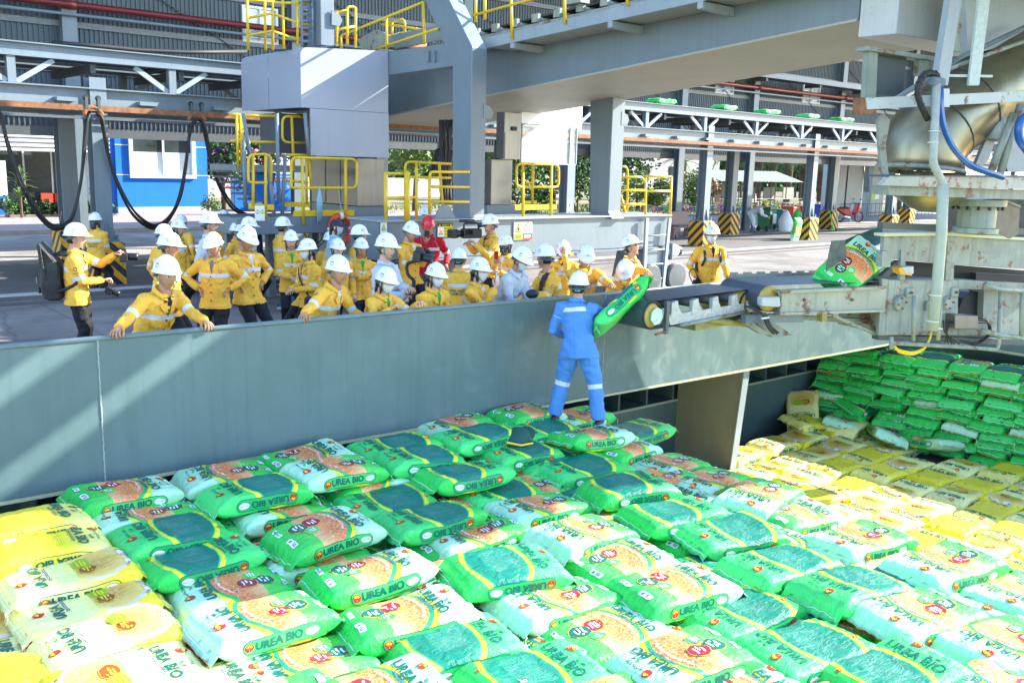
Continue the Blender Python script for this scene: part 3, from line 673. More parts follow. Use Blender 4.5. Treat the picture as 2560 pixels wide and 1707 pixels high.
# ---------------------------------------------------------------- operator cab hood
ch = empty('operator_cab', (9.1, 17, 2.6), 'pale grey sheet-metal operator cab hood hung beside the portal leg', 'cab')
HOOD = mat('cab sheet', (0.32, 0.36, 0.44), 0.40, var=0.04, scale=0.8, streak=0.06, bump=0.03, bscale=3)
zT, zM, zL = at_y(750, 117, YC).z, at_y(755, 269, YC).z, at_y(970, 395, YC).z
ztR = at_y(970, 128, YC).z
r_ = 0.14
prof = [(XL, zM)] + [(XL + r_ - r_ * cos(t), zT - r_ + r_ * sin(t)) for t in [pi / 2 * k / 6 for k in range(7)]] + [(X1 + 0.006, ztR), (X1 + 0.006, zM)]
front = MB().prism([(x, YC, z) for x, z in prof], (0, 0.03, 0)); bld('front_panel', front, HOOD, ch)
ym = YC + (YB - YC) * 0.52
for (a_, b_) in ((YC + 0.032, ym - 0.006), (ym + 0.006, YB)):
    mb = MB(); pr = prof[:8] + [(X1, ztR)]
    vs = [(x, a_, z) for x, z in pr] + [(x, b_, z) for x, z in pr]; n_ = len(pr)
    mb.add(vs, [(i, i + 1, i + 1 + n_, i + n_) for i in range(n_ - 1)]); bld('side_panel', mb, HOOD, ch)
xp = at_y(775, 330, YC).x
bld('lower_panel', MB().box(((xp + X1) / 2, YC - 0.012, (zM + zL) / 2 - 0.004), (X1 - xp, 0.03, zM - zL - 0.012)), HOOD, ch)
bld('floor_soffit', MB().box(((XL + X1) / 2, (YC + YB) / 2 + 0.05, zM + 0.03), (X1 - XL - 0.02, YB - YC - 0.15, 0.03)), STEEL_D, ch)
d0, d1 = at_y(695, 283, YC + 1.2), at_y(772, 385, YC + 1.2)
bld('rear_box', MB().box(((d0.x + d1.x) / 2, YC + 1.6, (d0.z + d1.z) / 2), (d1.x - d0.x, 0.8, d0.z - d1.z)), mat('dark box paint', (0.08, 0.09, 0.11), 0.5), ch)

# stair tower and service deck under the cab
st = empty('service_stairs', (8, 16, 0), 'grey stairs and deck with posts under the operator cab', 'stairs')
for (xa, ya_, xb_, yb_) in ((607, 285, 640, 455), (692, 283, 697, 505), (762, 283, 772, 390), (670, 389, 688, 570), (713, 389, 705, 545), (610, 350, 613, 520)):
    bld('post', MB().tube([at_y(xa, ya_, YC - 0.1), at_y(xb_, yb_, YC - 0.1)], 0.035, 8), STEEL, st, smooth=True)
a_, b_ = at_y(590, 412, YC + 0.6), at_y(775, 432, YC + 0.6)
bld('landing', MB().box(((a_.x + b_.x) / 2, YC + 1.2, (a_.z + b_.z) / 2), (b_.x - a_.x, 1.2, a_.z - b_.z)), STEEL, st)
a_, b_ = at_y(590, 545, YC - 0.4), at_y(890, 580, YC - 0.4)
bld('deck', MB().box(((a_.x + b_.x) / 2, YC + 0.2, (a_.z + b_.z) / 2), (b_.x - a_.x, 1.2, a_.z - b_.z)), STEEL, st, bevel=0.01)
for x_ in (0.2, 1.0, 1.9): bld('deck_leg', MB().box((a_.x + x_, YC + 0.4, b_.z / 2), (0.14, 0.14, b_.z)), STEEL, st)
for k in range(9):
    t_ = k / 8; z_ = (1 - t_) * (at_y(640, 430, YC).z) + t_ * at_y(640, 545, YC).z
    bld('tread', MB().box((a_.x + 0.1 + 0.9 * t_, YC + 0.5, z_), (0.22, 0.6, 0.03)), STEEL_D, st)
bld('hopper', MB().prism(pxs([(632, 432), (690, 432), (678, 500), (650, 505)], PY(YC + 0.9)), (0, 0.5, 0)), BLUEW, st)

# stainless drive cabinets
def cab_box(name, fx0, fy0, fx1, fy1, Y, sx, label, extra=None):
    a, b = at_y(fx0, fy0, Y), at_y(fx1, fy1, Y); yb_ = at_x(sx, (fy0 + fy1) / 2, a.x).y
    e = empty(name, ((a.x + b.x) / 2, (Y + yb_) / 2, b.z), label, 'cabinet')
    bld('body', MB().box(((a.x + b.x) / 2, (Y + yb_) / 2, (a.z + b.z) / 2), (b.x - a.x, yb_ - Y, a.z - b.z)), STAINLESS, e, bevel=0.008)
    return e, a, b, yb_
e, a, b, yb_ = cab_box('drive_cabinet', 893, 396, 962, 515, YC - 0.05, 778, 'large stainless cabinet under the white cab panel, lifebuoy before it')
for t_ in (0.33, 0.66): bld('door_gap', MB().box((a.x - 0.004, YC + (yb_ - YC) * t_, (a.z + b.z) / 2), (0.008, 0.012, a.z - b.z - 0.05)), DARK, e)
bld('base', MB().box(((a.x + b.x) / 2 + 0.05, (YC + yb_) / 2, b.z - 0.16), (b.x - a.x + 0.1, yb_ - YC, 0.3)), STEEL, e)
bld('pedestal', MB().box(((a.x + b.x) / 2 + 0.1, (YC + yb_) / 2, (b.z - 0.31) / 2), (b.x - a.x + 0.25, yb_ - YC, b.z - 0.31)), STEEL, e)
e, a, b, yb_ = cab_box('control_cabinet', 1229, 398, 1279, 512, YG + 1.3, 1211, 'tall stainless control cabinet beside the portal leg')
bld('base', MB().box(((a.x + b.x) / 2, YG + 1.5, (b.z + ZS1) / 2), (b.x - a.x + 0.4, 0.7, b.z - ZS1)), STEEL, e)
e2, a, b, yb_ = cab_box('junction_box', 1262, 280, 1300, 398, YG + 1.1, 1240, 'stainless box with sloped cap and small display on the control cabinet')
bld('door', MB().box(((a.x + b.x) / 2, YG + 1.09, (a.z + b.z) / 2 - 0.2), (b.x - a.x - 0.02, 0.02, 0.5)), STAINLESS, e2)
bld('display', MB().box((at_y(1285, 322, YG + 1.09).x, YG + 1.08, at_y(1285, 322, YG + 1.09).z), (0.12, 0.02, 0.08)), BLACK, e2)
bld('mast', MB().box((a.x - 0.15, YG + 1.9, 2.9), (0.2, 0.2, 2.6)), STEEL_D, e2)
# white hood and clear screen behind the second leg
a, b = at_y(1305, 235, YG + 2.6), at_y(1455, 325, YG + 2.6)
bld('machine_hood', MB().box(((a.x + b.x) / 2, YG + 3.0, (a.z + b.z) / 2 + 0.25), (b.x - a.x, 0.8, a.z - b.z + 0.5)), mat('white hood sheet', (0.72, 0.74, 0.76), 0.4, var=0.02), None, 'plain white machine hood hanging under the boom between the legs', 'hood', bevel=0.01)
cs = empty('clear_screen', at_y(1370, 410, YG + 2.0), 'scratched clear plastic screen below the white hood', 'screen')
a, b = at_y(1304, 310, YG + 2.0), at_y(1438, 412, YG + 2.0)
gm = bpy.data.materials.new('clear plastic'); gm.use_nodes = True
_N, _L = gm.node_tree.nodes, gm.node_tree.links
_t = _N.new('ShaderNodeBsdfTransparent'); _mx = _N.new('ShaderNodeMixShader'); _mx.inputs[0].default_value = 0.28
_b = _N['Principled BSDF']; _b.inputs['Base Color'].default_value = (0.75, 0.8, 0.85, 1); _b.inputs['Roughness'].default_value = 0.15
_L.new(_t.outputs[0], _mx.inputs[1]); _L.new(_b.outputs[0], _mx.inputs[2]); _L.new(_mx.outputs[0], _N['Material Output'].inputs[0])
bld('pane', MB().box(((a.x + b.x) / 2, YG + 2.0, (a.z + b.z) / 2), (b.x - a.x, 0.01, a.z - b.z)), gm, cs)
mb = MB(); fr_ = 0.025
for (cx_, cz_, w_, h_) in (((a.x + b.x) / 2, a.z, b.x - a.x, fr_), ((a.x + b.x) / 2, b.z, b.x - a.x, fr_), (a.x, (a.z + b.z) / 2, fr_, a.z - b.z - fr_), (b.x, (a.z + b.z) / 2, fr_, a.z - b.z - fr_), (b.x - 0.2, (a.z + b.z) / 2, 0.015, a.z - b.z - fr_)):
    mb.box((cx_, YG + 1.985, cz_), (w_, 0.03, h_))
bld('frame', mb, STEEL_L, cs)
# dark cable bundle and drive gear hanging between the legs
cbn = empty('cable_bundle', (10.9, YG + 2, 1.6), 'mass of black cables hanging behind the portal leg', 'cable bundle')
for k in range(9):
    x_ = 1102 + k * 4.0
    pts = [at_y(x_ + random.uniform(-4, 4), y_, YG + 2.2 + 0.05 * k) for y_ in range(300, 545, 35)]
    bld('cable', MB().tube(pts, 0.035, 6), BLACK, cbn, smooth=True)
bld('gear_motor', MB().lathe([(0.1, 0), (0.22, 0.02), (0.22, 0.5), (0.15, 0.55), (0.12, 0.8)], at_y(1100, 440, YG + 2.6), axis=(0.3, 0, 1), n=14), BLACK, cbn)

# ---------------------------------------------------------------- yellow railings
def bez(pts, r=0.06):
    out = []
    P = [Vector(p) for p in pts]
    for i, p in enumerate(P):
        if i == 0 or i == len(P) - 1: out.append(p); continue
        a, b = P[i - 1] - p, P[i + 1] - p
        ra = min(r, a.length / 2.1, b.length / 2.1); a.normalize(); b.normalize()
        for t in (0, .25, .5, .75, 1): out.append((p + a * ra) * (1 - t) ** 2 + p * 2 * t * (1 - t) + (p + b * ra) * t * t)
    return out
def railing(label, plane_, rails=(), posts=(), boards=(), r=0.024, m=None, rr=0.12, name='safety_railing'):
    first = (list(posts) or list(rails))[0]
    e = empty(name, at_pl(first[-1][0], first[-1][1], plane_), label, 'railing', 'yellow safety railings')
    m = m or YELLOW
    for L_ in rails: bld('rail', MB().tube(bez(pxs(L_, plane_), rr), r, 8), m, e, smooth=True)
    for L_ in posts: bld('post', MB().tube(pxs(L_, plane_), r * 1.1, 8), m, e, smooth=True)
    for L_ in boards: bld('toe_board', px_slab(L_, plane_, 0.012), m, e)
    return e
YD = YC - 0.42
railing('yellow railing with rounded corners above the lifebuoy', PY(YD), [[(742, 470), (728, 470), (728, 394), (892, 398), (892, 470), (742, 470)]], [[(755, 395), (759, 562)], [(864, 398), (864, 560)]], [[(735, 527), (886, 525), (886, 540), (732, 541)]], r=0.026)
railing('narrow yellow railing loop beside the man in navy polo', PY(YD), [[(634, 457), (621, 455), (621, 386), (678, 386), (678, 455)], [(630, 457), (668, 457)]], [[(633, 387), (633, 514)], [(664, 387), (664, 546)]], [[(622, 508), (685, 512), (685, 526), (622, 522)]])
railing('yellow landing loop under the cab hood in front of dark box', PY(YC + 0.4), [[(772, 358), (706, 356), (706, 291), (771, 293)]], [[(729, 292), (735, 425)]], [])
railing('tall yellow gate posts left of the cab stairs', PY(YC + 0.3), [[(573, 287), (600, 286), (606, 300), (606, 350), (576, 354)], [(608, 289), (692, 291)], [(618, 355), (692, 356)]], [[(591, 288), (596, 424)], [(601, 288), (604, 408)]], [])
railing('yellow inner railing on the stair deck', PY(YC + 0.1), [[(714, 388), (777, 388)], [(712, 452), (770, 456)]], [[(766, 388), (767, 510)], [(772, 395), (778, 474)]], [[(711, 505), (776, 506), (776, 518), (711, 517)]])
railing('yellow ladder-side railing left of the portal leg', PY(YG - 0.02), [[(962, 434), (1024, 434)], [(962, 496), (1042, 493)]], [[(963, 432), (964, 552)], [(1041, 420), (1041, 552)]], [])
railing('thick yellow swing-gate post by the portal leg', PY(YG - 0.06), [[(1014, 434), (1018, 434)]], [[(1017, 431), (1017, 555)]], [], r=0.045)
railing('yellow back railing behind the portal leg', PY(YG + 0.95), [[(1013, 440), (1013, 404), (1128, 410)], [(1020, 443), (1128, 445)]], [[(1041, 405), (1041, 530)], [(1098, 408), (1108, 535)]], [])
railing('three yellow bars clamped to the portal leg', PY(YG - 0.04), [[(1074, 445), (1076, 430), (1173, 430)], [(1076, 467), (1173, 468)], [(1076, 504), (1173, 505)]], [[(1074, 440), (1074, 536)]], [], rr=0.08)
railing('rounded yellow railing below the clear plastic screen', PY(YG + 0.25), [[(1310, 468), (1291, 466), (1291, 409), (1397, 412), (1397, 468), (1310, 468)]], [[(1307, 410), (1308, 543)], [(1379, 411), (1377, 541)]], [[(1288, 512), (1391, 511), (1391, 524), (1288, 525)]])
railing('yellow loop on the far side of the sill deck', PY(YG + 0.9), [[(1333, 412), (1333, 458), (1312, 458)]], [[(1331, 412), (1331, 510)]], [[(1310, 502), (1342, 502), (1342, 510), (1310, 510)]])
railing('yellow end-deck railing right of the second leg', PY(YG + 0.1), [[(1550, 443), (1604, 443), (1614, 455)], [(1550, 476), (1612, 476)], [(1550, 511), (1612, 511)], [(1614, 441), (1680, 442), (1677, 470)], [(1614, 478), (1676, 478)]], [[(1614, 445), (1614, 545)], [(1679, 442), (1675, 545)]], [], rr=0.05)
railing('small yellow hoop beside the second portal leg', PY(YG + 0.8), [[(1552, 416), (1566, 418), (1569, 428), (1568, 540)]], [[(1552, 490), (1566, 540)]], [], rr=0.06)
# upper railings round the cab roof and boom walkway
railing('yellow ladder cage rising above the cab roof', PY(YC + 0.5), [[(617, 2), (662, 3), (700, 8), (782, 8)], [(617, 46), (680, 34), (745, 58), (780, 66)], [(617, 90), (680, 78), (745, 100)]], [[(617, -30), (621, 126)], [(661, -30), (664, 126)], [(682, -30), (682, 126)], [(707, 0), (709, 122)], [(743, 0), (744, 115)]], [], rr=0.03)
railing('grey ladder inside the yellow cage', PY(YC + 0.45), [[(753, 2 + 17 * k), (780, 2 + 17 * k)] for k in range(7)], [[(753, -30), (755, 118)], [(780, -30), (782, 116)]], [], m=STEEL, name='access_ladder')
railing('yellow sloped stair railing over the cab roof', PX(X1 - 0.05), [[(853, 122), (852, 90), (1058, 6)], [(935, 125), (1095, 72)]], [[(1058, 4), (1061, 112)], [(966, 45), (967, 126)]], [], rr=0.06)
railing('yellow hoop railing on the cab roof', PY(YC + 0.3), [[(838, 32), (868, 26), (870, 18), (888, 18), (890, 32)], [(838, 76), (890, 66)]], [[(868, 20), (868, 112)], [(889, 20), (889, 120)], [(842, 30), (842, 116)]], [], rr=0.05)
railing('far yellow loop beside the feed conveyor', PX(10.75), [[(955, 62), (1005, 48), (1012, 55), (1012, 82)], [(955, 62), (1000, 66), (1092, 82)]], [[(980, 56), (980, 90)], [(1040, 70), (1043, 92)]], [], rr=0.06)
railing('yellow railing along the boom walkway', PX(XW - 0.03), [[(1180, 40), (1320, 2), (1500, -48)]], [[(1189, -20), (1189, 56)], [(1212, -30), (1212, 50)], [(1277, -20), (1280, 98)], [(1410, -40), (1412, 60)], [(1567, -60), (1569, 15)]], [], rr=0.05)
# ladder on the end of the sill beam
ld = empty('end_ladder', at_y(1640, 735, YG - 0.06), 'grey welded ladder on the end of the sill beam', 'ladder')
for x_ in ((1617, 1608), (1674, 1655)):
    bld('stile', MB().bar(at_y(x_[0], 545, YG - 0.1), at_y(x_[1], 738, YG - 0.1), 0.05, 0.08, up=(1, 0, 0)), STEEL_L, ld)
for k in range(5):
    y_ = 590 + 36 * k; bld('rung', MB().tube([at_y(1614 - (y_ - 545) * 0.045, y_, YG - 0.1), at_y(1671 - (y_ - 545) * 0.09, y_ - 3, YG - 0.1)], 0.016, 6), STEEL_L, ld, smooth=True)

# ---------------------------------------------------------------- warning signs on the sill beam
SG = {'w': flat('sign white', (0.78, 0.8, 0.78)), 'y': flat('sign yellow', (0.72, 0.62, 0.02)), 'k': flat('sign black', (0.02, 0.02, 0.02)), 'g': flat('sign green', (0.40, 0.62, 0.04)), 'r': flat('sign red', (0.62, 0.05, 0.04))}
def sign_thing(name, px0, py0, px1, py1, Y, label, base='w'):
    a, b = at_y(px0, py0, Y), at_y(px1, py1, Y); w, h = b.x - a.x, a.z - b.z
    e = empty(name, ((a.x + b.x) / 2, Y, b.z), label, 'sign')
    bld('plate', MB().box(((a.x + b.x) / 2, Y, (a.z + b.z) / 2), (w, 0.008, h)), SG[base], e)
    def P(u, v, lay): return Vector((a.x + u * w, Y - 0.005 - 0.0012 * lay, b.z + v * h))
    def poly(uv, c, lay=1, nm='symbol'): return bld(nm, MB().add([P(u, v, lay) for u, v in uv], [tuple(range(len(uv)))]), SG[c], e)
    def word(s, u, v, size, c, lay=2, bold=0.006):
        vs, fs = text2d(s, 1.0, 0.02); k = size * h
        bld('lettering', MB().add([P(u + x * k / w, v + y * k / h, lay) for x, y in vs], fs), SG[c], e)
    return e, poly, word, w / h
e, poly, word, ar = sign_thing('hazard_sign', 951, 556, 967, 585, YG - 0.02, 'small white sign with green hazard triangle at the sill end')
poly([(0.1, 0.3), (0.9, 0.3), (0.5, 0.85)], 'k'); poly([(0.18, 0.34), (0.82, 0.34), (0.5, 0.78)], 'g', 2)
e, poly, word, ar = sign_thing('caution_sign', 1094, 559, 1131, 591, YG - 0.02, 'yellow and black caution sign about climbing the ladder', 'y')
poly([(0, 0.76), (1, 0.76), (1, 1), (0, 1)], 'k'); poly([(0.0, 0.0), (0.42, 0.0), (0.42, 0.74), (0, 0.74)], 'w'); poly([(0.06, 0.15), (0.37, 0.15), (0.21, 0.52)], 'k', 2); poly([(0.10, 0.19), (0.33, 0.19), (0.21, 0.46)], 'y', 3)
word('CHÚ Ý', 0.5, 0.86, 0.2, 'y'); word('LÊN XUỐNG', 0.71, 0.6, 0.15, 'k'); word('CẦU THANG', 0.71, 0.38, 0.15, 'k'); word('CẨN THẬN', 0.71, 0.16, 0.15, 'k')
for u in (0.13, 0.87): poly([(u - 0.08, 0.79), (u + 0.08, 0.79), (u, 0.97)], 'y', 2)
e, poly, word, ar = sign_thing('safety_sign', 1285, 555, 1329, 598, YG - 0.02, 'double safety sign with warning triangle and red prohibition circle')
poly([(0.0, 0.0), (0.48, 0.0), (0.48, 0.32), (0, 0.32)], 'g'); poly([(0.5, 0.0), (1, 0.0), (1, 0.35), (0.5, 0.35)], 'r')
poly([(0.06, 0.42), (0.42, 0.42), (0.24, 0.92)], 'k'); poly([(0.11, 0.46), (0.37, 0.46), (0.24, 0.84)], 'g', 2); poly([(0.2, 0.5), (0.3, 0.52), (0.26, 0.7), (0.2, 0.68)], 'k', 3)
ring = [(0.75 + 0.2 * cos(t) , 0.68 + 0.2 * ar * sin(t)) for t in [2 * pi * k / 24 for k in range(24)]]; poly(ring, 'r', 1)
poly([(0.75 + 0.16 * cos(t), 0.68 + 0.16 * ar * sin(t)) for t in [2 * pi * k / 24 for k in range(24)]], 'w', 2); poly([(0.62, 0.80), (0.65, 0.84), (0.88, 0.56), (0.85, 0.52)], 'r', 3)

for u, w_, c_ in ((0.24, 0.17, 'k'), (0.75, 0.19, 'w')):
    for v in (0.08, 0.15, 0.22): poly([(u - w_, v), (u + w_ * (0.7 if v < 0.1 else 1), v), (u + w_ * (0.7 if v < 0.1 else 1), v + 0.035), (u - w_, v + 0.035)], c_, 2, 'small_print')
e, poly, word, ar = sign_thing('foot_sign', 637, 515, 662, 552, YD - 0.05, 'white sign with two green footprints circles on the railing')
for u in (0.27, 0.75):
    poly([(u + 0.2 * cos(t), 0.6 + 0.2 * ar * sin(t)) for t in [2 * pi * k / 16 for k in range(16)]], 'k', 1); poly([(u + 0.17 * cos(t), 0.6 + 0.17 * ar * sin(t)) for t in [2 * pi * k / 16 for k in range(16)]], 'w', 2); poly([(u - 0.07, 0.5), (u + 0.07, 0.5), (u + 0.05, 0.72), (u - 0.05, 0.72)], 'g', 3)
e, poly, word, ar = sign_thing('pillar_notice', 1420, 500, 1428, 527, 18.9, 'small white notice on the slim gallery pillar')
poly([(0.2, 0.4), (0.8, 0.4), (0.5, 0.8)], 'k')
# cable coil hanging under the deck, rope, lifebuoy
def torus(mb, c, R, r, ax, n=32, k=10, squash=1.0):
    ax = Vector(ax).normalized(); u = ax.orthogonal().normalized(); v = ax.cross(u); vs = []; fs = []
    for i in range(n):
        t = 2 * pi * i / n; d = u * cos(t) + v * sin(t)
        for j in range(k):
            s = 2 * pi * j / k; vs.append(Vector(c) + d * (R + r * cos(s)) + ax * (r * squash * sin(s)))
    for i in range(n):
        for j in range(k): fs.append((i * k + j, ((i + 1) % n) * k + j, ((i + 1) % n) * k + (j + 1) % k, i * k + (j + 1) % k))
    return mb.add(vs, fs)
LB = at_y(853, 572, YD - 0.08)
lb = empty('lifebuoy', LB, 'orange-red lifebuoy with white bands hanging on the railing', 'lifebuoy')
bld('ring', torus(MB(), LB, 0.235, 0.065, (0.15, -1, 0.1)), mat('lifebuoy orange', (0.62, 0.075, 0.02), 0.55, var=0.1, scale=6), lb, smooth=True)
for t in (pi / 2, 0, pi, -pi / 2):
    d = Vector((cos(t), 0.15 * cos(t), sin(t))); c = LB + d * 0.235; tt = Vector((-sin(t), 0, cos(t)))
    bld('band', MB().tube([c - tt * 0.03, c + tt * 0.03], 0.069, 12), WHITE, lb, smooth=True)
bld('rope', MB().tube([LB + Vector((0, -0.02, 0.29)), at_y(846, 470, YD)], 0.008, 5), STEEL_L, lb)
rb = empty('rope_hank', at_y(797, 560, YD - 0.06), 'hank of pale blue rope hanging from the railing', 'rope')
for k in range(10):
    x_ = 793 + k * 1.3
    bld('strand', MB().tube([at_y(798, 468, YD - 0.05), at_y(x_, 500, YD - 0.06 - 0.004 * k), at_y(x_ + random.uniform(-1, 1), 552 + random.uniform(-8, 10), YD - 0.06)], 0.011, 5), flat('blue rope', (0.25, 0.42, 0.52)), rb, smooth=True)
cc = empty('cable_coil', at_y(780, 610, YC - 0.1), 'loose coil of black cable hanging under the deck', 'cable')
for k in range(5): bld('loop', torus(MB(), at_y(780 + 5 * k, 588 + 4 * (k % 3), YC - 0.1 + 0.02 * k), 0.12 + 0.02 * (k % 3), 0.008, (0.2 * k - 0.4, -1, 0.1), n=24, k=5), BLACK, cc, smooth=True)
# ================================================================= LOADER HEAD: slewing conveyor over the hold
MA = -17.0
MP = plane((9.9, 6.58, 0), MA)
def mpo(o): return (MP[0] + MP[1] * o, MP[1])
MD = Vector((cos(RD(MA)), sin(RD(MA)), 0))
BELT = mat('conveyor belt', (0.055, 0.075, 0.095), 0.42, var=0.18, scale=3, spec=0.5)
hd = empty('loading_machine', at_pl(2300, 838, MP), 'weathered cream loader head with turret, channels and hub covers', 'loader head')
def part(name, pts, off=0.0, t=0.1, m=CREAM, par=hd, bevel=0.0): return bld(name, px_slab(pts, mpo(off), t), m, par, bevel=bevel)
part('main_box', [(2222, 700), (2396, 700), (2396, 838), (2214, 838)], 0, 0.9, bevel=0.008)
part('side_flange', [(2206, 697), (2222, 699), (2214, 838), (2196, 838)], 0.01, 0.05)
for (x, y, r_) in ((2248, 757, 0.10), (2366, 757, 0.09)):
    c = at_pl(x, y, mpo(-0.005)); o = bld('hub_cover', MB().lathe([(r_ * 1.08, 0), (r_, 0.035), (r_ * 0.9, 0.05)], c, axis=-MP[1], n=24), CREAM, hd)
    for k in range(4): bld('bolt', MB().lathe([(0.014, 0), (0.014, 0.02)], c - MP[1] * 0.048 + MD * (0.07 * cos(k * pi / 2 + .2)) + Vector((0, 0, 0.07 * sin(k * pi / 2 + .2))), axis=-MP[1], n=6), RUST, o)
for (x, y) in ((2273, 731), (2386, 730), (2322, 764)):
    c = at_pl(x, y, mpo(-0.012)); bld('bearing_plate', MB().box(c, (0.13, 0.05, 0.13), rz=RD(MA)), CREAM, hd, bevel=0.01); bld('bolt', MB().lathe([(0.02, 0), (0.02, 0.03)], c - MP[1] * 0.03, axis=-MP[1], n=6), RUST, hd)
part('right_box', [(2460, 720), (2560, 728), (2640, 735), (2640, 850), (2560, 842), (2456, 838)], 0.25, 0.25)
part('window_head', [(2396, 700), (2640, 712), (2640, 730), (2396, 722)], 0.02, 0.3)
part('window_sill', [(2396, 800), (2470, 800), (2470, 838), (2396, 838)], 0.02, 0.3)
part('inner_drum', [(2398, 770), (2408, 745), (2430, 732), (2458, 727), (2460, 800), (2398, 800)], 0.35, 0.4, BLACK)
jb = part('junction_box', [(2388, 787), (2446, 789), (2446, 825), (2388, 822)], -0.16, 0.15, STAINLESS, bevel=0.008)
for k in range(5):
    p = [at_pl(2390 - 8 * k, 800, mpo(-0.1)), at_pl(2372 - 3 * k, 812 + 5 * k, mpo(-0.12)), at_pl(2365 + 2 * k, 840, mpo(-0.1)), at_pl(2362 + 9 * k, 860 + 3 * (k % 2), mpo(-0.05))]
    bld('cable', MB().tube(bez(p, 0.08), 0.009, 5), BLACK, hd, smooth=True)
for k in range(3):
    p = [at_pl(2446, 795 + 6 * k, mpo(-0.1)), at_pl(2468 + 4 * k, 800 + 4 * k, mpo(-0.14)), at_pl(2474 + 3 * k, 835, mpo(-0.1)), at_pl(2440, 858 + 4 * k, mpo(-0.06)), at_pl(2400, 850, mpo(-0.06))]
    bld('cable', MB().tube(bez(p, 0.1), 0.008, 5), BLACK, hd, smooth=True)
part('bottom_beam', [(2196, 838), (2640, 852), (2640, 866), (2196, 850)], 0.05, 0.12, STEEL_D)
# pipe rails below and handrail hoops at the side
pr_ = empty('pipe_guard', at_pl(2230, 872, mpo(-0.2)), 'bent cream pipe guard rail under the loader head', 'guard rail')
for L_ in ([(2228, 842), (2229, 872)], [(2231, 857), (2420, 868), (2492, 874), (2497, 860), (2502, 726)], [(2285, 740), (2283, 852)], [(2345, 850), (2352, 745)]):
    bld('pipe', MB().tube(bez(pxs(L_, mpo(-0.2)), 0.06), 0.028, 8), CREAM, pr_, smooth=True)
for L_ in ([(2463, 710), (2490, 722), (2580, 730)], [(2456, 826), (2500, 838), (2580, 848)], [(2556, 728), (2553, 846)]):
    bld('hoop', MB().tube(bez(pxs(L_, mpo(-0.25)), 0.08), 0.034, 8), CREAM, pr_, smooth=True)
yh = MB(); YH = mat('yellow hose', (0.72, 0.55, 0.03), 0.4)
for k in range(3): yh.tube(bez(pxs([(2233 + 2 * k, 862), (2245, 874 + 3 * k), (2280, 882 + 3 * k), (2310, 872 + 2 * k), (2326, 845), (2328, 828)], mpo(-0.1 + 0.02 * k)), 0.1), 0.014, 6)
bld('yellow_hose', yh, YH, None, 'yellow hoses looping below the loader head', 'hose', smooth=True)
# deep channel girder with the belt trough above
part('channel_girder', [(2210, 590), (2364, 588), (2560, 600), (2660, 606), (2660, 680), (2560, 672), (2372, 662), (2230, 648), (2208, 640)], 0.0, 0.06)
part('channel_lip', [(2208, 584), (2364, 582), (2560, 594), (2660, 600), (2660, 608), (2560, 601), (2364, 589), (2208, 591)], -0.06, 0.16, mat('pale lip paint', (0.60, 0.62, 0.40), 0.5, var=0.1))
part('trough_wall', [(2185, 568), (2209, 561), (2343, 560), (2480, 566), (2480, 592), (2343, 588), (2209, 588)], 0.75, 0.04, WHITEP)
part('trough_wall', [(2343, 563), (2470, 560), (2466, 588), (2343, 586)], 0.70, 0.03, WHITEP)
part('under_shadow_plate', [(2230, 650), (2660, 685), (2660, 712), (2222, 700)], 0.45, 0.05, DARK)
part('drag_chain', [(2440, 682), (2640, 694), (2640, 712), (2440, 700)], 0.2, 0.1, BLACK)
part('guide_roller', [(2206, 628), (2228, 628), (2226, 668), (2204, 668)], -0.1, 0.1, CREAM)
part('post', [(2253, 624), (2265, 624), (2262, 700), (2250, 700)], -0.02, 0.05)
part('post', [(2370, 605), (2388, 605), (2384, 700), (2364, 700)], -0.05, 0.05)
sb = part('sensor_box', [(2258, 668), (2284, 666), (2284, 684), (2258, 688)], -0.12, 0.12, WHITEP); part('sensor_cap', [(2247, 670), (2258, 668), (2262, 682), (2280, 684), (2280, 690), (2250, 684)], -0.14, 0.12, mat('orange housing', (0.65, 0.32, 0.02), 0.5))
# rubber chute flaps where the bags come down
RUB = mat('green stained rubber', (0.03, 0.12, 0.085), 0.55, var=0.5, scale=6)
fl_ = part('rubber_flap', [(2080, 602), (2113, 600), (2116, 645), (2066, 676), (2068, 660)], 0.25, 0.015, mat('grey rubber', (0.10, 0.12, 0.11), 0.6, var=0.4, scale=8))
vs = []; A = [(2110, 601), (2140, 588), (2175, 575), (2206, 566)]; Bq = [(2116, 652), (2146, 636), (2178, 620), (2206, 606)]
mb = MB(); n_ = 4
for i in range(4):
    for j in range(5):
        t = j / 4; x = A[i][0] * (1 - t) + Bq[i][0] * t; y = A[i][1] * (1 - t) + Bq[i][1] * t; vs.append(at_pl(x, y, mpo(0.75 - 0.35 * t ** 1.5)))
mb.add(vs, [(i * 5 + j, (i + 1) * 5 + j, (i + 1) * 5 + j + 1, i * 5 + j + 1) for i in range(3) for j in range(4)]); bld('chute_rubber', mb, RUB, hd, smooth=True)
part('slide_plate', [(2150, 700), (2204, 690), (2240, 655), (2250, 665), (2205, 707), (2160, 712)], 0.25, 0.4, STEEL_D)
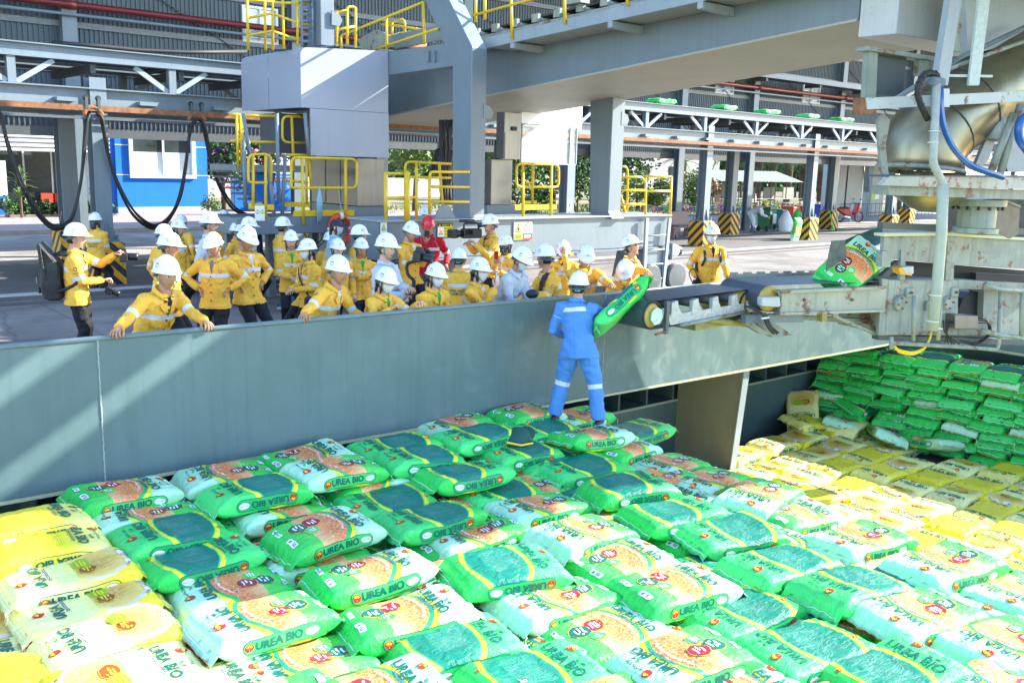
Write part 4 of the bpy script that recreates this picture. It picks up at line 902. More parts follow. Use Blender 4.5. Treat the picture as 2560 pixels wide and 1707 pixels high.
# ---------------------------------------------------------------- slewing belt (second) conveyor
c2 = empty('slewing_conveyor', at_pl(2050, 780, MP), 'rusty cream belt conveyor frame leading from the loader head', 'conveyor')
def p2(name, pts, off=0.0, t=0.1, m=CREAM, bevel=0): return bld(name, px_slab(pts, mpo(off), t), m, c2, bevel=bevel)
RC = mat('rusty cream frame', (0.34, 0.36, 0.29), 0.55, var=0.15, rust=0.62, streak=0.4, rscale=3.2)
p2('side_frame', [(1955, 733), (2216, 722), (2212, 775), (1950, 783)], 0.0, 0.05, RC)
p2('side_flange', [(1952, 727), (2216, 716), (2216, 723), (1955, 734)], -0.06, 0.12, RC)
p2('side_flange', [(1950, 782), (2212, 774), (2212, 780), (1950, 788)], -0.05, 0.12, RC)
tp = at_pl(1955, 727, MP).z
z2 = at_pl(1960, 712, mpo(0.1)).z
a0 = at_pl(1925, 712, mpo(0.08)); e0 = at_pl(2225, 702, mpo(0.08)); w2 = MP[1] * 0.82
a0.z = e0.z = z2
r2 = 0.165
def belt_loop(a, b, w, r, t=0.012, n=10):
    d = (b - a).normalized(); up = Vector((0, 0, 1)); prof = []
    for k in range(n + 1): th = -pi / 2 + pi * k / n; prof.append(b - up * r + d * (r * cos(th)) + up * (r * sin(th)))
    for k in range(n + 1): th = pi / 2 + pi * k / n; prof.append(a - up * r + d * (r * cos(th)) + up * (r * sin(th)))
    mb = MB(); m_ = len(prof); vs = prof + [p + w for p in prof]
    mb.add(vs, [(i, (i + 1) % m_, (i + 1) % m_ + m_, i + m_) for i in range(m_)]); return mb
bld('belt', belt_loop(a0, e0, w2, r2), BELT, c2, smooth=True)
for c in (a0, e0): bld('pulley', MB().tube([c - Vector((0, 0, r2)) + MP[1] * 0.01, c - Vector((0, 0, r2)) + w2], r2 - 0.006, 16), mat('yellow hub', (0.50, 0.36, 0.08), 0.6, var=0.25, scale=8), c2, smooth=True)
p2('tail_guard', [(1905, 744), (1950, 742), (1953, 765), (1946, 768), (1905, 766)], -0.04, 0.1, WHITEP, bevel=0.01)
for x in (2010, 2130): bld('bolt', MB().lathe([(0.02, 0), (0.02, 0.02)], at_pl(x, 749, mpo(-0.002)), axis=-MP[1], n=8), RUST, c2)
p2('lower_beam', [(1865, 788), (2010, 786), (2010, 806), (1865, 808)], 0.1, 0.1, STEEL)
p2('lower_beam', [(2010, 790), (2200, 800), (2200, 812), (2010, 800)], 0.3, 0.1, CREAM)
p2('strut', [(2070, 786), (2086, 786), (2200, 836), (2196, 842)], 0.1, 0.08, CREAM)
p2('strut', [(2055, 782), (2068, 782), (2068, 800), (2055, 805)], 0.05, 0.1, mat('olive paint', (0.30, 0.28, 0.09), 0.6, var=0.3, scale=5))
p2('strut', [(1860, 792), (1925, 835), (1905, 836), (1845, 800)], 0.25, 0.1, CREAM)
for k in range(12): bld('far_cleat', MB().box(a0 + MD * (0.15 + 0.22 * k) + MP[1] * 0.95 + Vector((0, 0, 0.03)), (0.12, 0.03, 0.04), rz=RD(MA)), CREAM, c2)
bld('far_frame', MB().bar(a0 + MP[1] * 0.95 + MD * 0.1, a0 + MP[1] * 0.95 + MD * 2.9, 0.06, 0.05), CREAM, c2)
hc = empty('hanging_cable', at_pl(1940, 832, mpo(-0.05)), 'bundle of black cables dangling from the belt joint', 'cable')
for k in range(5): bld('strand', MB().tube(bez(pxs([(1862 + 4 * k, 766), (1890, 772 + 2 * k), (1908 + 3 * k, 785), (1915 + 2 * k, 812), (1930 + 4 * k, 832 + 3 * (k % 2))], mpo(-0.06 + 0.02 * k)), 0.1), 0.012, 6), BLACK, hc, smooth=True)
bld('tie', MB().tube(pxs([(1904, 796), (1922, 794)], mpo(-0.09)), 0.012, 6), WHITE, hc)
# ---------------------------------------------------------------- end conveyor next to the worker (runs along the hold)
EY0, EY1, EZ, EX0, EX1, ER = 6.98, 7.62, 1.08, 7.95, 9.72, 0.165
c1 = empty('end_conveyor', (8.8, EY0, 0.75), 'short black belt conveyor end with yellow pulley next to the blue worker', 'conveyor')
ew = Vector((0, EY1 - EY0, 0))
bld('belt', belt_loop(Vector((EX0, EY0, EZ)), Vector((EX1, EY0, EZ + 0.02)), ew, ER), BELT, c1, smooth=True)
for x in (EX0, EX1):
    o = bld('pulley', MB().tube([(x, EY0 + 0.012, EZ - ER), (x, EY1 - 0.01, EZ - ER)], ER - 0.006, 20), MATS['yellow hub'], c1, smooth=True)
    bld('belt_edge', torus(MB(), (x, EY0 + 0.004, EZ - ER), ER - 0.012, 0.014, (0, 1, 0), n=24, k=6), BLACK, o, smooth=True)
    bld('hub_plate', MB().lathe([(0.105, -0.02), (0.10, 0)], (x + 0.04, EY0 - 0.012, EZ - ER - 0.01), axis=(0, 1, 0), n=7), mat('mint plate', (0.45, 0.60, 0.52), 0.6, var=0.2, scale=14), o)
for k in range(4):
    x = EX0 + 0.36 + 0.37 * k
    bld('idler', MB().tube([(x, EY0 + 0.03, EZ - 0.07), (x, EY1 - 0.03, EZ - 0.07)], 0.06, 10), STEEL_D, c1, smooth=True)
    bld('idler_bracket', MB().prism([(x - 0.07, EY0 - 0.03, EZ - 0.04), (x + 0.03, EY0 - 0.03, EZ - 0.02), (x + 0.05, EY0 - 0.03, EZ - 0.1), (x + 0.14, EY0 - 0.03, EZ - 0.21), (x - 0.07, EY0 - 0.03, EZ - 0.21)], (0, 0.05, 0)), mat('dusty bracket', (0.45, 0.46, 0.44), 0.8, var=0.25, scale=20), c1)
bld('side_plate', MB().prism([(EX0 + 0.2, EY0 - 0.02, EZ - 0.18), (EX1 - 0.1, EY0 - 0.02, EZ - 0.15), (EX1 - 0.1, EY0 - 0.02, EZ - 0.27), (EX0 + 0.3, EY0 - 0.02, EZ - 0.30)], (0, 0.03, 0)), MATS['dusty bracket'], c1)
bld('side_rail', MB().tube([(EX0 + 0.42, EY0 - 0.06, EZ - 0.31), (EX1 - 0.1, EY0 - 0.06, EZ - 0.25)], 0.022, 8), CREAM, c1, smooth=True)
bld('end_bracket', MB().box((EX0 + 0.2, EY0 - 0.035, EZ - 0.2), (0.05, 0.04, 0.38)), STEEL_D, c1)
bld('scraper', MB().tube([(EX0 + 0.02, EY0 - 0.04, EZ - 0.38), (EX0 + 0.22, EY0 - 0.04, EZ - 0.36)], 0.016, 6), RUST, c1)
bld('support_beam', MB().prism([(EX0 + 0.9, EY0 + 0.1, EZ - 0.36), (EX1 + 0.3, EY0 + 0.1, EZ - 0.30), (EX1 + 0.3, EY0 + 0.1, EZ - 0.42), (EX0 + 0.9, EY0 + 0.1, EZ - 0.44)], (0, 0.4, 0)), MATS['olive paint'], c1)
bld('support_tube', MB().tube([(EX0 + 1.0, EY0 + 0.05, EZ - 0.3), (EX1 + 0.1, EY0 + 0.05, EZ - 0.44)], 0.04, 8), MATS['olive paint'], c1, smooth=True)
bld('pivot_plate', MB().prism([(EX1 - 0.05, EY0 + 0.02, EZ - 0.25), (EX1 + 0.25, EY0 + 0.02, EZ - 0.3), (EX1 + 0.75, EY0 - 0.2, EZ - 0.6), (EX1 + 0.45, EY0 - 0.1, EZ - 0.62)], (0, 0.08, 0)), CREAM, c1)
# ---------------------------------------------------------------- upper works: arm, chute, turret, hoses
up_ = empty('loader_upperworks', at_pl(2400, 470, mpo(0.3)), 'white painted upper works of the loader with rust spots', 'loader structure')
UO = -1.0          # the upper works stand a metre nearer the middle of the hold than the belt
def pu(name, pts, off, t, m=WHITEP, bevel=0): return bld(name, px_slab(pts, mpo(off + UO), t), m, up_, bevel=bevel)
# white box at the boom tip: left face lies in the boom plane, front face across it
xw = XB0 - 0.02; fL = at_x(2143, 107, xw); fR = at_x(2238, 95, xw)
bld('tip_box', MB().prism([(xw, fR.y, 4.25), (xw + 2.6, fR.y - 0.25, 4.25), (xw + 2.6, fL.y, 4.25), (xw, fL.y, 4.25)], (0, 0, 1.5)), WHITEP, up_, bevel=0.01)
# unseen girder added high over the hold to shade sacks and coaming
bld('head_girder', MB().box((12.6, 4.2, 5.35), (2.7, 3.9, 0.9)), WHITEP, up_)
bld('stay_beam', MB().box((10.0, 5.0, 5.5), (0.32, 6.5, 0.35)), WHITEP, up_); bld('stay_beam', MB().box((9.0, 5.0, 5.6), (0.28, 6.5, 0.3)), WHITEP, up_)  # unseen beams added to throw shadow bands on the coaming
for y_ in (2.2, 4.0, 5.8): bld('stay_cross_beam', MB().box((10.1, y_, 5.75), (2.6, 0.2, 0.2)), WHITEP, up_)  # unseen ties joining the added shadow beams
# unseen block added out of view to keep the loader in shade
bld('machinery_house', MB().box((17.2, 3.0, 5.6), (0.8, 3.4, 5.4)), WHITEP, up_)
pu('hanger_post', [(2174, 120), (2196, 122), (2190, 246), (2166, 246)], 0.9, 0.1, CREAM); pu('hanger_post', [(2301, 147), (2327, 149), (2322, 190), (2298, 190)], 0.9, 0.1, CREAM)
pu('hanger_head', [(2170, 116), (2340, 142), (2336, 152), (2168, 126)], 0.85, 0.2, CREAM); pu('dark_panel', [(2197, 136), (2266, 146), (2258, 238), (2190, 240)], 1.0, 0.05, mat('slate panel', (0.07, 0.09, 0.11), 0.5))
pu('swing_arm', [(2166, 245), (2400, 235), (2600, 226), (2600, 252), (2400, 262), (2169, 274)], 0.0, 0.1, mat('peeling white paint', (0.42, 0.47, 0.48), 0.5, var=0.08, rust=0.5, rscale=7, rcol=(0.08, 0.035, 0.02)))
pu('arm_end_plate', [(2153, 244), (2192, 246), (2190, 285), (2150, 285)], 0.02, 0.12, RUST)
pu('square_tube', [(2379, -20), (2407, -20), (2370, 214), (2342, 210)], -0.12, 0.09, STEEL_L)
pu('clamp_plate', [(2352, 222), (2374, 222), (2374, 268), (2350, 268)], -0.1, 0.04, WHITEP)
pu('slotted_strut', [(2450, -20), (2478, -20), (2448, 214), (2422, 214)], -0.05, 0.03, mat('galvanised strut', (0.42, 0.50, 0.50), 0.5, var=0.15, scale=20)); pu('cross_strut', [(2350, 186), (2482, 188), (2482, 194), (2350, 192)], -0.02, 0.03, MATS['galvanised strut'])
pu('bolt_flange', [(2396, -20), (2412, -20), (2398, 130), (2384, 128)], 0.05, 0.05, CREAM); pu('side_cover', [(2412, -20), (2640, -20), (2640, 80), (2420, 140)], 0.5, 0.1, STEEL_L)
bld('conduit', MB().tube(pxs([(2220, 260), (2400, 145), (2580, 60)], mpo(0.3 + UO)), 0.03, 8), STEEL, up_, smooth=True); bld('conduit', MB().tube(pxs([(2330, 190), (2460, 140), (2600, 90)], mpo(0.1 + UO)), 0.025, 8), CREAM, up_, smooth=True)
# stainless bag chute: a wide pipe coming down from the boom
ct = empty('spiral_chute', at_pl(2310, 440, mpo(0.6 + UO)), 'dented stainless steel bag chute curving down from the boom', 'chute')
SSW = mat('worn stainless chute', (0.27, 0.25, 0.17), 0.36, metal=0.8, var=0.22, scale=2.2, streak=0.2, bump=0.12, bscale=3)
cp = pxs([(2760, 60), (2640, 125), (2520, 195), (2410, 265), (2340, 320), (2305, 370), (2300, 425)], mpo(0.62 + UO))
bld('pipe', MB().tube(bez(cp, 0.3), 0.5, 28), SSW, ct, smooth=True)
bld('seam_ring', torus(MB(), cp[3], 0.505, 0.008, cp[4] - cp[2], n=40, k=5), STEEL_D, ct, smooth=True); bld('seam_ring', torus(MB(), cp[4], 0.505, 0.008, cp[5] - cp[3], n=40, k=5), STEEL_D, ct, smooth=True)
bld('rim', torus(MB(), cp[6], 0.5, 0.03, (0.1, 0, 1), n=40, k=6), CREAM, ct, smooth=True)
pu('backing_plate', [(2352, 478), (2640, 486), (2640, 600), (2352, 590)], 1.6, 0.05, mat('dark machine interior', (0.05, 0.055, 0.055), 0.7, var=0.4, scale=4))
pu('side_frame', [(2196, 300), (2210, 284), (2226, 300), (2214, 360), (2222, 440), (2208, 440), (2198, 360)], 0.3, 0.04, CREAM)
bld('lower_bowl', MB().lathe([(0.10, 0), (0.22, 0.05), (0.48, 0.22), (0.52, 0.36)], at_pl(2320, 530, mpo(0.62 + UO)), n=24), SSW, ct, smooth=True)
PEEL = mat('peeling pink primer', (0.42, 0.44, 0.38), 0.6, var=0.15, rust=0.62, rscale=6, rcol=(0.30, 0.10, 0.08), streak=0.2)
pu('turntable_edge', [(2204, 463), (2224, 441), (2400, 442), (2640, 444), (2640, 474), (2400, 470), (2216, 464)], 0.0, 0.08, PEEL)
pu('turntable_top', [(2224, 438), (2640, 440), (2640, 445), (2222, 443)], 0.0, 0.35, STEEL_D)
pu('turntable_box', [(2219, 464), (2523, 474), (2640, 478), (2640, 502), (2522, 498), (2222, 488)], 0.12, 0.25, CREAM)
cy = at_pl(2443, 530, mpo(0.55 + UO))
bld('turret', MB().lathe([(0.20, -0.28), (0.27, -0.26), (0.27, -0.20), (0.23, -0.19), (0.23, 0.06), (0.33, 0.08), (0.33, 0.16), (0.2, 0.17)], cy, n=28), CREAM, up_)
for k in range(14): t = 2 * pi * k / 14; bld('turret_bolt', MB().lathe([(0.018, 0), (0.018, 0.05)], cy + Vector((0.29 * cos(t), 0.29 * sin(t), 0.03)), n=6), BLACK, up_)
pu('deflector', [(2486, 500), (2550, 518), (2546, 586), (2524, 597), (2486, 576)], 0.5, 0.02, mat('dark steel sheet', (0.10, 0.10, 0.09), 0.4, var=0.3, scale=5)); pu('deflector_edge', [(2506, 496), (2552, 514), (2552, 520), (2506, 502)], 0.48, 0.03, CREAM)
pu('turret_deck', [(2208, 556), (2640, 575), (2640, 590), (2208, 572)], 0.9, 0.1, STEEL_D)
# galvanised pipe standing in front, with cable ties
gp_ = empty('cable_pipe', at_pl(2329, 830, mpo(-0.3 + UO)), 'tall galvanised cable pipe with bend standing before the loader head', 'pipe')
GALV = mat('galvanised pipe', (0.34, 0.37, 0.35), 0.5, var=0.16, scale=14, rust=0.2)
bld('upper_pipe', MB().tube(bez(pxs([(2342, 205), (2332, 408), (2356, 456), (2358, 470)], mpo(-0.3 + UO)), 0.06), 0.045, 12), GALV, gp_, smooth=True)
bld('lower_pipe', MB().tube(pxs([(2358, 462), (2354, 580), (2344, 700), (2331, 826)], mpo(-0.3 + UO)), 0.062, 12), mat('cream pipe paint', (0.36, 0.40, 0.33), 0.5, var=0.12), gp_, smooth=True)
bld('clamp', MB().tube(pxs([(2330, 203), (2356, 207)], mpo(-0.3 + UO)), 0.05, 8), STEEL, gp_)
for (x, y) in ((2336, 329), (2333, 357), (2338, 738), (2331, 803), (2341, 820)): c = at_pl(x, y, mpo(-0.3 + UO)); bld('cable_tie', torus(MB(), c, 0.056 if y < 500 else 0.066, 0.006, (0.05, 0, 1), n=16, k=4), WHITE, gp_)
BHOSE = mat('blue hose', (0.012, 0.10, 0.38), 0.25, var=0.2, scale=5)
bh = empty('blue_hose', at_pl(2507, 442, mpo(-0.15 + UO)), 'shiny blue hose sweeping from the pipe top to the turntable', 'hose')
for k in range(2): bld('strand', MB().tube(bez(pxs([(2349 + 3 * k, 215), (2351 + 3 * k, 300), (2378 + 4 * k, 370 + 3 * k), (2425, 415 + 4 * k), (2508, 442 + 3 * k)], mpo(-0.2 + 0.05 * k + UO)), 0.35), 0.03, 8), BHOSE, bh, smooth=True)
bld('blue_hose', MB().tube(bez(pxs([(2600, 270), (2550, 300), (2545, 345), (2575, 385)], mpo(-0.2 + UO)), 0.2), 0.05, 10), BHOSE, None, 'thick blue hose curving in at the picture edge', 'hose', smooth=True)
bk = empty('black_hose', at_pl(2319, 297, mpo(-0.2 + UO)), 'corrugated black hose arching over the pipe top', 'hose')
q = bez(pxs([(2346, 205), (2340, 185), (2312, 182), (2293, 215), (2296, 250), (2320, 300)], mpo(-0.25 + UO)), 0.12); bld('hose', MB().tube(q, 0.036, 8), BLACK, bk, smooth=True)
for i in range(0, len(q) - 1, 2): bld('hose_ridge', torus(MB(), q[i], 0.036, 0.006, q[min(i + 1, len(q) - 1)] - q[max(i - 1, 0)], n=12, k=4), BLACK, bk)
for (x0_, y0_, x1_, y1_, r_) in ((2534, 285, 2478, 428, 0.045), (2552, 262, 2500, 436, 0.045)): bld('hydraulic_rod', MB().tube(pxs([(x0_, y0_), (x1_, y1_)], mpo(0.0 + UO)), r_, 10), CREAM, up_, smooth=True)
bld('cone_housing', MB().tube(pxs([(2505, 290), (2494, 350)], mpo(0.2 + UO)), 0.1, 14, radii=[0.04, 0.14]), WHITEP, up_, smooth=True)
pu('link_plate', [(2440, 410), (2468, 345), (2490, 350), (2470, 400), (2452, 420)], 0.3, 0.05, STEEL_L); pu('hinge_plate', [(2510, 400), (2535, 350), (2580, 380), (2560, 430), (2520, 430)], 0.25, 0.04, STEEL_L)
# ================================================================= FERTILISER SACKS
BL, BW, BT = 0.415, 0.285, 0.098
_th = np.linspace(0, 2 * pi, 721)
_ex = 2 / 5.0
_cy = -np.sign(np.sin(_th)) * np.abs(np.sin(_th)) ** _ex * BW      # s > 0 runs to -Y
_cz = np.sign(np.cos(_th)) * np.abs(np.cos(_th)) ** _ex * BT
_ds = np.concatenate([[0], np.cumsum(np.hypot(np.diff(_cy), np.diff(_cz)))])
PERI = _ds[-1]
SIDE = PERI / 4
def sect(s):
    s = s % PERI
    return np.interp(s, _ds, _cy), np.interp(s, _ds, _cz)
def sack_pos(x, s, seed):
    y, z = sect(s); ax = min(abs(x) / BL, 1.0)
    t = max(0.03, (1 - ax ** 6.5) ** 0.55); w = 0.965 + 0.03 * ax * ax - 0.03 * ax ** 12
    if abs(x) > BL: t = 0.03
    y *= w
    zz = z * t
    if z > 0: zz *= 0.94 + 0.10 * noise.noise(Vector((x * 3.0 + seed * 7, y * 3.5, seed)))
    # lumps, bends and creases of a filled bag
    k = 0.25 + 0.75 * ax ** 2
    zz += 0.006 * noise.noise(Vector((x * 9 + seed, y * 9, z * 9 + 3.1))) + k * 0.016 * noise.noise(Vector((x * 7 + seed * 3, y * 30, 9.7)))
    zz += 0.006 * noise.noise(Vector((x * 30 + seed * 5, y * 18, z * 20)))
    y += 0.008 * noise.noise(Vector((x * 6, seed * 2.3, z * 12)))
    bend = (0.03, -0.024, 0.012, -0.008, 0.04)[seed % 5]
    zz += bend * ((x / BL) ** 2 - 0.4) + 0.012 * sin(seed * 2.1) * (x / BL) * (y / BW)
    if ax >= 1.0:
        f = (abs(x) - BL) / 0.055
        zz += 0.022 * f * noise.noise(Vector((y * 14, seed * 4.4, 1.0 if x > 0 else 5.0))) - 0.055 * f
    return Vector((x + (0.006 * noise.noise(Vector((y * 9, seed, 2)))), y, zz + BT))
def sack_n(x, s, seed):
    e = 0.006
    a = sack_pos(x + e, s, seed) - sack_pos(x - e, s, seed); b = sack_pos(x, s + e, seed) - sack_pos(x, s - e, seed)
    n = b.cross(a)
    if n.length < 1e-9: return Vector((0, 0, 1))
    n.normalize(); c = sack_pos(x, s, seed) - Vector((x, 0, BT))
    return n if n.dot(Vector((0, c.y, c.z))) > 0 else -n

def sack_mat(kind):
    m = bpy.data.materials.new('sack print ' + kind); m.use_nodes = True
    N, L = m.node_tree.nodes, m.node_tree.links; b = N['Principled BSDF']
    uv = N.new('ShaderNodeUVMap'); sp = N.new('ShaderNodeSeparateXYZ'); L.new(uv.outputs[0], sp.inputs[0])
    X, S = sp.outputs[0], sp.outputs[1]
    def ma(op, a, c=None, cl=False):
        n = N.new('ShaderNodeMath'); n.operation = op; n.use_clamp = cl
        for i, v in enumerate((a, c)):
            if v is None: continue
            if isinstance(v, (int, float)): n.inputs[i].default_value = v
            else: L.new(v, n.inputs[i])
        return n.outputs[0]
    def ell(x0, a_, b_): return ma('SQRT', ma('ADD', ma('POWER', ma('DIVIDE', ma('SUBTRACT', X, x0), a_), 2.0), ma('POWER', ma('DIVIDE', ma('ABSOLUTE', S), b_), 2.0)))
    def sm(v, lo, hi):
        n = N.new('ShaderNodeMapRange'); n.clamp = True; L.new(v, n.inputs[0]); n.inputs[1].default_value = lo; n.inputs[2].default_value = hi; return n.outputs[0]
    def mx(f, a, c):
        n = N.new('ShaderNodeMix'); n.data_type = 'RGBA'
        if isinstance(f, float): n.inputs['Factor'].default_value = f
        else: L.new(f, n.inputs['Factor'])
        for k, v in (('A', a), ('B', c)):
            if isinstance(v, tuple): n.inputs[k].default_value = (*v, 1)
            else: L.new(v, n.inputs[k])
        return n.outputs['Result']
    GREEN, MINT, TEAL, ORANGE, YEL = (0.035, 0.60, 0.10), (0.50, 0.85, 0.57), (0.003, 0.185, 0.125), (0.78, 0.22, 0.06), (0.84, 0.78, 0.03)
    vo = N.new('ShaderNodeTexVoronoi'); vo.feature = 'DISTANCE_TO_EDGE'; vo.inputs['Scale'].default_value = 24
    L.new(uv.outputs[0], vo.inputs['Vector'])
    lines = ma('LESS_THAN', vo.outputs['Distance'], 0.05)
    no = N.new('ShaderNodeTexNoise'); no.inputs['Scale'].default_value = 60; L.new(uv.outputs[0], no.inputs['Vector'])
    def text_rows(rows):      # rows of fine print: stripes broken by noise
        a = ma('FRACT', ma('MULTIPLY', X, rows)); st = ma('LESS_THAN', a, 0.45)
        mp = N.new('ShaderNodeMapping'); mp.inputs['Scale'].default_value = (rows * 1.3, 75, 1); L.new(uv.outputs[0], mp.inputs[0])
        n2 = N.new('ShaderNodeTexNoise'); n2.inputs['Scale'].default_value = 1.0; n2.inputs['Detail'].default_value = 2; L.new(mp.outputs[0], n2.inputs[0])
        return ma('MULTIPLY', st, ma('GREATER_THAN', n2.outputs[0], 0.47))
    if kind == 'green_front':
        e = ell(0.16, 0.30, 0.36)
        col = mx(sm(X, -0.16, -0.12), MINT, mx(sm(X, 0.0, 0.35), (0.16, 0.66, 0.07), GREEN))
        inner = mx(ma('MULTIPLY', lines, 0.7), mx(sm(X, 0.16, 0.02), (0.84, 0.50, 0.22), ORANGE), (0.86, 0.55, 0.26))
        ins = ma('MULTIPLY', ma('LESS_THAN', e, 1.0), ma('LESS_THAN', X, 0.17))
        lft = ma('LESS_THAN', X, 0.20)
        col = mx(ma('MULTIPLY', lft, ma('MULTIPLY', ma('LESS_THAN', e, 1.22), ma('GREATER_THAN', e, 1.11))), col, YEL)
        col = mx(ma('MULTIPLY', lft, ma('MULTIPLY', ma('LESS_THAN', e, 1.11), ma('GREATER_THAN', e, 1.0))), col, (0.02, 0.46, 0.12))
        col = mx(ins, col, inner)
    elif kind == 'green_back':
        e = ell(0.09, 0.20, 0.36)
        col = mx(sm(X, -0.35, 0.1), (0.07, 0.68, 0.17), GREEN)
        col = mx(ma('MULTIPLY', ma('LESS_THAN', e, 1.20), ma('GREATER_THAN', e, 1.05)), col, YEL)
        col = mx(ma('LESS_THAN', e, 1.0), col, mx(ma('MULTIPLY', text_rows(95), ma('MULTIPLY', ma('LESS_THAN', ma('ABSOLUTE', ma('SUBTRACT', S, 0.02)), 0.17), ma('LESS_THAN', ma('ABSOLUTE', ma('SUBTRACT', X, 0.06)), 0.11))), TEAL, (0.09, 0.27, 0.22)))
    elif kind == 'yellow_front':
        e = ell(0.17, 0.21, 0.25)
        n3 = N.new('ShaderNodeTexNoise'); n3.inputs['Scale'].default_value = 34; n3.inputs['Detail'].default_value = 4; L.new(uv.outputs[0], n3.inputs[0])
        col = mx(sm(X, -0.05, 0.16), (0.94, 0.90, 0.36), (0.94, 0.82, 0.04))
        col = mx(ma('MULTIPLY', sm(n3.outputs[0], 0.60, 0.66), ma('MULTIPLY', sm(X, 0.12, 0.3), 0.6)), col, (0.38, 0.20, 0.02))
        brn = mx(ma('MULTIPLY', lines, 0.5), mx(sm(e, 0.2, 1.0), (0.62, 0.34, 0.06), (0.88, 0.68, 0.16)), (0.85, 0.62, 0.25))
        col = mx(ma('MULTIPLY', ma('LESS_THAN', e, 1.0), ma('GREATER_THAN', X, 0.02)), col, brn)
        col = mx(ma('MULTIPLY', ma('MULTIPLY', ma('LESS_THAN', e, 1.08), ma('GREATER_THAN', e, 0.94)), ma('GREATER_THAN', X, 0.06)), col, (0.80, 0.66, 0.58))
    else:
        col = mx(sm(X, -0.3, -0.1), (0.92, 0.86, 0.25), (0.93, 0.80, 0.04))
        tr = ma('MULTIPLY', text_rows(60), ma('MULTIPLY', ma('LESS_THAN', ma('ABSOLUTE', S), 0.20), ma('MULTIPLY', ma('GREATER_THAN', X, -0.08), ma('LESS_THAN', X, 0.24))))
        col = mx(ma('MULTIPLY', tr, 0.55), col, (0.42, 0.30, 0.02))
    oi = N.new('ShaderNodeObjectInfo'); hs_ = N.new('ShaderNodeHueSaturation')
    hs_.inputs['Saturation'].default_value = 1.0; L.new(ma('ADD', 0.90, ma('MULTIPLY', oi.outputs['Random'], 0.2)), hs_.inputs['Value']); L.new(col, hs_.inputs['Color'])
    nd = N.new('ShaderNodeTexNoise'); nd.inputs['Scale'].default_value = 5; nd.inputs['Detail'].default_value = 8; nd.inputs['Roughness'].default_value = 0.75
    va = N.new('ShaderNodeVectorMath'); va.operation = 'ADD'; tcd = N.new('ShaderNodeTexCoord'); L.new(tcd.outputs['Object'], va.inputs[0]); L.new(oi.outputs['Location'], va.inputs[1]); L.new(va.outputs[0], nd.inputs[0])
    dusty = mx(ma('MULTIPLY', sm(nd.outputs[0], 0.55, 0.78), 0.22), hs_.outputs[0], (0.60, 0.62, 0.58))          # fertiliser dust, different on every sack
    L.new(dusty, b.inputs['Base Color'])
    L.new(ma('ADD', 0.30, ma('MULTIPLY', nd.outputs[0], 0.22)), b.inputs['Roughness'])
    b.inputs['Specular IOR Level'].default_value = 0.35
    # laminated film creases
    n4 = N.new('ShaderNodeTexNoise'); n4.inputs['Scale'].default_value = 11; n4.inputs['Detail'].default_value = 5; n4.inputs['Roughness'].default_value = 0.6; n4.inputs['Distortion'].default_value = 0.8
    mp = N.new('ShaderNodeMapping'); mp.inputs['Scale'].default_value = (1.0, 2.2, 1.0)
    tc = N.new('ShaderNodeTexCoord'); L.new(tc.outputs['Object'], mp.inputs[0]); L.new(mp.outputs[0], n4.inputs[0])
    bp = N.new('ShaderNodeBump'); bp.inputs['Strength'].default_value = 1.0; bp.inputs['Distance'].default_value = 0.02; L.new(n4.outputs[0], bp.inputs['Height'])
    L.new(bp.outputs[0], b.inputs['Normal'])
    return m
PRM = {k: mat('ink ' + k, c, 0.4, var=0.03, spec=0.4) for k, c in dict(dkgreen=(0.004, 0.13, 0.10), white=(0.86, 0.88, 0.88), red=(0.55, 0.03, 0.02), gold=(0.85, 0.62, 0.03), maroon=(0.34, 0.015, 0.045), ltgreen=(0.06, 0.58, 0.13),
        brown=(0.26, 0.075, 0.012), lime=(0.24, 0.52, 0.03), pink=(0.80, 0.60, 0.66), olive=(0.35, 0.27, 0.02), navy=(0.05, 0.10, 0.30), green2=(0.015, 0.42, 0.11)).items()}
def disc2(cx, cs, rx, rs, n=22): return [(cx + rx * cos(2 * pi * k / n), cs + rs * sin(2 * pi * k / n)) for k in range(n)]
def rrect2(cx, cs, hx, hs, r=0.02, n=5):
    out = []
    for qx, qs, a0 in ((1, 1, 0), (-1, 1, pi / 2), (-1, -1, pi), (1, -1, 3 * pi / 2)):
        for k in range(n + 1): t = a0 + pi / 2 * k / n; out.append((cx + qx * (hx - r) + r * cos(t), cs + qs * (hs - r) + r * sin(t)))
    return out
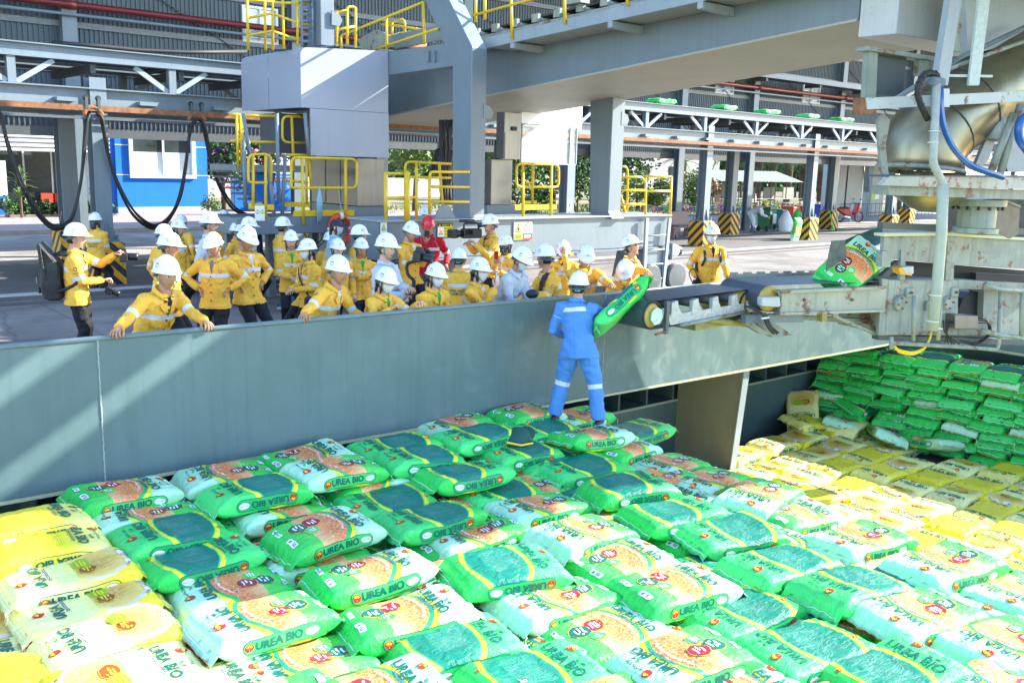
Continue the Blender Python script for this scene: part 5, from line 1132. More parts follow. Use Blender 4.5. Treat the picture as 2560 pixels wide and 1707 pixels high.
def sack_print(kind, seed):
    items = []       # (verts, faces, ink, layer)
    def poly(p, ink, lay=1): items.append((p, [tuple(range(len(p)))], ink, lay))
    def ring(p, q, ink, lay=1): n = len(p); items.append((p + q, [(i, (i + 1) % n, (i + 1) % n + n, i + n) for i in range(n)], ink, lay))
    def text(s, x0, s0, size, ink, rx, rs, lay=3, bold=0.02, align='CENTER'):     # rx, rs: reading direction in (x, s)
        vs, fs = text2d(s, 1.0, bold, 0.0, align)
        ux, us = rs, -rx       # letter 'up' : reading direction turned left, s runs towards the viewer
        items.append(([(x0 + size * (a * rx + b_ * ux), s0 + size * (a * rs + b_ * us)) for a, b_ in vs], fs, ink, lay))
    green = kind.startswith('green'); front = kind.endswith('front'); ink = 'dkgreen'
    def emblem(x, s, r, ux, us):
        poly(disc2(x, s, r, r, 20), 'red', 2)
        rx, rs = -us, ux
        for k in range(-2, 3):
            a = k * 0.55; dx, ds = sin(a), cos(a)
            c = 0.45 * r; px_ = x + (dx * rx + ds * ux) * c * (1.0 if k else 1.15); ps = s + (dx * rs + ds * us) * c * (1.0 if k else 1.15)
            poly([(px_ + 0.30 * r * cos(t) * (dx * rx + ds * ux) + 0.15 * r * sin(t) * (ds * rx - dx * ux), ps + 0.30 * r * cos(t) * (dx * rs + ds * us) + 0.15 * r * sin(t) * (ds * rs - dx * us)) for t in [2 * pi * j / 8 for j in range(8)]], 'gold', 3)
        poly([(x - 0.06 * r * rx - 0.7 * r * ux, s - 0.06 * r * rs - 0.7 * r * us), (x + 0.06 * r * rx - 0.7 * r * ux, s + 0.06 * r * rs - 0.7 * r * us), (x, s)], 'gold', 3)
    # end title across the sack
    text('UREA BIO', -0.205, 0.0, 0.098, ink, 0, -1, bold=0.035)
    poly([(-0.262, -0.085), (-0.285, -0.10), (-0.30, -0.135), (-0.275, -0.12)], ink, 3); poly([(-0.262, -0.09), (-0.268, -0.06), (-0.29, -0.05), (-0.285, -0.075)], 'green2', 3)
    for k in range(2): poly([(-0.158 + 0.012 * k, -0.15), (-0.152 + 0.012 * k, -0.15), (-0.152 + 0.012 * k, 0.13), (-0.158 + 0.012 * k, 0.13)], 'navy' if front else ink, 3)
    emblem(-0.325, 0.08, 0.036, -1, 0); text('PHÂN BÓN CÀ MAU', -0.325, -0.045, 0.022, ink, 0, -1)
    if kind == 'green_front':
        for (x, s, r, i1) in ((0.205, 0.055, 0.076, 'dkgreen'), (0.075, 0.08, 0.072, 'maroon'), (0.145, -0.055, 0.058, 'ltgreen')):
            poly(disc2(x, s, r * 1.07, r * 1.07, 26), 'gold', 1); poly(disc2(x, s, r, r, 26), i1, 2)
            for j in (-1, 0, 1):
                w = r * (0.50, 0.62, 0.42)[j + 1]; h = 0.085 * r
                poly([(x + j * 0.36 * r + h * sin(5 * k) * 0.3 - h, s - w + 2 * w * k / 6) for k in range(7)] + [(x + j * 0.36 * r + h, s + w - 2 * w * k / 6) for k in range(7)], 'white', 3)
        vs, fs = text2d('Vi sinh Bacillus spp ≥1x10⁸ cfu/g', 0.030, 0.0006)
        items.append(([(0.16 - (0.265 + y) * cos(a / 0.30), -(0.315 + y * 1.1) * sin(a / 0.30)) for a, y in vs], fs, 'white', 3))
        for k in range(3): poly(rrect2(0.345, 0.075 + 0.042 * k, 0.018, 0.018, 0.003), 'white', 2); poly(disc2(0.345, 0.075 + 0.042 * k, 0.010, 0.010, 8), ('gold', 'green2', 'navy')[k], 3)
        poly(rrect2(0.345, -0.11, 0.024, 0.065, 0.012), 'white', 2); text('50', 0.347, -0.135, 0.042, ink, 0, -1); poly(rrect2(0.345, -0.075, 0.012, 0.012, 0.003), 'navy', 3)
        for k in range(14): a = random.uniform(-0.2, 0.2); poly(disc2(random.uniform(-0.06, 0.06), a, 0.006, 0.006, 6), random.choice(['ltgreen', 'navy', 'dkgreen', 'gold']), 2)
    elif kind == 'green_back':
        for k in range(4): poly([(0.29 + 0.012 * k, -0.12), (0.294 + 0.012 * k, -0.12), (0.294 + 0.012 * k, 0.05), (0.29 + 0.012 * k, 0.05)], 'green2', 2)
        emblem(0.33, 0.12, 0.018, -1, 0)
    elif kind == 'yellow_front':
        for (x, s, rx, rs, i1) in ((0.10, 0.06, 0.055, 0.075, 'brown'), (0.085, -0.075, 0.055, 0.10, 'lime')):
            poly(disc2(x, s, rx * 1.08, rs * 1.06, 26), 'gold', 1); poly(disc2(x, s, rx, rs, 26), i1, 2)
            for j in (-1, 0, 1): poly(rrect2(x + j * 0.4 * rx, s, 0.12 * rx, 0.6 * rs, 0.005), 'gold', 3)
        vs, fs = text2d('Vi sinh Bacillus spp ≥1x10⁸ cfu/g', 0.028, 0.0008)
        items.append(([(0.17 + (0.235 + y) * cos(a / 0.26), (0.265 + y) * sin(a / 0.26)) for a, y in vs], fs, 'olive', 3))
        for k in range(3): poly(rrect2(0.365, 0.06 + 0.042 * k, 0.018, 0.018, 0.003), 'white', 2); poly(disc2(0.365, 0.06 + 0.042 * k, 0.010, 0.010, 8), ('gold', 'green2', 'navy')[k], 3)
        poly(rrect2(0.365, -0.11, 0.024, 0.065, 0.012), 'white', 2); text('50', 0.367, -0.135, 0.042, ink, 0, -1)
    else:
        emblem(0.33, 0.10, 0.018, -1, 0)
    # both sides: capsule, emblem, name, oval maker's mark; upright when the front lies up
    for sg in (1, -1):
        d = sg if front else -sg                   # reading direction along x on that side
        us = -sg if front else sg
        sc_ = sg * SIDE
        p = rrect2(0.0, sc_, 0.265, 0.052, 0.05, 6); q = rrect2(0.0, sc_, 0.259, 0.046, 0.044, 6); ring(p, q, 'dkgreen', 1)
        if green: poly(q, 'ltgreen' if front else 'green2', 1)
        vs, fs = text2d('UREA BIO', 0.074, 0.0034)
        items.append(([(-0.025 * d + a * d, sc_ + b_ * us) for a, b_ in vs], fs, 'dkgreen', 3))
        emblem(-0.225 * d, sc_, 0.031, 0, us)
        poly(disc2(0.2 * d, sc_, 0.05, 0.030, 22), 'dkgreen', 2); poly(disc2(0.2 * d, sc_, 0.047, 0.027, 22), 'white', 3)
        vs, fs = text2d('BIOWISH', 0.020, 0.0004); items.append(([(0.2 * d + a * d, sc_ + b_ * us) for a, b_ in vs], fs, 'ltgreen', 4))
    bm = bmesh.new(); inks = sorted({i[2] for i in items}); lay_ = bm.faces.layers.int.new('lay')
    for vs, fs, ink_, lay in items:
        bv = [bm.verts.new((a, b_, 0)) for a, b_ in vs]
        for f in fs:
            try: F_ = bm.faces.new([bv[i] for i in f])
            except ValueError: continue
            F_.material_index = inks.index(ink_); F_[lay_] = lay
    for x in np.arange(-0.40, 0.41, 0.045): bmesh.ops.bisect_plane(bm, geom=bm.verts[:] + bm.edges[:] + bm.faces[:], plane_co=(x, 0, 0), plane_no=(1, 0, 0))
    for s in np.arange(-0.42, 0.43, 0.030): bmesh.ops.bisect_plane(bm, geom=bm.verts[:] + bm.edges[:] + bm.faces[:], plane_co=(0, s, 0), plane_no=(0, 1, 0))
    lv = {}
    for f in bm.faces:
        for v in f.verts: lv[v] = f[lay_]
    for v in bm.verts:
        x, s = v.co.x, v.co.y; v.co = sack_pos(x, s, seed) + sack_n(x, s, seed) * (0.0030 + 0.0010 * lv.get(v, 1))
    for f in bm.faces: f.smooth = True
    me = bpy.data.meshes.new('print'); bm.to_mesh(me); bm.free()
    for i in inks: me.materials.append(PRM[i])
    return me
def sack_body(seed, m):
    xs = [-BL - 0.055, -BL - 0.028] + [BL * -cos(pi * (0.5 + 0.5 * (i / 29 * 2 - 1))) for i in range(30)] + [BL + 0.028, BL + 0.055]
    # denser towards the ends
    ns = 56; vs = []; uvs = []; fs = []
    for x in xs:
        for j in range(ns): s = PERI * j / ns; vs.append(sack_pos(x, s, seed))
    nx = len(xs)
    me = bpy.data.meshes.new('sack'); bm = bmesh.new(); L_ = bm.loops.layers.uv.new('UVMap'); bv = [bm.verts.new(v) for v in vs]
    for i in range(nx - 1):
        for j in range(ns):
            k = (j + 1) % ns; f = bm.faces.new((bv[i * ns + j], bv[(i + 1) * ns + j], bv[(i + 1) * ns + k], bv[i * ns + k])); f.smooth = True
            for l, (a, b_) in zip(f.loops, ((i, j), (i + 1, j), (i + 1, j + 1), (i, j + 1))):
                s = PERI * b_ / ns; s = s - PERI if s > PERI / 2 + 1e-6 else s
                if b_ == ns // 2 + 1 and j == ns // 2: s = PERI * b_ / ns
                l[L_].uv = (xs[a], s)
    for i in (0, nx - 1): bm.faces.new([bv[i * ns + j] for j in (range(ns) if i else range(ns - 1, -1, -1))])
    bm.to_mesh(me); bm.free(); me.materials.append(m); return me
def sack_thread(seed, sx):
    mb = MB(); rnd = random.Random(seed + sx)          # stitched line along the end running out into a loose tail
    q = [sack_pos(sx * (BL + 0.030), s, seed) + Vector((0, 0, 0.005)) for s in np.linspace(-0.25, 0.262, 14)]
    for k in range(6): q.append(q[-1] + Vector((sx * rnd.uniform(0, 0.014), rnd.uniform(-0.018, 0.004), rnd.uniform(-0.026, -0.004))))
    mb.tube(q, 0.0026, 4); mb.mats = [PRM['white']]; return mb.mesh('seam_thread', True)
SEEDS = (1, 2, 3, 4, 5)
SACKM = {k: sack_mat(k) for k in ('green_front', 'green_back', 'yellow_front', 'yellow_back')}
SBODY = {(k, s): sack_body(s, SACKM[k]) for k in SACKM for s in SEEDS}
SPRINT = {(k, s): sack_print(k, s) for k in SACKM for s in SEEDS}
STHREAD = {(s, e): sack_thread(s, e) for s in SEEDS for e in (-1, 1)}
SACKS = []
def sack(kind, top, yaw=0.0, flip=False, pitch=0.0, roll=0.0, seed=None, label=None, group=None, full=True, name='fertiliser_sack'):
    """top: centre of the upper face. yaw along the hold, flip turns the sack end for end."""
    s = seed or random.choice(SEEDS)
    o = link(name, SBODY[(kind, s)], None, label, 'sack', group)
    R = Matrix.Rotation(RD(yaw) + (pi if flip else 0), 3, 'Z')
    R = Matrix.Rotation(RD(pitch), 3, 'Y') @ Matrix.Rotation(RD(roll), 3, 'X') @ R
    Z = R @ Vector((0, 0, 1))
    o.location = Vector(top) - Z * (2 * BT * 1.03); o.rotation_euler = R.to_euler()
    if full:
        link('print', SPRINT[(kind, s)], o)
        for e in (-1, 1): link('seam_thread', STHREAD[(s, e)], o)
    return o
K = {'F': 'green_front', 'B': 'green_back', 'Y': 'yellow_front', 'Z': 'yellow_back'}
ORD = ['first', 'second', 'third', 'fourth', 'fifth', 'sixth', 'seventh', 'eighth', 'ninth', 'tenth', 'eleventh', 'twelfth', 'thirteenth', 'fourteenth', 'fifteenth', 'sixteenth', 'seventeenth', 'eighteenth', 'nineteenth', 'twentieth']
# the loose upper sacks: (x, y) of the upper face in the photograph at 2352 wide, kind, title end (L/R), yaw, layer
PICK = [
 (285, 1112, 'F', 'R', 2, 1.0), (520, 1075, 'F', 'L', -4, 0.9), (585, 1108, 'B', 'L', -3, 1.5), (700, 1035, 'F', 'R', 0, 0.9), (770, 1060, 'F', 'L', 3, 1.5), (905, 1010, 'B', 'L', -2, 0.8), (965, 1035, 'B', 'L', -4, 1.2),
 (1035, 958, 'F', 'L', 6, 0.7), (1095, 985, 'B', 'L', 2, 1.2), (1210, 936, 'F', 'R', 2, 0.9), (1240, 972, 'B', 'L', -3, 0.6), (1355, 985, 'F', 'R', -6, 1.2), (1430, 1018, 'F', 'R', 10, 0.4), (1190, 1022, 'B', 'L', 0, 0.7),
 (1255, 1045, 'B', 'L', -3, 0.2), (1330, 1060, 'B', 'L', -4, 0.8), (1065, 1070, 'B', 'R', -5, 1.5), (1535, 1055, 'F', 'L', 0, 0.2), (1625, 1090, 'F', 'L', 0, 0.2), (1745, 1122, 'F', 'L', 12, 0.8), (1445, 1102, 'B', 'R', -14, 1.4), (1550, 1160, 'B', 'R', -13, 1.2), (1680, 1205, 'B', 'L', -14, 1.0),
 (335, 1165, 'F', 'L', -2, 0.5), (395, 1205, 'B', 'L', 1, 1.2), (455, 1262, 'B', 'R', 4, 1.3), (835, 1090, 'F', 'R', 2, 0.5), (890, 1138, 'B', 'L', -4, 0.9), (985, 1170, 'B', 'L', -3, 1.3), (640, 1155, 'F', 'L', 0, 0.6), (745, 1200, 'F', 'R', 6, 1.7),
 (1140, 1115, 'B', 'L', -3, 0.6), (1235, 1148, 'F', 'L', -3, 0.8), (1340, 1205, 'F', 'L', 3, 1.1), (720, 1258, 'F', 'L', -6, 0.6), (850, 1292, 'F', 'R', -8, 1.4), (1085, 1208, 'F', 'L', -5, 0.7), (1165, 1282, 'B', 'R', -12, 1.7),
 (1830, 1165, 'F', 'R', -5, 0.3), (1975, 1220, 'F', 'L', -9, 0.6), (2170, 1275, 'F', 'L', -12, 1.0), (1795, 1275, 'B', 'L', -10, 1.0), (1960, 1325, 'B', 'L', -10, 1.2), (2350, 1345, 'F', 'L', -4, 0.5), (2110, 1385, 'F', 'L', -9, 1.1), (2320, 1455, 'F', 'L', -9, 1.0),
 (1430, 1272, 'F', 'R', -4, 0.6), (1550, 1325, 'F', 'R', -6, 1.2), (1275, 1355, 'F', 'L', -3, 0.9), (1700, 1385, 'B', 'L', -4, 0.5), (930, 1390, 'F', 'R', -9, 1.2), (535, 1335, 'F', 'L', -3, 0.7), (605, 1395, 'F', 'L', 0, 1.5), (1045, 1455, 'B', 'R', -9, 0.9),
 (1400, 1435, 'F', 'R', -5, 0.6), (1565, 1490, 'F', 'L', -8, 1.3), (700, 1500, 'F', 'L', -3, 0.6), (1230, 1525, 'B', 'R', -6, 0.9), (1850, 1465, 'B', 'L', -8, 1.0), (2050, 1520, 'B', 'R', -12, 1.1), (870, 1575, 'F', 'R', -4, 0.9), (1700, 1575, 'F', 'R', -8, 0.8), (2320, 1560, 'F', 'L', -8, 0.8), (1420, 1610, 'F', 'L', -6, 0.8),
 (70, 1180, 'Z', 'R', 2, 1.1), (110, 1232, 'Z', 'R', 0, 1.0), (160, 1302, 'Y', 'L', 2, 1.2), (200, 1368, 'Y', 'L', 0, 1.0), (245, 1440, 'Y', 'L', 1, 1.2), (300, 1535, 'Y', 'R', 1, 1.0), (10, 1540, 'Z', 'L', -40, 0.8), (20, 1455, 'Z', 'L', 0, 0.2), (470, 1575, 'Y', 'R', -2, 0.7), (1110, 1620, 'F', 'L', -5, 0.9), (1950, 1610, 'F', 'L', -6, 0.8), (620, 1620, 'F', 'L', -3, 0.8)]
ZB = -0.56
def wall_rise(x, y): return 0.20 * min(1, max(0, (y - 6.5) / 1.2))
rows = {}
for (x, y, k, e, yw, ly) in PICK:
    zt_ = ZB + 0.17 * ly
    for _ in range(4):          # the pile rises towards the coaming
        p = at_z(x * 1.08844, y * 1.08844, zt_); zt_ = ZB + 0.17 * ly + wall_rise(p.x, p.y)
    o = sack(K[k], p, yaw=yw - 1.7 + random.uniform(-2, 2), flip=(e == 'R'), pitch=random.uniform(-3.5, 3.5), roll=random.uniform(-4, 4) - (2 if ly > 1 else 0), group='loose sacks on top of the pile')
    SACKS.append(o); rows.setdefault(int((8.35 - p.y) / 0.62), []).append((p.x, k, o))
FACE = {'F': 'green sack, orange front print up', 'B': 'green sack, teal back print up', 'Y': 'yellow sack, brown front print up', 'Z': 'yellow sack, plain back up'}
for i, r in enumerate(sorted(rows)):
    for j, (x, k, o) in enumerate(sorted(rows[r], key=lambda t: t[0])):
        o['label'] = f'{FACE[k]}, {ORD[j]} from left in {ORD[i]} row from steel wall'
# layer below, seen in the gaps
n_u = 0
YR = [7.72 - 0.565 * i for i in range(11)]
for i, y in enumerate(YR):
    for j in range(13):
        x = 0.45 + 0.89 * j + (0.4 if i % 2 else 0) + random.uniform(-0.04, 0.04)
        if x > 8.2 + (7.7 - y) * 0.40 and y < 7.0 and False: continue
        dx = x * CF.x + y * CF.y
        q = Vector((x, y, -0.6)) - CAM; u = CX + F * q.dot(CR) / q.dot(CF)
        if q.dot(CF) < 0.5 or u < -250 or u > 2800: continue
        v = CY - F * q.dot(CU) / q.dot(CF)
        if v > 1860: continue
        if x > (7.45 if y < 6.9 else 8.0): continue
        k = 'yellow_front' if x < 1.5 and y > 4.2 else 'green_front' if (i + j) % 3 else 'green_back'
        sack(k, (x, y + 0.03 * sin(x), -0.52 + wall_rise(x, y) + 0.02 * random.uniform(-1, 1)), yaw=random.uniform(-4, 1), flip=bool((i * 3 + j) % 2), pitch=random.uniform(-2, 2), roll=random.uniform(-2, 2),
             label=f'{"yellow" if k[0] == "y" else "green"} sack in the lower layer, {ORD[j]} along {ORD[i]} row from the steel wall', group='sacks in the lower layer of the pile'); n_u += 1
# yellow floor layer at the loader end of the hold
for i in range(13):
    for j in range(8):
        x = 9.35 + 0.885 * j + random.uniform(-0.03, 0.03) + (0.3 if i % 2 else 0); y = 8.55 - 0.575 * i
        fx = 14.55 + (7.36 - y) * 0.85
        fx = 15.2
        if x > fx - 0.25 or (x < 11.7 and y > 8.2): continue
        k = 'yellow_back' if random.random() < 0.22 else 'yellow_front'
        sack(k, (x, y, -1.90 + 0.025 * random.uniform(-1, 1) + (0.1 if y > 8 else 0)), yaw=random.uniform(-5, 3), flip=random.random() < 0.75, pitch=random.uniform(-2, 2), roll=random.uniform(-3, 3),
             label=f'yellow sack on the hold floor, {ORD[j]} along, {ORD[i]} row from the side wall', group='yellow sacks on the hold floor')
for (x, y, z, pi_, ro, yw, k, lb) in ((14.2, 8.75, -1.66, 5, 8, -10, 'yellow_back', 'yellow sack lying loose on others near the leaning yellow sack'), (14.75, 8.3, -1.70, -3, 4, 8, 'yellow_front', 'yellow sack lying on others just before the green stack'), (14.45, 9.05, -1.55, -38, 14, 30, 'yellow_front', 'yellow sack leaning upright against the green stack corner')):
    sack(k, (x, y, z), yaw=yw, pitch=pi_, roll=ro, label=lb, group='loose yellow sacks')
# wall of green sacks, ends showing; its face runs obliquely across the hold
for c in range(9):
    f0 = Vector((14.95, 9.25, 0)); fd = Vector((0.10, -0.995, 0)); fn = Vector((0.995, 0.10, 0))
    for r in range(11):
        z = -1.86 + 0.138 * r + 0.03 * random.uniform(-0.5, 0.5)
        mess = 1 if (c in (1, 2, 3) and r < 4) else 0
        q = f0 + fd * (0.30 + 0.565 * c + random.uniform(-0.05, 0.05) + 0.06 * (r % 2)) + fn * (0.36 + random.uniform(-0.07, 0.07) + 0.025 * r - 0.12 * mess)
        sack('green_front' if random.random() < 0.35 else 'green_back', (q.x, q.y, z), yaw=6 + random.uniform(-7, 7) + mess * random.uniform(-14, 14), flip=random.random() < 0.72, pitch=random.uniform(-4, 4) - 3 * mess, roll=random.uniform(-5, 5) + mess * random.uniform(-14, 14),
             label=f'green sack end in the back stack, course {ORD[r]} from floor, {ORD[c]} column from wall', group='green sacks stacked at the end of the hold')
for (x, y, z, p, yw, ro) in ((14.85, 7.6, -1.72, 18, 40, 10), (14.95, 6.9, -1.70, 14, 70, -8), (14.8, 8.45, -1.68, 12, 25, 5)):
    sack('green_front', (x, y, z), yaw=yw, pitch=p, roll=ro, label=f'green sack slumped at the foot of the stack, {"nearest the wall" if y > 8 else "middle one" if y > 7.2 else "farthest from the wall"}', group='slumped green sacks')
# sacks riding the machines
MT = MP[1]
p = at_pl(2148, 648, mpo(0.35))
o = sack('green_front', p, label='green sack sliding down the rubber chute onto the belt', seed=1)
xv = -(MD * 0.83 + Vector((0, 0, 0.56))).normalized(); zv = (-MP[1] * 0.60 + Vector((0, 0, 0.75)) - MD * 0.15); zv = (zv - xv * zv.dot(xv)).normalized(); yv = zv.cross(xv); R = Matrix((xv, yv, zv)).transposed()
o.rotation_euler = R.to_euler(); o.location = at_pl(2138, 655, mpo(0.25)) - zv * 0.19
p = at_pl(2420, 575, mpo(0.45)); o = sack('green_front', p, yaw=MA, flip=True, label='green sack lying in the loader trough behind the channel', seed=2)
p = at_y(1545, 770, 7.3)
o = sack('green_back', p, label='green sack tipping off the belt end beside the blue worker', seed=2)
R = Matrix.Rotation(RD(-12), 3, 'Z') @ Matrix.Rotation(RD(-36), 3, 'Y') @ Matrix.Rotation(RD(-35), 3, 'X'); o.rotation_euler = R.to_euler(); o.location = p - (R @ Vector((0, 0, 1))) * 0.1
p = at_x(1000, 92, 10.9); sack('green_front', p + Vector((0.3, 0, 0.1)), yaw=88, flip=True, label='green sack on the feed conveyor beside the portal leg', seed=3, pitch=4)
for i, (x, y) in enumerate(((1653, 253), (1810, 267), (1918, 278), (2020, 286), (2105, 295))):
    p = at_pl(x, y, (gp(0, 0.45, 0), GN)); p.z = 4.70
    sack('green_back', p, yaw=random.uniform(-8, 8), flip=i % 2 == 0, roll=random.uniform(-3, 3), label=f'green sack riding the gallery belt, {ORD[i]} from the second portal leg', group='sacks on the gallery belt')
# ================================================================= PEOPLE
SKIN = [mat('skin tone %d' % i, c, 0.5, var=0.06, scale=12, spec=0.35) for i, c in enumerate(((0.55, 0.30, 0.19), (0.46, 0.235, 0.14), (0.64, 0.39, 0.27)))]
HAIR = mat('black hair', (0.012, 0.010, 0.010), 0.45, var=0.3, scale=40)
LIPS = mat('lips', (0.42, 0.14, 0.11), 0.5); EYEW = flat('eye white', (0.7, 0.7, 0.68)); EYEB = flat('eye dark', (0.02, 0.012, 0.01), 0.2)
def cloth(name, col, band=None, rough=0.75):
    m = mat(name, col, rough, var=0.07, scale=5, spec=0.25)
    N, L = m.node_tree.nodes, m.node_tree.links; b = N['Principled BSDF']
    tc = N.new('ShaderNodeTexCoord')
    n1 = N.new('ShaderNodeTexNoise'); n1.inputs['Scale'].default_value = 9; n1.inputs['Detail'].default_value = 4; n1.inputs['Distortion'].default_value = 1.4; L.new(tc.outputs['Object'], n1.inputs[0])
    bp = N.new('ShaderNodeBump'); bp.inputs['Strength'].default_value = 0.65; bp.inputs['Distance'].default_value = 0.03; L.new(n1.outputs[0], bp.inputs['Height']); L.new(bp.outputs[0], b.inputs['Normal'])
    if band:
        src = b.inputs['Base Color'].links[0].from_socket
        at = N.new('ShaderNodeAttribute'); at.attribute_name = 'band'
        ab = N.new('ShaderNodeMath'); ab.operation = 'ABSOLUTE'; L.new(at.outputs['Fac'], ab.inputs[0])
        lt = N.new('ShaderNodeMath'); lt.operation = 'LESS_THAN'; lt.inputs[1].default_value = 1.0; L.new(ab.outputs[0], lt.inputs[0])
        mx = N.new('ShaderNodeMix'); mx.data_type = 'RGBA'; L.new(lt.outputs[0], mx.inputs['Factor']); L.new(src, mx.inputs['A']); mx.inputs['B'].default_value = (*band, 1); L.new(mx.outputs['Result'], b.inputs['Base Color'])
    return m
REFL = (0.62, 0.65, 0.68)
CL = {'yellow': cloth('yellow work jacket', (0.80, 0.45, 0.055), REFL), 'red': cloth('red coverall', (0.50, 0.012, 0.03), REFL), 'light': cloth('pale blue-grey shirt', (0.50, 0.55, 0.62)), 'navy': cloth('navy polo', (0.012, 0.02, 0.07)), 'sky': cloth('sky blue uniform', (0.25, 0.50, 0.70)),
      'worker': cloth('bright blue overall', (0.085, 0.25, 0.64), REFL), 'black': cloth('black trousers', (0.014, 0.015, 0.018)), 'jeans': cloth('blue jeans', (0.05, 0.13, 0.32)), 'grey': cloth('grey trousers', (0.10, 0.11, 0.12)), 'shoe': mat('shoe', (0.02, 0.02, 0.025), 0.5), 'wshoe': mat('white shoe', (0.5, 0.55, 0.6), 0.5)}
SHIRT = {'green': flat('green collar shirt', (0.04, 0.36, 0.05), 0.8), 'white': flat('white shirt', (0.7, 0.72, 0.75), 0.8), 'dark': flat('dark shirt', (0.02, 0.02, 0.04), 0.8), 'grey': flat('grey shirt', (0.18, 0.18, 0.2), 0.8)}

# ---- head template (head-local: x right, y forward, z up, centre of skull at origin)
def head_point(th, ph, sc_=1.0):
    d = Vector((sin(th) * cos(ph), sin(th) * sin(ph), cos(th)))
    x, y, z = d.x * 0.074, d.y * 0.096, d.z * 0.118
    if z < 0: x *= 1 - 0.30 * (-d.z) ** 1.4; y *= 1 - 0.06 * (-d.z)
    if d.y > 0:
        g = lambda cx, cz, sx, sz: math.exp(-((x - cx) / sx) ** 2 - ((z - cz) / sz) ** 2)
        y *= 0.94
        f = 1.0 if sc_ <= 1 else 0.0
        y += f * (0.020 * g(0, -0.020, 0.013, 0.016) + 0.010 * g(0, 0.005, 0.010, 0.022) - 0.010 * g(0.032, 0.012, 0.017, 0.012) - 0.010 * g(-0.032, 0.012, 0.017, 0.012) + 0.004 * g(0, 0.034, 0.05, 0.010) + 0.006 * g(0, -0.056, 0.022, 0.008) - 0.004 * g(0, -0.07, 0.02, 0.006) + 0.006 * g(0, -0.095, 0.022, 0.016))
    return Vector((x, y, z)) * sc_
HN, HK = 28, 20
def head_parts(skin, hair_long=False):
    mb = MB(); vs = [head_point(pi * i / HK, 2 * pi * j / HN) for i in range(HK + 1) for j in range(HN)]
    o = len(mb.v); mb.v += [tuple(v) for v in vs]
    iS = mb.use(skin).cur; iH = mb.use(HAIR).cur; iL = mb.use(LIPS).cur
    for i in range(HK):
        for j in range(HN):
            f = (i * HN + j, (i + 1) * HN + j, (i + 1) * HN + (j + 1) % HN, i * HN + (j + 1) % HN); c = sum((vs[k] for k in f), Vector()) / 4
            mb.f.append(f); hair = (c.z > 0.065 and c.y < 0.085) or (c.y < -0.022 and c.z > -0.055) or (c.y < 0.018 and c.z > 0.012)
            lip = c.y > 0.07 and abs(c.x) < 0.026 and -0.066 < c.z < -0.048
            mb.mi.append(iH if hair else iL if lip else iS)
    mb.use(skin)
    for s in (-1, 1):
        mb.ell((s * 0.076, -0.006, -0.008), (0.010, 0.020, 0.032), 8, 6)
    mb.tube([(0, -0.028, -0.05), (0, -0.038, -0.135), (0, -0.05, -0.20)], 0.056, 12, radii=[0.052, 0.055, 0.066])
    for s in (-1, 1):
        mb.use(EYEW).ell((s * 0.032, 0.079, 0.010), (0.015, 0.007, 0.0065), 8, 5)
        mb.use(EYEB).ell((s * 0.032, 0.084, 0.010), (0.0075, 0.004, 0.0065), 8, 5)
        mb.use(HAIR).add([(s * 0.014, 0.0905, 0.028), (s * 0.050, 0.079, 0.031), (s * 0.052, 0.078, 0.037), (s * 0.014, 0.0905, 0.036)], [(0, 1, 2, 3)])
    if hair_long:
        mb.use(HAIR).ell((0, -0.085, -0.085), (0.062, 0.035, 0.10), 10, 8); mb.ell((0, -0.075, -0.02), (0.078, 0.04, 0.06), 10, 7)
        for s in (-1, 1): mb.ell((s * 0.074, 0.01, -0.045), (0.012, 0.022, 0.075), 8, 7)
    return mb
# ---- hard hat template
def helmet_mesh(m):
    mb = MB(); n = 40; rings = []
    def rim(ph, ex):
        f = max(0, sin(ph)); x = cos(ph) * (0.106 + ex); y = sin(ph) * (0.130 + ex) + ex * 2.6 * f ** 3
        return x, y
    for ex, z in ((0.016, 0.014), (0.018, 0.019), (0.006, 0.026)):
        rings.append([Vector((*rim(2 * pi * j / n, ex), z - (0.012 * max(0, sin(2 * pi * j / n)) ** 2 * (ex / 0.018)))) for j in range(n)])
    for k in range(1, 9):
        t = pi / 2 * k / 8.3; R_ = []
        for j in range(n):
            ph = 2 * pi * j / n; x, y = cos(ph) * 0.106 * cos(t), sin(ph) * 0.130 * cos(t); z = 0.03 + 0.128 * sin(t) ** 0.92
            if abs(x) < 0.024 and k > 2: z += 0.007
            if 0.05 < abs(x) < 0.066 and k > 3: z += 0.003
            R_.append(Vector((x, y, z)))
        rings.append(R_)
    vs = [v for R_ in rings for v in R_]; fs = [(i * n + j, i * n + (j + 1) % n, (i + 1) * n + (j + 1) % n, (i + 1) * n + j) for i in range(len(rings) - 1) for j in range(n)]
    fs.append(tuple((len(rings) - 1) * n + j for j in range(n)))
    # inside lining closes the underside
    r0 = len(vs); vs += [Vector((v.x * 0.97, v.y * 0.97, v.z + 0.004)) for v in rings[0]]
    fs += [(j, r0 + j, r0 + (j + 1) % n, (j + 1) % n) for j in range(n)]; fs.append(tuple(r0 + j for j in range(n)))
    mb.use(m).add(vs, fs); me = mb.mesh('hard_hat', True); return me
WHAT = mat('white helmet shell', (0.80, 0.80, 0.84), 0.28, var=0.02, spec=0.55); RHAT = mat('red helmet shell', (0.62, 0.012, 0.015), 0.25, var=0.03, spec=0.55)
HELM = {'white': helmet_mesh(WHAT), 'red': helmet_mesh(RHAT), 'yellow': helmet_mesh(mat('yellow helmet shell', (0.65, 0.55, 0.03), 0.3))}
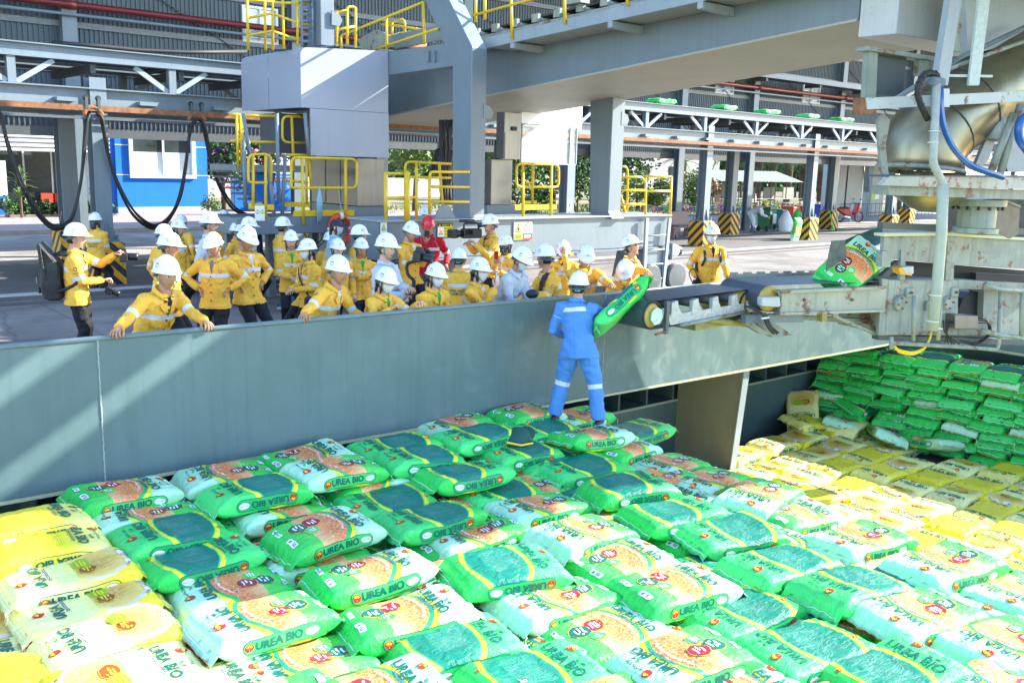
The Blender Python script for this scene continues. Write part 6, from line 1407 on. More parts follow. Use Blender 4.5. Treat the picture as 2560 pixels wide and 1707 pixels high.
def helmet_logo():
    mb = MB()
    def put(vs, fs, m, ph, z0, sgn=1):
        out = []
        for a, b_ in vs:
            z = z0 + b_; t = math.asin(min(0.98, max(0.02, ((z - 0.03) / 0.128)) ** (1 / 0.92))); p = ph + sgn * a / 0.125
            c = cos(t); out.append((cos(p) * 0.106 * c * 1.02, sin(p) * 0.130 * c * 1.02, z + 0.001))
        mb.use(m).add(out, fs)
    for ph in (pi * 0.06, pi * 0.94):
        vs, fs = text2d('NPK', 0.022, 0.0005); put(vs, fs, PRM['red'], ph, 0.092)
        arc = [(0.020 * cos(t), 0.020 * sin(t)) for t in [pi * 1.0 + pi * k / 8 for k in range(9)]] + [(0.025 * cos(t), 0.027 * sin(t)) for t in [2 * pi - pi * k / 8 for k in range(9)]]
        put(arc, [(k, k + 1, 16 - k, 17 - k) for k in range(8)], PRM['green2'], ph, 0.086)
    e = disc2(0, 0, 0.010, 0.012, 14); put(e, [tuple(range(14))], PRM['red'], pi / 2, 0.098)
    e = disc2(0, 0, 0.005, 0.007, 10); put([(a, b_) for a, b_ in e], [tuple(range(10))], PRM['gold'], pi / 2, 0.0985)
    vs, fs = text2d('PHÂN BÓN CÀ MAU', 0.009, 0.0003); put(vs, fs, PRM['dkgreen'], pi / 2, 0.080)
    return mb.mesh('logo')
HLOGO = helmet_logo()
def strap_mesh():
    mb = MB(); g = mat('chin strap webbing', (0.16, 0.22, 0.18), 0.8)
    for s in (-1, 1):
        mb.use(g).tube([(s * 0.088, 0.035, 0.03), (s * 0.086, 0.03, -0.03), (s * 0.055, 0.045, -0.085), (0, 0.062, -0.118)], 0.0045, 5)
        mb.tube([(s * 0.088, -0.05, 0.03), (s * 0.086, -0.01, -0.02), (s * 0.074, 0.025, -0.055)], 0.0045, 5)
    mb.use(mat('helmet ratchet', (0.10, 0.30, 0.36), 0.5)).box((0, -0.118, -0.012), (0.06, 0.02, 0.034)); mb.use(mat('helmet band', (0.06, 0.09, 0.09), 0.6))
    q = [(0.103 * cos(t), 0.122 * sin(t) - 0.002, -0.004 + 0.018 * (1 + sin(t))) for t in [pi + pi * k / 12 for k in range(13)]]
    mb.tube(q, 0.011, 6); return mb.mesh('chin_strap', True)
STRAP = strap_mesh()
def mask_mesh(m, wide=False):
    mb = MB(); rows_ = 8; cols = 14; vs = []
    for i in range(rows_ + 1):
        th = pi * (0.50 + (0.40 if not wide else 0.55) * i / rows_)
        for j in range(cols + 1):
            ph = pi * (0.10 + 0.80 * j / cols); p = head_point(th, ph, 1.09); f = sin(pi * j / cols)
            p.y += 0.016 * f ** 2 * sin(pi * min(1, (i + 1.5) / rows_)) + (0.01 * i / rows_ if wide else 0)
            if wide and i > 5: p.z -= 0.03 * (i - 5)
            vs.append(p)
    mb.add(vs, [(i * (cols + 1) + j, (i + 1) * (cols + 1) + j, (i + 1) * (cols + 1) + j + 1, i * (cols + 1) + j + 1) for i in range(rows_) for j in range(cols)])
    mb.mats = [m]; return mb.mesh('face_mask', True)
MASK = {'w': mask_mesh(mat('white mask', (0.66, 0.70, 0.74), 0.8)), 'b': mask_mesh(mat('blue mask', (0.42, 0.52, 0.62), 0.8))}
def dots():
    m = bpy.data.materials.new('polka scarf'); m.use_nodes = True; N, L = m.node_tree.nodes, m.node_tree.links
    v = N.new('ShaderNodeTexVoronoi'); v.inputs['Scale'].default_value = 45; tc = N.new('ShaderNodeTexCoord'); L.new(tc.outputs['Object'], v.inputs[0])
    r = N.new('ShaderNodeValToRGB'); r.color_ramp.interpolation = 'CONSTANT'; r.color_ramp.elements[0].color = (0.5, 0.52, 0.55, 1); r.color_ramp.elements[1].position = 0.3; r.color_ramp.elements[1].color = (0.015, 0.02, 0.03, 1)
    L.new(v.outputs['Distance'], r.inputs[0]); L.new(r.outputs[0], N['Principled BSDF'].inputs['Base Color']); return m
MASK['d'] = mask_mesh(dots(), True)
def glasses_mesh():
    mb = MB()
    for s in (-1, 1):
        torus(mb, (s * 0.032, 0.096, 0.010), 0.019, 0.0018, (0, 1, 0), n=16, k=4); mb.tube([(s * 0.051, 0.094, 0.014), (s * 0.078, 0.0, 0.012)], 0.0018, 4)
    mb.mats = [flat('glasses frame', (0.03, 0.03, 0.03), 0.3)]; return mb.mesh('glasses')
GLAS = glasses_mesh()
def cap_mesh(m):
    mb = MB(); n = 24; rings = []
    for k in range(8):
        t = pi / 2 * k / 7.3; rings.append([Vector((cos(2 * pi * j / n) * 0.090 * cos(t), sin(2 * pi * j / n) * 0.112 * cos(t) - 0.004, 0.03 + 0.105 * sin(t))) for j in range(n)])
    vs = [v for R_ in rings for v in R_]; mb.add(vs, [(i * n + j, i * n + (j + 1) % n, (i + 1) * n + (j + 1) % n, (i + 1) * n + j) for i in range(7) for j in range(n)] + [tuple(7 * n + j for j in range(n))])
    a = [(0.085 * cos(t), 0.03 + 0.075 * sin(t) + 0.0, 0.032) for t in [pi * k / 10 for k in range(11)]]; b_ = [(0.078 * cos(t), 0.05 + 0.145 * sin(t), 0.018) for t in [pi * k / 10 for k in range(11)]]
    mb.add(a + b_, [(k, k + 1, k + 12, k + 11) for k in range(10)]); mb.mats = [m]; return mb.mesh('cap', True)
# ---- hand template: wrist at origin, fingers +Y, palm -Z, thumb towards -X (right hand)
def hand_geo(curl, spread=0.0, mirror=False):
    mb = MB(); sx = -1 if mirror else 1
    mb.tube([(0, -0.02, 0), (0, 0.02, 0), (0.002 * sx, 0.085, -0.004)], 0.03, 8, radii=[0.024, 0.030, 0.032])
    mb.v = [(x, y, z * 0.55) for x, y, z in mb.v]
    for i, (bx, ln) in enumerate(((-0.029, 0.068), (-0.010, 0.078), (0.010, 0.073), (0.028, 0.056))):
        p = Vector((bx * sx, 0.080 - 0.006 * abs(i - 1.2), -0.002)); a = 0.15; q = [p - Vector((0, 0.02, 0)), p]
        for s_ in (0.44, 0.32, 0.24):
            a += curl * (0.55 if s_ == 0.44 else 0.85); p = p + Vector(((i - 1.5) * spread * sx * ln * s_, cos(a) * ln * s_, -sin(a) * ln * s_)); q.append(p)
        mb.tube(q, 0.008, 6, radii=[0.0095, 0.0095, 0.0088, 0.008, 0.0065])
    p = Vector((-0.026 * sx, 0.022, -0.004)); q = [p, p + Vector((-0.024 * sx, 0.022, -0.008)), p + Vector((-0.034 * sx, 0.048, -0.012 - 0.015 * curl)), p + Vector((-0.030 * sx, 0.070, -0.016 - 0.03 * curl))]
    mb.tube(q, 0.01, 6, radii=[0.013, 0.0115, 0.010, 0.0075]); return mb
def ik(a, t, l1, l2, pole):
    d = t - a; L_ = d.length
    if L_ > (l1 + l2) * 0.985: t = a + d.normalized() * (l1 + l2) * 0.985; d = t - a; L_ = d.length
    x = (l1 * l1 - l2 * l2 + L_ * L_) / (2 * L_); h = sqrt(max(0, l1 * l1 - x * x)); u = d.normalized(); p = pole - u * pole.dot(u)
    if p.length < 1e-4: p = u.orthogonal()
    return a + u * x + p.normalized() * h, t
class Person: pass
PEOPLE = []
def person(px, py, dist, face, label, shirt='yellow', trousers='black', k=1.0, lean=0, hyaw=0, hpitch=0, hands='down', hat='white', mask=None, glasses=False, long=False, skin=0, inner='white', z0=0.0, bottom=None, drop_ok=True, shoes='shoe', hl=None, hr=None, pl=None, pr=None, curl=0.6, feet=0.18, back=False, step=0.0, lat=0.0, bulk=1.06):
    P = Person(); P.__dict__.update(locals())
    c = at_d(px, py, dist) if dist > 0 else at_y(px, py, -dist)
    to = Vector((-c.x, -c.y, 0)).normalized(); rt = Vector((CR.x, CR.y, 0)); rt = (rt - to * rt.dot(to)).normalized()
    fw = (to * cos(RD(face)) + rt * sin(RD(face))).normalized(); sd = Vector((fw.y, -fw.x, 0))        # sd: the person's right hand side
    P.fw, P.sd = fw, sd
    hc = Vector((c.x, c.y, c.z - 0.098 * k))                                                     # head centre
    T = (fw * sin(RD(lean)) + sd * sin(RD(lat)) + Vector((0, 0, 1)) * cos(RD(lean))).normalized()
    # neck follows the torso half-way
    Tn = (fw * sin(RD(lean * 0.6 + 8)) + Vector((0, 0, 1)) * cos(RD(lean * 0.6 + 8)))
    nb = hc - Tn * 0.165 * k - fw * 0.005
    P.hc, P.T, P.nb = hc, T, nb
    pel = nb - T * 0.50 * k
    leg = 0.88 * k
    if pel.z - z0 > leg * 0.995: leg = (pel.z - z0) * 1.005
    P.pel, P.leg = pel, leg
    P.sh = [nb - T * 0.055 * k + sd * s * 0.178 * k for s in (-1, 1)]
    P.base = Vector((pel.x, pel.y, z0)) 
    L1, L2 = 0.285 * k, 0.255 * k
    def loc(s, r, f, z): return nb + sd * (r * s * k) + fw * (f * k) + Vector((0, 0, z * k))
    tg = []
    for i, s in enumerate((-1, 1)):
        hd_ = (hl, hr)[i]
        if hd_ is None:
            hd_ = {'down': loc(s, 0.25, 0.06, -0.53), 'hips': loc(s, 0.20, 0.05, -0.36), 'front': loc(s, 0.05, 0.27, -0.36), 'fold': loc(-s, 0.10, 0.20, -0.24), 'cam': loc(s, 0.06, 0.30, 0.10), 'behind': loc(s, 0.06, -0.16, -0.42), 'chest': loc(s, 0.07, 0.27, -0.17), 'rail': loc(s, 0.24, 0.34, -0.42)}[hands]
        elif len(hd_) == 4 and hd_[0] == 'px': hd_ = at_y(hd_[1], hd_[2], hd_[3])
        elif isinstance(hd_, str): hd_ = loc(s, 0.25, 0.06, -0.53)
        elif not isinstance(hd_, Vector): hd_ = loc(s, *hd_)
        pole = ((pl, pr)[i]); pole = sd * s * (1.0 if hands == 'hips' else 0.45) - fw * (0.5 if hands != 'hips' else 0.35) - Vector((0, 0, 0.8 if hands != 'hips' else 0.15)) if pole is None else sd * (s * pole[0]) + fw * pole[1] + Vector((0, 0, pole[2]))
        el, t = ik(P.sh[i], Vector(hd_), L1, L2, pole); tg.append((el, t))
    P.arms = tg
    lg = []
    for i, s in enumerate((-1, 1)):
        hip = pel + sd * s * 0.085 * k + T * 0.0; ft = Vector((pel.x, pel.y, z0 + 0.085 * k)) + sd * s * feet * 0.5 * k + fw * (s * step)
        if lean > 20: ft = ft + fw * 0.12
        kn, ft2 = ik(hip, ft, leg * 0.457, leg * 0.457, fw + sd * s * 0.15); lg.append((hip, kn, ft2))
    P.legs = lg
    # closed volumes for the fused body surface
    mb = MB()
    def loft(rings, n=16):
        vs = [c_ + a_ * (w * cos(2 * pi * j / n)) + b_ * (d_ * sin(2 * pi * j / n)) for c_, a_, b_, w, d_ in rings for j in range(n)]; kk = len(rings)
        mb.add(vs, [(i * n + j, i * n + (j + 1) % n, (i + 1) * n + (j + 1) % n, (i + 1) * n + j) for i in range(kk - 1) for j in range(n)] + [tuple(range(n - 1, -1, -1)), tuple((kk - 1) * n + j for j in range(n))])
    fT = T.cross(sd).normalized(); fT = fT if fT.dot(fw) > 0 else -fT
    loft([(pel + T * (a * k), sd, fT, w * k, d * k) for a, w, d in ((-0.115, 0.186, 0.140), (-0.02, 0.182, 0.138), (0.10, 0.168, 0.128), (0.22, 0.178, 0.130), (0.34, 0.196, 0.130), (0.42, 0.190, 0.112), (0.47, 0.150, 0.092), (0.50, 0.090, 0.078), (0.525, 0.068, 0.068))])
    for i in range(2):
        el, t = tg[i]; s_ = P.sh[i]
        mb.tube([s_ - sd * (-1, 1)[i] * 0.05 * k, s_, s_.lerp(el, 0.5), el, el.lerp(t, 0.5), t], 0.06, 12, radii=[0.070 * k, 0.072 * k, 0.062 * k, 0.056 * k, 0.052 * k, 0.046 * k])
        hip, kn, ft = lg[i]; mb.tube([hip + T * 0.06, hip, hip.lerp(kn, 0.5), kn, kn.lerp(ft, 0.6), ft - Vector((0, 0, 0.02))], 0.08, 12, radii=[v * k * bulk for v in (0.088, 0.098, 0.087, 0.071, 0.068, 0.066)])
    me = mb.mesh('raw'); o = bpy.data.objects.new('raw', me); COL.objects.link(o)
    r = o.modifiers.new('r', 'REMESH'); r.mode = 'VOXEL'; r.voxel_size = 0.0145 if dist < 13 else 0.017
    s = o.modifiers.new('s', 'SMOOTH'); s.factor = 0.5; s.iterations = 4
    P.raw = o; PEOPLE.append(P); return P

def seg_d(V, a, b):
    a, b = np.array(a), np.array(b); d = b - a; t = np.clip(((V - a) @ d) / (d @ d), 0, 1); return np.linalg.norm(V - (a + t[:, None] * d), axis=1), t
def finish_people():
    dg = bpy.context.evaluated_depsgraph_get(); dg.update()
    done = []
    for P in PEOPLE: done.append(bpy.data.meshes.new_from_object(P.raw.evaluated_get(dg)))
    for P, me in zip(PEOPLE, done):
        bpy.data.objects.remove(P.raw); k = P.k
        n = len(me.vertices); V = np.empty(n * 3); me.vertices.foreach_get('co', V); V = V.reshape(-1, 3)
        pel, T = np.array(P.pel), np.array(P.T)
        ax = (V - pel) @ T; dT, _ = seg_d(V, P.pel - P.T * 0.11 * k, P.nb - P.T * 0.05 * k)
        dA = []; tA = []
        for i in range(2):
            d1, t1 = seg_d(V, P.sh[i], P.arms[i][0]); d2, t2 = seg_d(V, P.arms[i][0], P.arms[i][1]); dA.append(np.minimum(d1, d2)); tA.append(np.where(d1 <= d2, t1 * 0.285 * k, 0.285 * k + t2 * 0.255 * k))
        dL = np.minimum.reduce([np.minimum(seg_d(V, l[0], l[1])[0], seg_d(V, l[1], l[2])[0]) for l in P.legs])
        side = np.abs((V - np.array(P.nb)) @ np.array(P.sd))
        arm = np.minimum(dA[0], dA[1]); ta = np.where(dA[0] < dA[1], tA[0], tA[1])
        isarm = (arm < 0.095 * k) & ((dT > 0.135 * k) | (side > 0.165 * k)) & ~((ax < 0.30 * k) & (side < 0.15 * k) & (dT < 0.15 * k) & (arm > 0.075 * k))
        isleg = (~isarm) & (ax < -0.10 * k)
        hw = 0.024 * k
        band = np.where(isarm, (ta - 0.235 * k) / hw, np.where(isleg, 99.0, (ax - 0.315 * k) / hw))
        if P.shirt == 'worker':
            shin = np.minimum.reduce([np.abs(seg_d(V, l[1], l[2])[1] - 0.12) * 0.41 * k / 0.026 + 50 * (seg_d(V, l[1], l[2])[0] > 0.12) for l in P.legs])
            band = np.where(isleg, shin, np.where(isarm, (ta - 0.12 * k) / hw * 9, np.where(((V - pel) @ np.array(P.fw)) < 0, (ax - 0.425 * k) / hw, 99)))
        # cloth folds
        fold = np.array([noise.noise(Vector((v[0] * 9 + v[2] * 4, v[1] * 9 - v[2] * 4, v[2] * 13))) + 0.6 * noise.noise(Vector((v[0] * 22, v[1] * 22, v[2] * 22 + 7))) for v in V])
        N_ = np.empty(n * 3); me.vertex_normals.foreach_get('vector', N_); N_ = N_.reshape(-1, 3)
        V = V + N_ * (fold * (0.011 if P.shirt != 'navy' else 0.004))[:, None]
        hem = (~isarm) & (ax > -0.115 * k) & (ax < -0.05 * k); V = V + N_ * (hem * 0.010)[:, None]
        me.vertices.foreach_set('co', V.ravel()); 
        npoly = len(me.polygons); vi = np.empty(npoly * 4, dtype=int); me.polygons.foreach_get('vertices', vi) if all(len(p.vertices) == 4 for p in me.polygons) else None
        me.materials.clear(); me.materials.append(CL[P.shirt]); me.materials.append(CL[P.trousers])
        fl_ = isleg[vi.reshape(-1, 4)].sum(1) > 2; me.polygons.foreach_set('material_index', fl_.astype(int)); me.polygons.foreach_set('use_smooth', [True] * npoly)
        # append head, hands and shoes to the same mesh
        hr_ = Matrix.Rotation(RD(P.hyaw), 3, 'Z')            # + turns the head to the person's left
        fwh = hr_ @ P.fw; sdh = Vector((fwh.y, -fwh.x, 0)); Rp = Matrix.Rotation(RD(P.hpitch), 3, sdh); fwh2 = Rp @ fwh; uph = Rp @ Vector((0, 0, 1))
        HM = Matrix((sdh, fwh2, uph)).transposed(); P.HM = HM
        parts = [(head_parts(SKIN[P.skin], P.long), HM, P.hc, k)]
        for i, s in enumerate((-1, 1)):
            el, t = P.arms[i]; d = (t - el).normalized(); up_h = Vector((0, 0, 1)) if abs(d.z) < 0.75 else P.fw
            if P.hands in ('cam', 'chest'): up_h = P.sd * s
            sx_ = d.cross(up_h).normalized(); up2 = sx_.cross(d)
            hb = hand_geo(P.curl, 0.15, mirror=(s < 0)); hb.mats = [SKIN[P.skin]]
            parts.append((hb, Matrix((sx_, d, up2)).transposed(), t, k))
            sh_ = MB().use(CL[P.shoes]).ell((0, 0.055, 0.0), (0.048, 0.13, 0.045), 12, 8); ft = P.legs[i][2]
            parts.append((sh_, Matrix((P.sd, P.fw, Vector((0, 0, 1)))).transposed(), Vector((ft.x, ft.y, P.z0 + 0.047)), k))
        nv = n; vs = V.tolist(); fs = [tuple(q) for q in vi.reshape(-1, 4)]; mi = fl_.astype(int).tolist(); mats = [CL[P.shirt], CL[P.trousers]]; sm_ = [True] * npoly
        for mb, R_, c_, sc_ in parts:
            for m_ in mb.mats:
                if m_ not in mats: mats.append(m_)
            mm = [mats.index(m_) for m_ in mb.mats]; off = len(vs)
            vs += [tuple(R_ @ (Vector(v) * sc_) + c_) for v in mb.v]; fs += [tuple(i_ + off for i_ in f) for f in mb.f]; mi += [mm[j] if j < len(mm) else mm[0] for j in mb.mi]
        # the thing sits at the feet
        base = P.base
        vs = [(v[0] - base.x, v[1] - base.y, v[2] - base.z) for v in vs]
        M2 = bpy.data.meshes.new('person'); M2.from_pydata(vs, [], fs)
        for m_ in mats: M2.materials.append(m_)
        M2.polygons.foreach_set('material_index', mi); M2.polygons.foreach_set('use_smooth', [True] * len(fs))
        at = M2.attributes.new('band', 'FLOAT', 'POINT'); at.data.foreach_set('value', np.concatenate([band, np.full(len(vs) - n, 99.0)])); M2.update(); bpy.data.meshes.remove(me)
        o = link('person', M2, None, P.label, 'person', 'visitors watching the loading'); o.location = base; P.obj = o
        HX = HM.to_4x4(); HX.translation = P.hc - base; HS = HX @ Matrix.Scale(k, 4)
        def child(nm, me_):
            c_ = link(nm, me_, o); c_.matrix_local = HS; return c_
        if P.hat in HELM:
            h = child('hard_hat', HELM[P.hat]); link('logo', HLOGO, h, kind='stuff'); child('chin_strap', STRAP); h.matrix_local = HS @ Matrix.Translation((0, -0.006, 0.026)) @ Matrix.Rotation(random.uniform(-0.08, 0.05), 4, 'X')
        if P.hat == 'cap': child('cap', CAPM)
        if P.hat == 'none':
            mb = MB(); vv = [head_point(pi * i / 12, 2 * pi * j / 20) for i in range(8) for j in range(20)]
            vv = [Vector((v.x * 1.1, v.y * 1.1 - 0.006, v.z * 1.13 + 0.004 * noise.noise(v * 60))) if v.y < 0.03 or v.z > 0.06 else v * 0.9 for v in vv]
            mb.add(vv, [(i * 20 + j, (i + 1) * 20 + j, (i + 1) * 20 + (j + 1) % 20, i * 20 + (j + 1) % 20) for i in range(7) for j in range(20)]); mb.mats = [HAIR]; child('hair', mb.mesh('hair', True))
        if P.mask: child('face_mask', MASK[P.mask])
        if P.glasses: child('glasses', GLAS)
        # collar, placket, pockets, badges
        fT = P.T.cross(P.sd).normalized(); fT = fT if fT.dot(P.fw) > 0 else -fT
        def tp(r, a, out=0.0, front=1):          # a point on the torso surface: r sideways, a up the spine
            w = np.interp(a, (-0.115, -0.02, 0.10, 0.22, 0.34, 0.42, 0.47), (0.186, 0.182, 0.168, 0.178, 0.196, 0.190, 0.150)); d = np.interp(a, (-0.115, -0.02, 0.10, 0.22, 0.34, 0.42, 0.47), (0.140, 0.138, 0.128, 0.130, 0.130, 0.112, 0.092))
            y = d * sqrt(max(0.05, 1 - min(0.95, (r / w) ** 2))) * front
            return P.pel + P.T * (a * k) + P.sd * (r * k) + fT * ((y + front * (0.004 + out)) * k) - base
        def addp(nm, mb, m_): mb.mats = [m_]; return link(nm, mb.mesh(nm), o)
        if P.shirt in ('yellow', 'light', 'worker', 'red', 'sky', 'navy'):
            cb = MB(); ring = []
            for lv, (r1, z1) in enumerate(((0.064, -0.008), (0.078, 0.044), (0.098, 0.012))):
                ring.append([P.nb - base + P.T * ((z1 + (0.0 if lv != 1 else 0.008 * -sin(t))) * k) + P.sd * (r1 * cos(t) * k) + fT * ((r1 * 0.95 * sin(t) + 0.004 + (0.02 * lv / 2 if sin(t) > 0.6 else 0)) * k) - P.T * (0.035 * k * max(0, sin(t)) ** 2) for t in [pi / 2 + 0.22 + (2 * pi - 0.44) * j / 20 for j in range(21)]])
            cb.add([v for r_ in ring for v in r_], [(i * 21 + j, i * 21 + j + 1, (i + 1) * 21 + j + 1, (i + 1) * 21 + j) for i in range(2) for j in range(20)]); addp('collar', cb, CL[{'yellow': 'yellow_plain', 'red': 'red_plain', 'worker': 'worker_plain'}.get(P.shirt, P.shirt)])
            if P.shirt == 'yellow':
                ib = MB().add([tp(-0.045, 0.47, 0.008), tp(0.045, 0.47, 0.008), tp(0.0, 0.33, 0.008), tp(-0.06, 0.505, 0.0), tp(0.06, 0.505, 0.0)], [(0, 1, 2), (0, 3, 4, 1)]); addp('shirt', ib, SHIRT[P.inner])
                cl = MB()
                for s in (-1, 1): cl.add([tp(s * 0.01, 0.375, 0.016), tp(s * 0.03, 0.47, 0.02), tp(s * 0.095, 0.44, 0.014), tp(s * 0.055, 0.385, 0.016)], [(0, 1, 2, 3)])
                addp('lapel', cl, CL['yellow_plain'])
                for s in (-1, 1):
                    pk = MB().add([tp(s * 0.045, 0.275, 0.010), tp(s * 0.135, 0.275, 0.010), tp(s * 0.135, 0.235, 0.014), tp(s * 0.09, 0.222, 0.016), tp(s * 0.045, 0.235, 0.014)], [(0, 1, 2, 3, 4)]); addp('pocket_flap', pk, CL['yellow_plain'])
                pb = MB()
                for a in (0.30, 0.20, 0.10, 0.0): c_ = tp(0.012, a, 0.012); pb.lathe([(0.009, -0.004), (0.009, 0.006)], c_, axis=fT, n=8)
                addp('button', pb, BLACK)
                eb = MB(); c_ = tp(-0.10, 0.365, 0.012)
                def disc(c0, u, v, r, m_): eb.use(m_).add([c0 + u * (r * cos(t)) + v * (r * sin(t)) for t in [2 * pi * j / 12 for j in range(12)]], [tuple(range(12))])
                disc(c_, P.sd, P.T, 0.020, PRM['red']); disc(c_ + fT * 0.003, P.sd, P.T, 0.011, PRM['gold'])
                for i, s in enumerate((-1, 1)):          # sleeve badges
                    m0 = P.sh[i].lerp(P.arms[i][0], 0.42) - base; u = (P.arms[i][0] - P.sh[i]).normalized(); out_ = (P.sd * s - u * u.dot(P.sd * s)).normalized(); w_ = u.cross(out_)
                    c_ = m0 + out_ * 0.074 * k; disc(c_, w_, u, 0.024, PRM['red']); disc(c_ + out_ * 0.003, w_, u, 0.013, PRM['gold'])
                    vs_, fs_ = text2d('PHÂN BÓN CÀ MAU', 0.012, 0.0004); eb.use(PRM['dkgreen']).add([c_ + u * 0.045 + w_ * (a * s) - u * b_ for a, b_ in vs_], fs_)
                M3 = eb.mesh('badge'); link('badge', M3, o, kind='stuff')
                if P.back:
                    bb_ = MB()
                    for s_, a in (('Tham quan', 0.25), ('CÀ MAU', 0.20)):
                        vs_, fs_ = text2d(s_, 0.052, 0.0012); bb_.add([tp(-x_, a + y_, 0.014, -1) for x_, y_ in vs_], fs_)
                    addp('lettering', bb_, PRM['dkgreen'])
CL['yellow_plain'] = cloth('yellow jacket flap', (0.80, 0.45, 0.055)); CL['red_plain'] = cloth('red flap', (0.50, 0.012, 0.03)); CL['worker_plain'] = cloth('blue flap', (0.085, 0.25, 0.64))
CAPM = cap_mesh(mat('navy cap', (0.012, 0.015, 0.05), 0.7))
RY = 8.75
rail = lambda x, y: ('px', x, y, 8.30)
A = person
A(190, 576, 11.0, 80, 'photographer in yellow jacket wearing a black backpack, raising a camera', hl=(0.0, 0.45, -0.02), hr=(0.02, 0.30, -0.32), hyaw=-8, inner='dark', curl=1.0)
A(238, 542, 17.2, 150, 'woman in yellow jacket and black trousers standing by the striped pillar, back turned', k=0.95, hands='front', back=True, long=True, mask='w')
P_front = A(416, 663, -RY, 42, 'man in yellow jacket at the near end leaning with both arms on the coaming', lean=24, hyaw=-14, hpitch=-4, k=1.06, hl=rail(522, 812), hr=rail(284, 832), skin=1, inner='dark', curl=0.9)
A(423, 599, 10.9, 75, 'man in yellow jacket right behind the leaning man at the near end', hyaw=-4, hpitch=-6, k=1.02, skin=1)
A(410, 575, 13.6, 120, 'visitor mostly hidden behind two helmets near the striped pillar', k=0.98)
A(446, 560, 15.6, 60, 'dark-haired woman in yellow half hidden among the back row, looking sideways', k=0.95, long=True, inner='green')
A(453, 547, 17.2, 150, 'woman in yellow at the very back with her back turned', k=0.94, long=True)
A(525, 546, 13.2, 72, 'man with glasses in pale blue shirt and white helmet', shirt='light', glasses=True, trousers='grey', k=1.03)
A(533, 598, 11.7, -18, 'older man in yellow jacket standing with hands on hips', hands='hips', hyaw=-12, hpitch=-8, k=1.0, skin=1, inner='grey')
A(560, 536, 17.5, 40, 'woman with mask pulled down and green collar, behind the pale-shirted man', k=0.95, inner='green', long=True)
A(593, 568, 16.2, 60, 'visitor in yellow hidden behind the stout man with black trousers', k=0.97)
A(623, 555, 15.4, 75, 'masked visitor behind the stout man in yellow', k=0.98, mask='w')
A(617, 583, 12.2, 38, 'stout man in yellow jacket and black trousers looking down, hand on hip', hands='hips', hpitch=-20, k=1.06, skin=1, inner='white')
A(627, 545, 16.4, 42, 'bareheaded man with glasses in a navy polo shirt', shirt='navy', hat='none', glasses=True, k=1.05, skin=2)
A(708, 555, 15.6, 120, 'tall masked visitor in jeans and yellow jacket, back half turned', trousers='jeans', mask='w', k=1.03, shoes='wshoe', hands='chest')
A(727, 589, 14.0, 8, 'round-faced woman in yellow looking straight at the camera', hyaw=-4, hands='front', k=0.97, inner='green', long=True, skin=2)
A(768, 612, 12.9, -58, 'masked woman with a black cross-body strap, hands joined', hands='front', mask='w', k=0.98, long=True, skin=2, inner='grey')
A(845, 658, -RY, 62, 'man in yellow leaning on the coaming with his face turned away', lean=22, hyaw=-22, k=1.04, hl=(0.20, 0.36, -0.36), hr=rail(755, 792), skin=1, curl=0.9)
A(825, 591, 16.0, 30, 'dark-faced masked visitor behind the woman with fringe', k=0.96, mask='b')
A(844, 610, 13.6, 22, 'woman with a black fringe smiling behind the leaning man', k=0.95, long=True, skin=2, inner='green', hpitch=-6)
A(841, 553, 14.6, 75, 'woman in sky blue uniform with navy cap and mask before the lifebuoy', shirt='sky', hat='cap', mask='b', k=0.97, long=True, hands='front')
A(899, 576, 14.6, 110, 'visitor in yellow looking away beside the lifebuoy', k=1.03)
A(903, 608, 14.0, 12, 'woman with green collar and folded arms facing the camera', hands='fold', k=0.97, long=True, skin=1, inner='green')
A(967, 602, 11.0, 62, 'man in pale shirt holding a camera on a gimbal', shirt='light', trousers='grey', hl=(-0.10, 0.36, -0.24), hr=(0.06, 0.30, -0.34), k=1.05, hyaw=-8, curl=1.2, skin=2)
A(964, 686, -(RY - 0.12), 48, 'masked woman in yellow peering over the coaming with one hand on it', lean=16, hpitch=-12, mask='w', k=0.96, hl=rail(1046, 762), hr=rail(979, 772), long=True, skin=2, inner='green', curl=0.9)
A(1027, 567, 14.6, 45, 'man in yellow filming behind the gimbal camera', hands='chest', hpitch=-16, k=1.03, skin=0)
A(1071, 552, 15.4, -6, 'man in red coverall and red helmet holding up a phone', shirt='red', trousers='grey', hat='red', hl=(0.30, 0.12, -0.42), hr=(0.02, 0.30, -0.06), k=1.03, glasses=True, hpitch=-12, skin=1, curl=1.0)
A(1066, 528, 17.2, 60, 'visitor whose white helmet shows above the red-helmeted man', k=1.02)
A(1090, 674, -RY, 42, 'masked woman with glasses standing lower at the coaming', mask='w', glasses=True, lean=10, hpitch=-4, k=0.96, hands='front', long=True, skin=2, inner='green')
A(1148, 634, 13.4, 175, 'visitor with back turned showing the lettered jacket and helmet ratchet', k=1.0, back=True, hands='front')
A(1200, 661, -(RY + 0.1), 58, 'masked woman in profile raising a hand at the coaming', mask='w', k=0.98, hr=(0.0, 0.26, -0.02), hl=(0.05, 0.30, -0.26), long=True, lean=8, skin=2, curl=1.0)
A(1225, 549, 15.0, -55, 'cameraman in yellow shouldering a black video camera', hl=(0.08, 0.34, -0.10), hr=(0.02, 0.40, -0.12), k=1.05, glasses=True, skin=0, curl=0.8, inner='dark')
A(1263, 599, 14.2, -30, 'woman with polka-dot scarf over her face holding a red phone', mask='d', k=0.98, hr=(-0.02, 0.34, -0.08), hl=(0.05, 0.28, -0.22), long=True, curl=1.0)
A(1303, 633, -(RY + 0.05), 55, 'masked man in faded blue shirt bending over the coaming', shirt='light', trousers='grey', mask='w', lean=26, hpitch=-22, hands='front', k=1.02, skin=1, curl=0.9)
